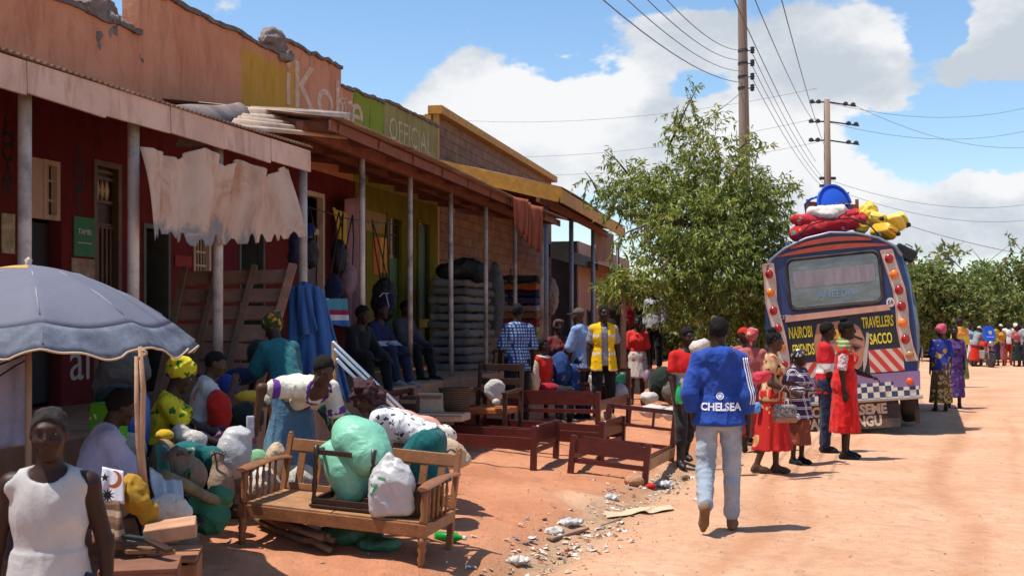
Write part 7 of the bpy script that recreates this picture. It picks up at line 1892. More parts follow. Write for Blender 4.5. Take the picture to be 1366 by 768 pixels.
# --- armchair, crates, basket, boards at the foot of the plinth
ac = empty('armchair', label='dark wooden armchair with an orange seat and a white cushion beside the checked shirt man', cat='armchair')
ac.location = foot(655, 588); ac.rotation_euler = (0, 0, R(160))
for x in (-.28, .28):
 mb = MB(); mb.box((x, .26, .30), (.05, .05, .60), bev=.006); mb.build('leg', WOODDK, ac); mb = MB(); mb.bar((x, -.28, 0), (x, -.36, .95), .05, .05, (0, 1, 0), .006); mb.build('back_post', WOODDK, ac)
 mb = MB(); mb.bar((x, .30, .61), (x, -.32, .63), .07, .03, bev=.008); mb.build('armrest', WOODDK, ac)
for z in (.55, .72, .90): mb = MB(); mb.bar((-.28, -.30 - z * .06, z), (.28, -.30 - z * .06, z), .03, .08, bev=.004); mb.build('back_rail', WOODDK, ac)
mb = MB(); mb.box((0, -.02, .38), (.52, .52, .08), bev=.02); mb.build('seat', mat('orange_vinyl', (.38, .11, .03), .45, .2), ac)
ck_ = blob('white_cushion', 'white cushion standing on the dark armchair', 'cushion', 660, 520, ac.location.y - .05, 14, 16, M_WSACK, 13, dz=.3)
blob('white_packet', 'small white packet in front of the dark armchair', 'packet', 662, 536, ac.location.y - .28, 6, 5, M_WSACK, 14)
def box_thing(name, label, cat, px, py, Y, sz, yaw, m):
 o = empty(name, W(px, py, Y), (0, 0, R(yaw)), label=label, cat=cat); mb = MB(); mb.box((0, 0, sz[2] / 2), sz, bev=.012); mb.build('body', m, o)
 mb = MB(); mb.box((0, -sz[1] / 2 - .004, sz[2] * .82), (sz[0] * .96, .012, sz[2] * .16)); mb.box((0, 0, sz[2] + .006), (sz[0] * .9, .05, .008)); mb.build('flap', mat('worn_carton_edge', (.24, .15, .09), .9), o); return o
box_thing('wooden_box', 'dark brown box on the ground left of the beige carton', 'box', 549, 562, 14.2, (.20, .3, .30), -10, WOODDK)
box_thing('beige_carton', 'beige carton at the foot of the plinth', 'carton', 578, 552, 14.3, (.30, .3, .26), -12, M_BEIGE)
box_thing('cement_sack', 'flat beige board lying in front of the basket', 'board', 590, 560, 13.9, (.58, .4, .08), -12, M_BEIGE)
bk_ = empty('basket', W(608, 548, 14.3), label='dark woven basket at the foot of the plinth', cat='basket'); mb = MB(); mb.s = True; mb.lathe([(0, 0), (.15, 0), (.18, .12), (.20, .25), (.21, .27), (.19, .27), (.17, .10), (0, .04)], n=22)
m = bpy.data.materials.new('woven_dark_cane'); t = NT(m); w_ = t.node('ShaderNodeTexWave', wave_type='BANDS', bands_direction='Z'); t.link(t.coord('Object'), w_.inputs['Vector']); w_.inputs['Scale'].default_value = 14; w_.inputs['Distortion'].default_value = 2; t.base(t.ramp(w_.outputs['Fac'], [(0, (.04, .025, .015)), (1, (.17, .10, .055))])); t.b.inputs['Roughness'].default_value = .9; t.bump(w_.outputs['Fac'], .6, .02)
mb.build('body', m, bk_); mb = MB(); mb.s = True; mb.tube([(.2 * math.cos(a), .2 * math.sin(a), .27) for a in np.linspace(0, 2 * PI, 25)], .012, 6); mb.build('rim', m, bk_)
# goods behind the beds
for i, (nm, lb, ct, px, py, Y, rx, ry, m_) in enumerate((
 ('white_sack', 'nearer pale dusty sack lying in the sun behind the beds', 'sack', 873, 548, 17.4, 20, 9, M_WSACK), ('white_sack', 'pale dusty sack lying on top of the other behind the beds', 'sack', 866, 530, 17.8, 12, 8, M_WSACK), ('white_sack', 'pale sack lying closest to the road behind the nearest headboard', 'sack', 896, 552, 17.1, 13, 9, M_WSACK),
 ('green_bag', 'dark green bag on the ground between the vest man and the red blouse woman', 'bag', 832, 508, 18.6, 11, 16, mat('bottle_green_plastic', (.012, .10, .06), .4)), ('grey_bag', 'grey printed bag standing behind the legs of the man in the vest', 'bag', 795, 508, 18.2, 10, 18, M_WSACK), ('grey_bag', 'pale grey bag beside the legs of the man in the vest', 'bag', 828, 524, 18.0, 12, 13, mat('pale_grey_bag', (.36, .34, .33), .8)),
 ('blue_bundle', 'blue printed cloth over the knees of the seated woman', 'cloth', 748, 492, 18.2, 14, 24, pat_floral('blue_cream_print', (.02, .05, .16), [(.35, .22, .16), (.1, .12, .3)], 9, .22, ring=True)), ('red_bundle', 'red bundle on the ground in front of the seated woman', 'bundle', 732, 517, 17.6, 15, 7, cloth('crimson_cloth', (.30, .015, .03))), ('cream_roll', 'cream roll leaning behind the checked shirt man', 'roll', 712, 505, 17.4, 8, 26, M_BEIGE), ('teal_basin', 'pale teal cloth on the ground by the seated woman', 'cloth', 757, 520, 17.9, 10, 4, cloth('pale_teal_cloth', (.18, .34, .30))),
 ('brown_bag', 'brown leather bag on the ground behind the bed rails', 'bag', 808, 560, 16.6, 14, 11, mat('tan_leather', (.38, .20, .11), .6)), ('purple_bag', 'mauve carrier bag in the hand of the woman in the white skirt', 'bag', 863, 503, 22.2, 5, 10, mat('mauve_carrier', (.26, .16, .24), .4)), ('dark_heap', 'dark heap of goods in the shade behind the beds', 'heap', 886, 512, 22, 22, 24, M_DARKC), ('brown_heap', 'brown heap at the tree trunk behind the waiting women', 'heap', 905, 522, 21, 22, 18, M_JUTED))):
 blob(nm, lb, ct, px, py, Y, rx, ry, m_, 60 + i, h=.022)
# --- rubbish, pebbles, stones
def litter():
 rs = np.random.RandomState(8); V = []; Q = []
 def bit(x, y, s):
  n = len(V); z = gz(x, y); a = rs.uniform(0, 6.28); c, s_ = math.cos(a), math.sin(a); w, l = s * rs.uniform(.5, 1.2), s * rs.uniform(.6, 1.6)
  for i in range(3):
   for j in range(3):
    px, py = (i - 1) * l / 2, (j - 1) * w / 2; V.append((x + c * px - s_ * py, y + s_ * px + c * py, z + .004 + abs(rs.normal()) * s * .30))
  for i in range(2):
   for j in range(2): Q.append((n + i * 3 + j, n + (i + 1) * 3 + j, n + (i + 1) * 3 + j + 1, n + i * 3 + j + 1))
 for (Y0, Y1, k, s) in ((7.2, 8.4, 70, .036), (8.8, 10.2, 110, .040), (10.5, 11.4, 40, .03), (11.8, 13.6, 80, .036), (7, 16, 110, .022)):
  for _ in range(k): y = rs.uniform(Y0, Y1); bit(float(gutter_x(np.array(y))) - .1 + rs.normal() * .22, y, s)
 for _ in range(140): bit(rs.uniform(-3, 3.4), rs.uniform(7, 20), .018)
 m = bpy.data.materials.new('mixed_rubbish'); t = NT(m); g = t.node('ShaderNodeNewGeometry')
 t.base(t.ramp(g.outputs['Random Per Island'], [(0, (.62, .54, .44)), (.3, (.50, .36, .24)), (.42, (.62, .60, .56)), (.6, (.34, .17, .10)), (.75, (.16, .18, .24)), (.79, (.34, .08, .06)), (.82, (.56, .42, .26)), (.92, (.16, .11, .07))], 'CONSTANT')); t.b.inputs['Roughness'].default_value = .6
 tag(mesh_obj('litter', np.array(V), np.array(Q), m), kind='stuff')
 V = []; Q = []
 for _ in range(2200):
  y = rs.uniform(6.2, 22) if rs.rand() < .6 else rs.uniform(6.2, 12); gx = float(gutter_x(np.array(y))); x = gx - .1 + rs.normal() * .9 if rs.rand() < .65 else rs.uniform(-3.5, 7)
  s = abs(rs.normal()) * .0055 + .003; z = gz(x, y); n = len(V); j = rs.uniform(.6, 1.4, 6) * s
  V += [(x + j[0], y, z), (x, y + j[1], z), (x - j[2], y, z), (x, y - j[3], z), (x, y, z + j[4] * .8), (x, y, z - s)]
  Q += [(n, n + 1, n + 4), (n + 1, n + 2, n + 4), (n + 2, n + 3, n + 4), (n + 3, n, n + 4)]
 tag(mesh_obj('gravel', V, [list(q) for q in Q], mat('red_stone', (.42, .22, .125), .95, .4, 30)), kind='stuff')
litter()
def wood_scrap(label, a, b, r):
 a, b = Vector(a), Vector(b); o = empty('wood_scrap', a, label=label, cat='wood scrap'); mb = MB(); mb.bar(Vector((0, 0, r)), b - a + Vector((0, 0, r * 1.5)), r * 3, r, bev=r * .2); mb.build('board', wood('grey_brown_driftwood', (.30, .18, .11), .9), o)
wood_scrap('brown broken board lying across the gutter rubbish', foot(733, 722), foot(782, 709), .022); wood_scrap('thin stick lying on the road beyond the rubbish', foot(803, 701), foot(829, 692), .008)
for i, (px, py, rx, ry, m_) in enumerate(((846, 641, 13, 7, mat('red_earth_stone', (.42, .21, .12), .95, .3, 12, .5)), (816, 661, 10, 5, M_POLY), (868, 648, 7, 4, M_REDC), (884, 644, 14, 6, M_POLY), (762, 694, 15, 7, M_POLY), (915, 637, 6, 4, WOODOLD), (740, 706, 12, 6, M_WSACK), (690, 745, 14, 7, M_WSACK))):
 p_ = foot(px, py + ry); blob(['stone', 'plastic_scrap', 'red_scrap', 'plastic_scrap', 'plastic_scrap', 'stone', 'paper_scrap', 'paper_scrap'][i], ['rounded red stone between the legs of the nearest bed', 'small crumpled polythene scrap in the gutter below the red stone', 'red scrap at the near right bed leg', 'long crumpled polythene scrap by the near right bed leg', 'crumpled polythene scrap among the gutter rubbish nearest the road board', 'dark stone near the black gumboot', 'crumpled paper behind the broken board', 'crumpled paper at the bottom edge of the gutter'][i], 'stone' if i in (0, 5) else 'scrap', px, py + (2 if m_ in (M_POLY, M_WSACK) else 0), p_.y, rx, ry * (.55 if m_ in (M_POLY, M_WSACK) else 1), m_, 90 + i, h=.009, amp=.022 if m_ in (M_POLY, M_WSACK) else .012, freq=24)
sm = foot(850, 685); mb = MB(); mb.grid(lambda u, v: Vector((-.28 + .62 * u, -.13 + .3 * v + .25 * u, .012 + .012 * abs(math.sin(u * 9 + v * 7)) + gz(sm.x - .28 + .62 * u, sm.y - .13 + .3 * v + .25 * u) - sm.z)), 16, 8, .003); o = mb.build('plastic_sheet', mat('pale_dusty_polythene', (.62, .45, .28), .5, .2, 8), None, fix=False, loc=sm); tag(o, 'flattened pale plastic sheet in the gutter beside the road', 'plastic sheet')

# draped cloth and plastic over the pile
for i, (nm, lb, cn, m_) in enumerate((
 ('printed_cloth', 'green flowered cloth draped over the sacks below the leaf print dress', [(206, 590, 8.2), (262, 596, 8.5), (258, 634, 8.0), (214, 640, 7.8)], pat_floral('green_flower_cloth', (.05, .16, .09), [(.45, .4, .3), (.3, .05, .1)], 18, .3)),
 ('plastic_sheet', 'clear white plastic sheet hanging from the stall beside the stick', [(200, 622, 7.3), (242, 640, 7.5), (252, 686, 7.1), (206, 676, 6.9)], M_POLY),
 ('brown_cloth', 'brown striped cloth hanging at the stall front behind the boy', [(118, 655, 6.3), (160, 668, 6.3), (166, 720, 6.2), (122, 724, 6.2)], pat_stripes('brown_cream_stripes', [(.16, .08, .05), (.30, .2, .13), (.10, .05, .03)], .09)),
 ('purple_cloth', 'mauve cloth heaped on the patterned skirt by the red bag', [(258, 566, 9.3), (290, 572, 9.5), (296, 592, 9.1), (262, 590, 9.0)], pat_floral('mauve_flower_cloth', (.22, .06, .16), [(.4, .35, .35), (.1, .12, .1)], 20, .35)),
 ('dark_cloth', 'dark printed cloth hanging over the low sacks at the log', [(228, 652, 7.9), (268, 660, 8.1), (272, 700, 7.8), (236, 706, 7.6)], pat_floral('dark_leaf_cloth', (.04, .05, .04), [(.2, .18, .1), (.08, .16, .1)], 14, .35)))):
 wavy_sheet(nm, lb, 'cloth', [W(*c) for c in cn], m_, .03, .035, 1.8, 22, 16, .004, seed=i + 11)
for i, (px, py, Y) in enumerate(((291, 604, 8.35), (246, 604, 8.0), (602, 600, 9.9))):
 mb = MB(); mb.s = True; c_ = W(px, py, Y); mb.tube([c_ + Vector((.045 * math.cos(a), .045 * math.sin(a), .012 * math.sin(3 * a))) for a in np.linspace(0, 2 * PI, 16)], .009, 6); tag(mb.build('tie_cord', M_JUTED, None), ['cord tied round the neck of the sack beside the sofa arm', 'dark cord round the brown sack in the middle of the stall', 'cord round the knot of the beige sack behind the sofa'][i], 'cord')

# line that the bags hang from, their straps, and the prop under the steel pipes
ln0, ln1 = W(383, 268, A.Y(383, 6.2)), W(530, 300, A.Y(530, 6.2)); mb = MB(); mb.s = True; mb.tube([ln0, ln0.lerp(ln1, .5) + Vector((0, 0, -.06)), ln1], .007, 6); tag(mb.build('cord', M_RUB, None), 'dark cord strung along the veranda that the backpacks hang from', 'cord')
for o in [q for q in bpy.data.objects if q.name.startswith('backpack') and q.parent is None]:
 tp_ = o.location + Vector((0, 0, max(v.co.z for v in o.data.vertices) - .03)); f_ = min(1, max(0, (tp_.x - ln0.x) / (ln1.x - ln0.x))); q = ln0.lerp(ln1, f_)
 for dx in (-.05, .05):
  mb = MB(); mb.s = True; mb.tube([tp_ + Vector((dx, 0, 0)) - o.location, tp_.lerp(q, .5) + Vector((dx * .8, 0, 0)) - o.location, q - o.location], .010, 5); mb.build('strap', M_PACK, o)
mb = MB(); mb.s = True; mb.tube([G(447, 10.25), W(446, 455, 10.25)], .025, 8); tag(mb.build('prop_pole', WOODOLD, None), 'short dark prop pole carrying the upper ends of the steel pipes', 'prop')
# ------------------------------------------------------------------ the people
MP = bpy.data.materials
GREYP = mat('pale_worn_denim', (.27, .315, .37), .9, .2, 5, .35, 60, dirt=(.50, .49, .46), dirtamt=.7); BLACKC = cloth('black_cloth', (.012, .012, .014)); WHITEC = cloth('white_cotton', (.70, .68, .62)); CREAM = cloth('cream_cotton', (.66, .62, .50))
HOOD = cloth('bright_blue_fleece', (.022, .062, .30), .2); REDD = cloth('scarlet_dress_cloth', (.60, .016, .014), .10); GREYC = cloth('grey_cotton', (.24, .235, .25)); DENB = cloth('mid_blue_denim', (.085, .18, .28)); DENN = cloth('navy_denim', (.020, .026, .055)); PURP = cloth('purple_trim', (.13, .04, .26)); PINKC = cloth('faded_rose_cloth', (.40, .11, .10)); SKYB = cloth('light_blue_shirting', (.22, .33, .56))
STEP = dict(legR=((.02, .10, -1), (0, -.04, -1)), legL=((-.02, -.10, -1), (0, -.25, -1)))
def P_(label, at, yaw, **k): return person(label, at, yaw, **k)

# man in the blue hooded top
keep = []
b, k = P_('person walking away along the road in a blue hooded top and pale grey trousers', G(959, 9.78), -9, H=1.72, skin=0, h=.0095, hair='crop', seed=3,
 pose=dict(legR=((.03, .13, -1), (.0, -.03, -1)), legL=((-.03, -.10, -1), (-.02, -.80, -.70)), footL=(-.08, .45, -.85), armL=((-.27, -.22, -1), (.16, .18, -1), (.4, .1, -.9)), armR=((.20, -.14, -1), (.06, .12, -1)), head=(4, 0)),
 wear=[('trousers', GREYP, dict(t=.010, loose=.016, frac=1.9, amp=.008)), ('top', HOOD, dict(t=.026, sleeve=1.42, sw=.014, hem=.085, hood=True, amp=.009, freq=9, flare=.035, name='hooded_top', keep=keep)), ('shoes', BROWNSHOE)])
bpy.context.view_layer.update()
top = [c for c in b.children if c.name.startswith('hooded_top')][0]
def on_back(px, py, Y, roll=0): return top.matrix_world.inverted() @ Matrix.Translation(W(px, py, Y)) @ Matrix.Rotation(R(-9), 4, 'Z') @ Matrix.Rotation(R(90), 4, 'X') @ Matrix.Rotation(R(roll), 4, 'Z')
on_surface(top, on_back(962, 545, 9.45), 'CHELSEA', .086, mat('white_print', (.75, .75, .78), .7, .05), xscale=.92)
ring = [(.030 * math.cos(a), .030 * math.sin(a), 0) for a in np.linspace(0, 2 * PI, 21)[:-1]]; ring2 = [(.022 * math.cos(a), .022 * math.sin(a), 0) for a in np.linspace(0, 2 * PI, 21)[:-1]]
on_surface(top, on_back(961, 530, 9.45), (ring + ring2, [[i, (i + 1) % 20, 20 + (i + 1) % 20, 20 + i] for i in range(20)]), 0, MP['white_print'], 'crest')
on_surface(top, on_back(961, 530, 9.45), ([(x * .55, y * .55, 0) for x, y, _ in ring], [list(range(20))]), 0, mat('pale_crest', (.45, .50, .66), .7), 'crest')
on_surface(top, on_back(961, 530, 9.45), ([(p * .9, q * .9, 0) for p, q in star(0, 0, .014, 5, .5)], [list(range(10))]), 0, MP['white_print'], 'crest', push=.006)
g, kk = keep[0]
for off in (-.020, 0, .020):       # three white stripes down the far sleeve
 mb = MB(); mb.s = True; pts = []; sh, el, wr = (Vector(kk.sh['R']), Vector(kk.el['R']), Vector(kk.wr['R']))
 for t_ in np.linspace(0.0, 1.36, 22):
  c_ = sh.lerp(el, t_) if t_ < 1 else el.lerp(wr, t_ - 1); d = Vector((.62, -.75, .25)).normalized(); q = c_ + Vector((off * .7, off * .8, 0)); r = .03
  while g.at([q + d * r])[0] < .0 and r < .2: r += .002
  pts.append(q + d * (r + .004))
 mb.tube(pts, .0055, 5); mb.build('sleeve_stripe', MP['white_print'], top)
# things in hands
def thing_box(name, label, cat, p, sz, m, yaw=0, roll=0):
 o = empty(name, p, (0, R(roll), R(yaw)), label=label, cat=cat); mb = MB(); mb.box((0, 0, 0), sz, bev=min(sz) * .3); mb.build('body', m, o); return o
hp = world(b, k.wr['L'] + k.hand['L'] * .12)
thing_box('phone', 'small red phone held at the hip of the man in the blue hooded top', 'phone', hp + Vector((.025, -.02, -.02)), (.03, .022, .10), M_REDC, 0, -25)

# woman in the long red dress and the man beside her
PR_W = pat_floral('red_specks_on_white', (.60, .50, .48), [(.45, .04, .05), (.25, .05, .06)], 45, .40)
P_('person standing in a long scarlet dress with a green scarf around the shoulders', foot(1127, 611), -108, H=1.69, sex='f', skin=2, h=.012, hair='bun', seed=4,
 pose=dict(armR=((.22, -.05, -1), (.05, .12, -1)), armL=((-.15, .25, -1), (.1, .9, -.3)), head=(6, 4), legR=((.02, .03, -1), (0, -.03, -1)), legL=((-.02, .06, -1), (0, -.03, -1))),
 wear=[('top', PR_W, dict(t=.010, sleeve=.85, sw=.012, hem=.02)), ('dress', REDD, dict(t=.020, sleeve=.12, len=.62, fl=(.205, .185), pleat=.07, amp=.010)), ('shawl', pat_stripes('green_cream_stripes', [(.12, .17, .03), (.16, .20, .05), (.42, .40, .26)], .05), dict(drop=.06, arm=.02)), ('shoes', BLACKC)])
P_('person in a red and white shirt and navy trousers talking beside the bus', foot(1101, 603), -100, H=1.70, skin=0, h=.013, hair='short', seed=5,
 pose=dict(armR=((.15, .1, -1), (.0, .55, -.85)), armL=((-.12, .3, -1), (.3, .9, -.2)), head=(8, 6)),
 wear=[('trousers', DENN, dict(t=.014)), ('top', pat_stripes('red_white_panels', [(.60, .56, .54), (.52, .02, .025), (.52, .02, .025), (.52, .02, .025)], .52), dict(sleeve=.9, hem=.16)), ('shoes', BLACKC)])
# woman with the handbag
RFL = pat_floral('red_gold_flower_print', (.46, .022, .018), [(.60, .34, .14), (.10, .03, .02), (.55, .10, .04), (.52, .03, .02)], 6.5, .36)
YFL = pat_floral('gold_black_blouse_print', (.50, .30, .15), [(.03, .025, .02), (.60, .48, .34), (.40, .05, .03)], 12, .38)
b, k = P_('person in a red and gold flowered dress carrying a grey patterned handbag', foot(1030, 631), -98, H=1.58, sex='f', skin=1, h=.012, hair='bun', seed=6,
 pose=dict(armR=((.25, -.08, -1), (-.05, .85, -.35)), armL=((-.1, .3, -1), (.2, .9, -.1)), legR=((.02, -.14, -1), (0, -.35, -1)), legL=((-.02, .12, -1), (0, .0, -1)), head=(8, -4)),
 wear=[('skirt', RFL, dict(len=.66, fl=(.23, .25), pleat=.10)), ('top', YFL, dict(sleeve=.35, sw=.02, hem=.06, neck=.09)), ('shoes', cloth('brown_sandal', (.10, .05, .03)))])
hb = empty('handbag', W(1047, 548, 13.0), (0, 0, R(10)), label='grey patterned handbag with a tan base hanging from the arm of the flowered dress woman', cat='handbag')
mb = MB(); mb.box((0, 0, 0), (.25, .12, .14), bev=.03); mb.build('body', pat_floral('grey_snake_print', (.22, .20, .19), [(.03, .03, .03), (.45, .43, .40)], 40, .4), hb)
mb = MB(); mb.box((0, 0, -.09), (.26, .125, .07), bev=.025); mb.build('base', mat('tan_leather_base', (.30, .15, .08), .5), hb); mb = MB(); mb.s = True; mb.tube([(-.07, 0, .06), (-.06, 0, .2), (0, 0, .28), (.06, 0, .2), (.07, 0, .06)], .007, 6); mb.build('handle', MP['tan_leather_base'], hb)
lump('pink_cloth', 'bright pink cloth held in the arm of the flowered dress woman', 'cloth', [('e', tuple(W(1014, 503, 12.95)), (.08, .06, .06)), ('e', tuple(W(1022, 499, 12.9)), (.06, .05, .04))], cloth('hot_pink_cloth', (.62, .06, .09)), .014, .014, 10, 3)
lump('blue_packet', 'light blue packet hanging behind the flowered dress woman', 'packet', [('e', tuple(W(1010, 544, 13.3)), (.045, .03, .07))], mat('light_blue_polythene', (.12, .32, .70), .4), .012, .01, 12, 4)
PLD = pat_plaid('black_white_plaid', (.016, .016, .020), (.05, .02, .06), (.62, .60, .62), .10)
P_('person wrapped in a black and white plaid shawl beside the rear lamps of the bus', foot(1064, 618), -140, H=1.36, sex='f', skin=0, h=.013, hair='scarf', hairm=pat_floral('black_white_scarf', (.03, .03, .03), [(.6, .6, .6), (.35, .35, .35)], 20, .4), seed=7,
 pose=dict(armR=((.1, .25, -1), (-.3, .8, .1)), armL=((-.1, .25, -1), (.3, .8, .1)), head=(10, 10)),
 wear=[('skirt', pat_floral('rust_skirt_print', (.20, .05, .03), [(.35, .12, .05), (.10, .03, .02)], 9, .35), dict(len=.66, fl=(.22, .20))), ('dress', PLD, dict(t=.03, sleeve=1.5, sw=.03, len=.26, fl=(.27, .22), pleat=.08)), ('shoes', BLACKC)])
P_('person in a faded rose shirt and pink patterned headscarf beside the bus', G(1003, 15.8), -25, H=1.62, sex='f', skin=1, h=.014, hair='scarf', hairm=pat_floral('pink_gold_scarf', (.45, .08, .09), [(.62, .45, .12), (.5, .12, .2)], 16, .4), seed=8,
 pose=dict(), wear=[('skirt', cloth('dark_red_skirt', (.20, .02, .02)), dict(len=.72)), ('top', PINKC, dict(sleeve=.9))])
P_('person in a red cap standing behind the pink headscarf by the road', G(992, 17.2), -150, H=1.64, skin=0, h=.016, hair='cap', hairm=M_REDC, seed=9, wear=[('trousers', DENN), ('top', PINKC, dict(sleeve=.9))])
# man with gumboots
b, k = P_('person in a red shirt and black gumboots stepping out behind the blue hooded top', foot(916, 622), -165, H=1.66, skin=0, h=.013, hair='short', seed=10,
 pose=dict(legR=((.03, .22, -1), (0, -.10, -1)), legL=((-.02, -.30, -1), (0, -.5, -1)), armR=((.15, .1, -1), (.0, .4, -1)), armL=((-.12, .1, -1), (0, .4, -1)), head=(5, 10)),
 wear=[('trousers', cloth('charcoal_trousers', (.03, .028, .028)), dict(frac=1.45)), ('top', pat_stripes('grey_red_shirt', [(.55, .02, .02), (.55, .02, .02), (.28, .28, .27), (.28, .28, .27)], 1.12), dict(sleeve=.6, hem=.12)), ('boots', LEATHER, dict(tall=.8))])
lump('white_cloth', 'white cloth over the shoulder of the man in gumboots', 'cloth', [('e', tuple(W(931, 464, 13.1)), (.10, .08, .08)), ('e', tuple(W(938, 458, 13.1)), (.07, .07, .05))], M_WSACK, .014, .01, 10, 5)
gb2 = empty('green_bottle', W(906, 538, 13.0), (R(4), 0, 0), label='bright green bottle held upright by the man in gumboots', cat='bottle'); mb = MB(); mb.s = True; mb.lathe([(0, 0), (.036, 0), (.042, .03), (.040, .12), (.030, .16), (.014, .19), (.014, .21), (0, .21)], n=14); mb.build('body', mat('bright_green_plastic', (.02, .42, .10), .3), gb2); mb = MB(); mb.lathe([(.017, .20), (.017, .225), (0, .225)], n=10); mb.build('cap', M_GSACK, gb2)

# group by the veranda
b, k = P_('person in a yellow reflective vest over a grey shirt, standing with hands lowered', G(805, 17.9), -172, H=1.72, skin=0, h=.0125, hair='crop', seed=11, eyes=True,
 pose=dict(armR=((.20, .0, -1), (.05, .15, -1)), armL=((-.20, .0, -1), (-.05, .15, -1)), head=(2, 8)),
 wear=[('trousers', BLACKC), ('top', GREYC, dict(sleeve=.6, hem=.10, t=.010)), ('vest', pat_stripes('yellow_vest_bands', [(.72, .42, .01)] * 5 + [(.62, .55, .40)], .26), dict(t=.030, hem=.18, flare=.03)), ('shoes', BLACKC)])
b, k = P_('person in a red blouse and white flowered skirt holding a carrier bag', G(850, 22.5), 178, H=1.64, sex='f', skin=0, h=.014, hair='crop', seed=12, eyes=True,
 pose=dict(armR=((.2, .05, -1), (.05, .2, -1)), armL=((-.2, .0, -1), (-.1, .1, -1))),
 wear=[('skirt', pat_floral('rose_on_cream_print', (.58, .50, .44), [(.40, .12, .14), (.50, .3, .25)], 8, .22), dict(len=.42, fl=(.24, .2), pleat=.05)), ('top', cloth('coral_red_blouse', (.62, .035, .03)), dict(sleeve=.85, sw=.02, hem=.08, pleat=.06))])
P_('person in a light blue shirt and jeans turned away beside the yellow vest', G(778, 18.4), 58, H=1.69, skin=1, h=.014, hair='cap', hairm=cloth('grey_brown_cap', (.10, .08, .065)), seed=13,
 pose=dict(lean=8, armR=((.15, .3, -1), (-.2, .8, -.4)), armL=((-.15, .3, -1), (.2, .8, -.4))), wear=[('trousers', DENN, dict(loose=.02)), ('top', SKYB, dict(sleeve=.95, sw=.03, hem=.20, t=.024)), ('shoes', BLACKC)])
P_('person seen from behind in a blue and white checked shirt and black trousers', G(690, 17.0), 12, H=1.74, skin=0, h=.0125, hair='crop', seed=14,
 pose=dict(armR=((.26, -.05, -1), (.0, .45, -1)), armL=((-.22, .05, -1), (-.05, .5, -.9)), head=(6, -20)), wear=[('trousers', BLACKC), ('top', pat_checks('blue_white_check', (.34, .42, .55), (.025, .06, .17), .045), dict(sleeve=.85, sw=.025, hem=.15, t=.02)), ('shoes', BLACKC)])
SITL = dict(legR=((.10, 1, -.05), (0, .05, -1)), legL=((-.10, 1, -.05), (0, .05, -1)))
P_('person in a dark red print seated on the plinth edge behind the light blue shirt', G(745, 18.6) + Vector((0, 0, .05)), -165, H=1.6, sex='f', skin=0, h=.015, hair='scarf', hairm=cloth('dull_brown_scarf', (.09, .04, .03)), seed=15,
 pose=dict(sit=.70, **SITL), wear=[('top', pat_floral('dark_red_print', (.12, .02, .02), [(.20, .08, .05), (.05, .02, .02)], 10, .36), dict(sleeve=.8)), ('skirt', pat_floral('blue_skirt_print', (.02, .05, .16), [(.35, .22, .16), (.1, .12, .3)], 9, .25), dict(len=.2, knees=.8))])
P_('person in red seated low with a cream scarf in front of the blue cloth', G(724, 17.9), -130, H=1.62, skin=0, h=.015, hair='short', seed=16, pose=dict(sit=.48, **SITL), wear=[('top', M_REDC, dict(sleeve=.8)), ('trousers', BLACKC), ('collar', WHITEC, dict(r=.09, w=.02))])
P_('person in a white shirt and black trousers standing high on the veranda behind the tree', Vector((W(873, 400, 24.5).x, 24.5, .72)), 150, H=1.72, skin=0, h=.016, hair='crop', seed=17, wear=[('trousers', BLACKC), ('top', cloth('grey_white_shirting', (.36, .36, .40)), dict(sleeve=1.6, hem=.1))])
P_('person in dark clothes standing in the shade behind the yellow vest', G(816, 23.5) + Vector((0, 0, .45)), 170, H=1.72, skin=0, h=.018, hair='crop', seed=18, wear=[('trousers', BLACKC), ('top', cloth('dark_brown_shirting', (.05, .03, .026)), dict(sleeve=1.6))])
lump('red_garment', 'red garment hanging in the shade beside the thin tree trunk', 'garment', [('e', tuple(W(841, 408, 24.0)), (.10, .06, .42))], cloth('crimson_cloth', (.30, .015, .03)), .025, .02, 8, 5)
# seated men on the near veranda
VS = lambda px, Ld: Vector(A.world(Ld, A.u(px, Ld), FL))
ARMF = dict(armR=((.2, .45, -1), (-.25, .9, -.3)), armL=((-.2, .45, -1), (.25, .9, -.3)))
P_('person in a navy jacket with a pale band sitting on the veranda', VS(497, 6.1), -115, H=1.70, skin=0, h=.014, hair='crop', seed=19, pose=dict(sit=.34, lean=14, legR=((.15, .9, .3), (0, .2, -1)), legL=((-.15, .9, .25), (0, .2, -1)), **ARMF), wear=[('trousers', DENN), ('top', pat_stripes('navy_pale_band', [(.016, .020, .060)] * 8 + [(.34, .34, .40)], .58), dict(sleeve=1.8, t=.03)), ('shoes', GREYC)])
P_('person in a dark grey jacket sitting on the veranda by the black backpack', VS(533, 6.3), -120, H=1.70, skin=0, h=.014, hair='crop', seed=20, pose=dict(sit=.38, lean=12, legR=((.15, .95, .2), (0, .2, -1)), legL=((-.15, .95, .2), (0, .2, -1)), **ARMF), wear=[('trousers', BLACKC), ('top', cloth('dark_grey_jacket', (.045, .045, .055)), dict(sleeve=1.8, t=.03)), ('shoes', BLACKC)])
P_('person in black sitting nearest the blue coat on the veranda', VS(470, 5.9), -125, H=1.66, skin=0, h=.014, hair='short', seed=21, pose=dict(sit=.30, lean=18, legR=((.15, .9, .3), (0, .2, -1)), legL=((-.15, .9, .25), (0, .2, -1)), **ARMF), wear=[('trousers', BLACKC), ('top', BLACKC, dict(sleeve=1.8, t=.03))])

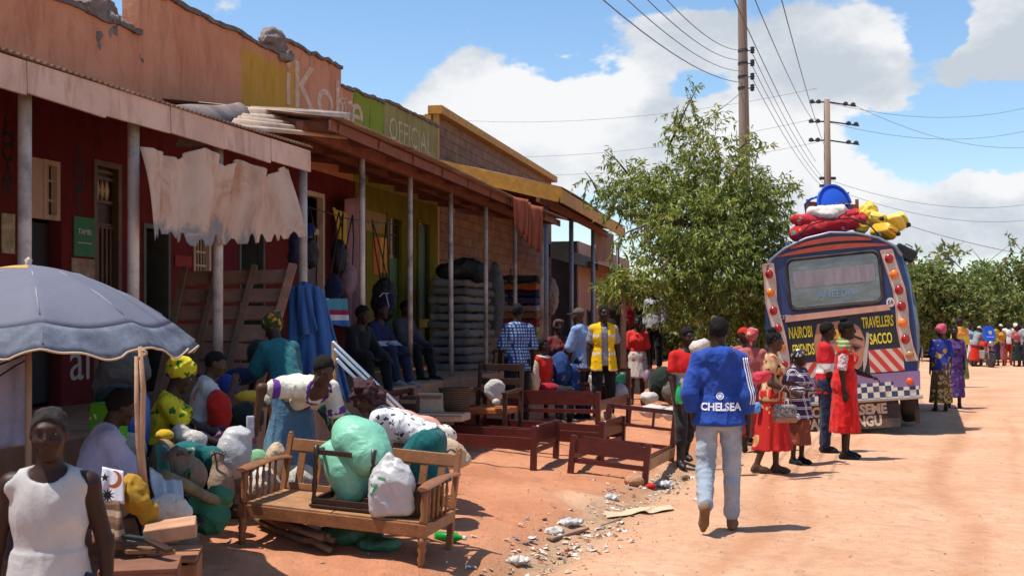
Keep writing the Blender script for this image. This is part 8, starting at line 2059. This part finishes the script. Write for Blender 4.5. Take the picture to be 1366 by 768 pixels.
# bending women at the sofa
b, k = P_('person bending forward in a cream blouse with purple trim and a denim skirt', G(384, 9.75), -140, H=1.70, sex='f', skin=1, h=.0105, hair='short', seed=22, eyes=True,
 pose=dict(lean=76, curl=14, armR=((.75, -.25, .05), (.15, -.05, -1)), armL=((-.22, .10, -1), (.05, .25, -1)), head=(-22, -8), legR=((.05, .16, -1), (0, -.25, -1)), legL=((-.03, .10, -1), (0, -.25, -1))),
 wear=[('skirt', DENB, dict(len=.70, fl=(.24, .22), pleat=.06, amp=.012)), ('top', CREAM, dict(sleeve=.62, sw=.022, hem=.06, t=.018, amp=.008, neck=.105)), ('collar', PURP, dict(r=.102, w=.017, drop=.09)), ('cuffs', PURP, dict(at=.63, r=.080)), ('shoes', BLACKC)])
top = [c for c in b.children if c.name.startswith('shirt')][0]
mb = MB(); mb.s = True; pts = []; Rc = k.Rc
from mathutils.bvhtree import BVHTree
bv = BVHTree.FromPolygons([q.co for q in top.data.vertices], [list(q.vertices) for q in top.data.polygons])
for i in range(15):
 p = Vector(k.nb - Rc[:, 2] * (.13 + .028 * i) + Rc[:, 1] * .4); h_ = bv.ray_cast(p, Vector(-Rc[:, 1]), 1.0)
 if h_[0]: pts.append(h_[0] + Vector(Rc[:, 1]) * .003)
if len(pts) > 3: mb.tube(pts, .011, 6); mb.build('button_placket', PURP, top)
hp = world(b, k.wr['R'] + k.hand['R'] * .08)
thing_box('packet', 'white printed packet in the raised hand of the woman in the cream blouse', 'packet', hp + Vector((-.03, -.02, .03)), (.06, .03, .17), mat('printed_white_packet', (.48, .46, .55), .5, .4, 30), 20)
TWIG = pat_floral('black_twig_print', (.66, .64, .62), [(.03, .03, .04), (.10, .10, .16), (.05, .05, .07)], 17, .27)
P_('person with maroon curly hair bent double in a white print and teal skirt', G(572, 9.55), 82, H=1.64, sex='f', skin=1, h=.0115, hair='curly', hairm=mat('maroon_curls', (.045, .010, .013), .7, .5, 40, .6, 90), seed=23,
 pose=dict(lean=62, curl=6, armR=((.1, .45, -1), (.0, .5, -1)), armL=((-.1, .35, -1), (.0, .5, -1)), head=(-6, 8), legR=((.08, .85, -.60), (0, -.62, -.78)), legL=((-.08, .80, -.62), (0, -.62, -.78))),
 wear=[('skirt', M_TEALC, dict(len=.36, fl=(.21, .20), knees=.5)), ('top', TWIG, dict(sleeve=.7, sw=.02, hem=-.02, t=.026, amp=.007)), ('shoes', BLACKC)])
P_('person in a teal shirt and orange green headscarf stooping by the blue coat', G(384, 10.9), 35, H=1.60, sex='f', skin=0, h=.0125, hair='turban', hairm=pat_floral('orange_green_scarf', (.03, .06, .02), [(.55, .20, .02), (.40, .28, .03), (.10, .20, .02), (.5, .07, .02)], 15, .42), seed=24,
 pose=dict(lean=22, curl=14, armR=((.25, .35, -1), (.1, .6, -1)), armL=((-.25, .35, -1), (0, .6, -1)), head=(10, 0)), wear=[('skirt', M_DARKC, dict(len=.72)), ('top', cloth('teal_green_shirting', (.018, .125, .135)), dict(sleeve=.8, sw=.03, t=.024))])
# stall keepers
YG = pat_floral('yellow_green_leaf_print', (.55, .46, .02), [(.03, .13, .02), (.02, .07, .015), (.35, .36, .02)], 15, .36)
P_('person in a yellow and green leaf print dress and headscarf reaching across the stall', G(206, 9.1), -78, H=1.64, sex='f', skin=0, h=.0115, hair='turban', hairm=YG, seed=25, eyes=True,
 pose=dict(sit=.42, lean=16, armR=((.15, .60, -.8), (-.05, .95, -.32)), armL=((-.1, .7, -.7), (.0, .9, -.3)), head=(14, 0), legR=((.15, .95, .05), (0, .25, -1)), legL=((-.15, .95, .05), (0, .25, -1))),
 wear=[('top', YG, dict(sleeve=.5, sw=.03, t=.02)), ('skirt', BLACKC, dict(len=.15, knees=.9))])
P_('person in a loose white shirt, chin on hand, beside the bright red bag', G(262, 10.1), -70, H=1.52, sex='f', skin=1, h=.0125, hair='crop', seed=26, eyes=True,
 pose=dict(sit=.50, lean=14, armR=((.1, .55, -.85), (-.12, .30, 1)), armL=((-.15, .5, -1), (.2, .9, -.1)), head=(10, -12), legR=((.12, 1, .0), (0, .2, -1)), legL=((-.12, 1, .0), (0, .2, -1))),
 wear=[('top', pat_floral('white_shirt_orange_fade', (.55, .52, .48), [(.50, .20, .10), (.5, .48, .45), (.52, .5, .46), (.55, .4, .3)], 6, .4), dict(sleeve=.6, sw=.04, t=.026)), ('skirt', pat_floral('pale_flower_skirt', (.20, .20, .19), [(.45, .42, .4), (.3, .06, .2)], 16, .38), dict(len=.15, knees=.8))])
P_('person in a lavender shirt with red cuffs sitting under the umbrella', G(113, 7.65), -62, H=1.62, sex='f', skin=0, h=.0105, hair='short', seed=27,
 pose=dict(sit=.40, lean=20, armR=((.10, .50, -.95), (-.05, .95, -.45)), armL=((-.1, .6, -.9), (0, .95, -.4)), head=(12, 0), legR=((.15, .95, .05), (0, .3, -1)), legL=((-.15, .95, .05), (0, .3, -1))),
 wear=[('top', M_LAV, dict(sleeve=.85, sw=.045, t=.03)), ('cuffs', M_REDC, dict(at=.86, r=.092)), ('skirt', M_NAVY, dict(len=.15, knees=.9))])
P_('person in a white sleeveless top facing the viewer at the stall corner', Vector((W(66, 600, 4.4).x, 4.4, gz(W(66, 600, 4.4).x, 4.4))), -172, H=1.39, skin=2, h=.0075, hair='crop', hairm=mat('short_brown_hair', (.022, .016, .012), .85, .3, 60, .5, 140), seed=28, eyes=True,
 pose=dict(armR=((.24, -.05, -1), (.10, .10, -1)), armL=((-.26, -.08, -1), (-.06, .12, -1)), head=(4, 5), shw=1.02),
 wear=[('trousers', DENN), ('top', mat('grubby_white_vest_cotton', (.46, .44, .42), .92, .12, 7, .15, 80, dirt=(.34, .30, .27), dirtamt=.6), dict(sleeve=.0, sw=.0, hem=.09, t=.016, neck=.092, amp=.004, freq=9, tank=True, pleat=.02))])

# far side of the road
P_('person with a pink headscarf and a brown ring print skirt, back to the viewer', foot(1255, 548), -5, H=1.60, sex='f', skin=0, h=.014, hair='turban', hairm=cloth('rose_pink_scarf', (.55, .09, .16)), seed=30,
 wear=[('skirt', pat_floral('ochre_ring_print', (.13, .075, .03), [(.50, .34, .13), (.55, .42, .2)], 8.5, .42, ring=True, rand=.35), dict(len=.78, fl=(.235, .21))), ('top', pat_floral('blue_gold_print', (.03, .045, .26), [(.60, .38, .06), (.25, .2, .4)], 7, .36), dict(sleeve=.8, sw=.03))])
P_('person in a purple print dress facing the viewer beside the pink headscarf', foot(1273, 544), 165, H=1.60, sex='f', skin=0, h=.015, hair='crop', seed=31, wear=[('dress', pat_floral('purple_print', (.09, .04, .16), [(.20, .14, .30), (.04, .02, .08)], 12, .36), dict(sleeve=.8, len=.72, fl=(.22, .2)))])
P_('person in a yellow top with an orange shawl, tallest of the far roadside group', G(1280, 31), 10, H=1.80, sex='f', skin=0, h=.018, hair='bun', hairm=mat('reddish_black_hair', (.03, .010, .010), .8), seed=32, wear=[('skirt', pat_stripes('green_khaki_skirt', [(.20, .22, .06), (.26, .26, .10), (.14, .18, .07)], .4), dict(len=.74)), ('top', cloth('lemon_yellow_blouse', (.66, .50, .06)), dict(sleeve=.9, sw=.03, hem=.12)), ('shawl', cloth('orange_shawl', (.66, .28, .06)), dict(drop=.12))])
FY = 46
for i, (lb, px, yaw, H_, sx, pose, wear, hr, hm_) in enumerate((
 ('person bending in a red skirt and pale cap among the far roadside group', 1300, -60, 1.6, 'f', dict(lean=30, **ARMF), [('skirt', M_REDC, dict(len=.7)), ('top', GREYC, {})], 'cap', M_WSACK),
 ('person with a green bundle cloth over the back in the far group', 1308, 60, 1.6, 'f', dict(lean=25), [('skirt', M_DARKC, dict(len=.7)), ('shawl', cloth('leaf_green_cloth', (.06, .30, .13)), dict(drop=.2)), ('top', M_GSACK, {})], 'crop', None),
 ('person in a white top and red trousers standing right of the motorcycle', 1345, 170, 1.72, 'm', {}, [('trousers', M_REDC, {}), ('top', WHITEC, dict(sleeve=.7))], 'crop', None),
 ('person in a grey shirt at the edge of the picture by the far bushes', 1363, 120, 1.74, 'm', dict(lean=12), [('trousers', DENN, {}), ('top', cloth('pale_grey_shirting', (.36, .36, .36)), dict(sleeve=.7))], 'crop', None),
 ('person in orange and maroon standing directly behind the motorcycle', 1335, 175, 1.62, 'f', {}, [('skirt', PINKC, dict(len=.7)), ('top', cloth('orange_shawl', (.66, .28, .06)), {})], 'cap', M_WSACK),
 ('person in a blue top and white skirt behind the bending red skirt', 1294, 175, 1.66, 'f', {}, [('skirt', WHITEC, dict(len=.7)), ('top', SKYB, {})], 'crop', None),
 ('person in a crimson top with a cream headscarf farthest right in the group', 1356, 190, 1.62, 'f', {}, [('skirt', M_DARKC, dict(len=.7)), ('top', PINKC, {})], 'turban', CREAM),
 ('person in a mustard top between the motorcycle and the red trousers', 1329, 20, 1.68, 'f', {}, [('skirt', DENN, dict(len=.7)), ('top', M_YELC, {})], 'crop', None),
 ('person in black with a pink skirt left of the motorcycle', 1313, 150, 1.6, 'f', {}, [('skirt', PINKC, dict(len=.6)), ('top', BLACKC, {})], 'crop', None))):
 P_(lb, G(px, FY + (i % 3) * .8), yaw, H=H_, sex=sx, skin=i % 3, h=.022, hair=hr, hairm=hm_, seed=40 + i, pose=pose, wear=wear)
# motorcycle with a blue wind screen
mc = empty('motorcycle', G(1322, 45.2), (0, 0, R(8)), label='motorcycle with a blue screen bearing a round white badge, seen head on', cat='motorcycle')
for y in (0, 1.3):
 w_ = empty('wheel', parent=mc); mb = MB(); mb.s = True; mb.lathe([(.24, -.05), (.30, -.045), (.32, 0), (.30, .045), (.24, .05)], (0, y, .32), 24, Matrix.Rotation(R(90), 3, 'Y')); mb.build('tyre', M_RUB, w_); mb = MB(); mb.lathe([(0, -.03), (.245, -.02), (.245, .02), (0, .03)], (0, y, .32), 18, Matrix.Rotation(R(90), 3, 'Y')); mb.build('rim', M_CHROME, w_)
mb = MB(); mb.s = True; mb.tube([(-.07, 0, .32), (-.07, .12, 1.0)], .025, 8); mb.tube([(.07, 0, .32), (.07, .12, 1.0)], .025, 8); mb.build('fork', M_CHROME, mc)
mb = MB(); mb.s = True; mb.tube([(-.36, .22, 1.02), (-.12, .12, 1.06), (.12, .12, 1.06), (.36, .22, 1.02)], .018, 8); mb.build('handlebar', M_RUB, mc)
mb = MB(); mb.prism([(-.20, 1.0), (.20, 1.0), (.26, 1.25), (.22, 1.48), (.10, 1.58), (-.10, 1.58), (-.22, 1.48), (-.26, 1.25)], lambda p, q: (p, .02 + (q - 1) * .25 + p * p * .8, q), lambda p, q: (p, .035 + (q - 1) * .25 + p * p * .8, q)); sc_ = mb.build('wind_screen', mat('bright_blue_screen', (.02, .10, .55), .25), mc)
mb = MB(); mb.lathe([(.07, 0), (.07, .01), (0, .012)], (0, .06, 1.32), 16, Matrix.Rotation(R(90), 3, 'X')); mb.box((0, .045, 1.16), (.28, .012, .03)); mb.build('badge', M_WHITEP, sc_)
mb = MB(); mb.s = True; mb.lathe([(.02, -.05), (.10, 0), (.11, .05), (0, .07)], (0, .0, .90), 16, Matrix.Rotation(R(90), 3, 'X')); mb.build('headlight', M_CHROME, mc)
mb = MB(); mb.box((0, .45, .88), (.26, .46, .20), bev=.06); mb.build('fuel_tank', M_REDC, mc); mb = MB(); mb.box((0, 1.0, .86), (.26, .7, .10), bev=.03); mb.build('saddle', M_RUB, mc); mb = MB(); mb.box((0, .5, .48), (.26, .4, .34), bev=.04); mb.build('engine', M_CHROME, mc); mb = MB(); mb.box((0, -.02, .66), (.16, .40, .02), bev=.006); mb.build('mudguard', M_REDC, mc)
for ob in bpy.data.objects:
 if ob.parent is None and ob.get('label') and len(ob['label'].split()) > 16: print('LONG', ob['label'])
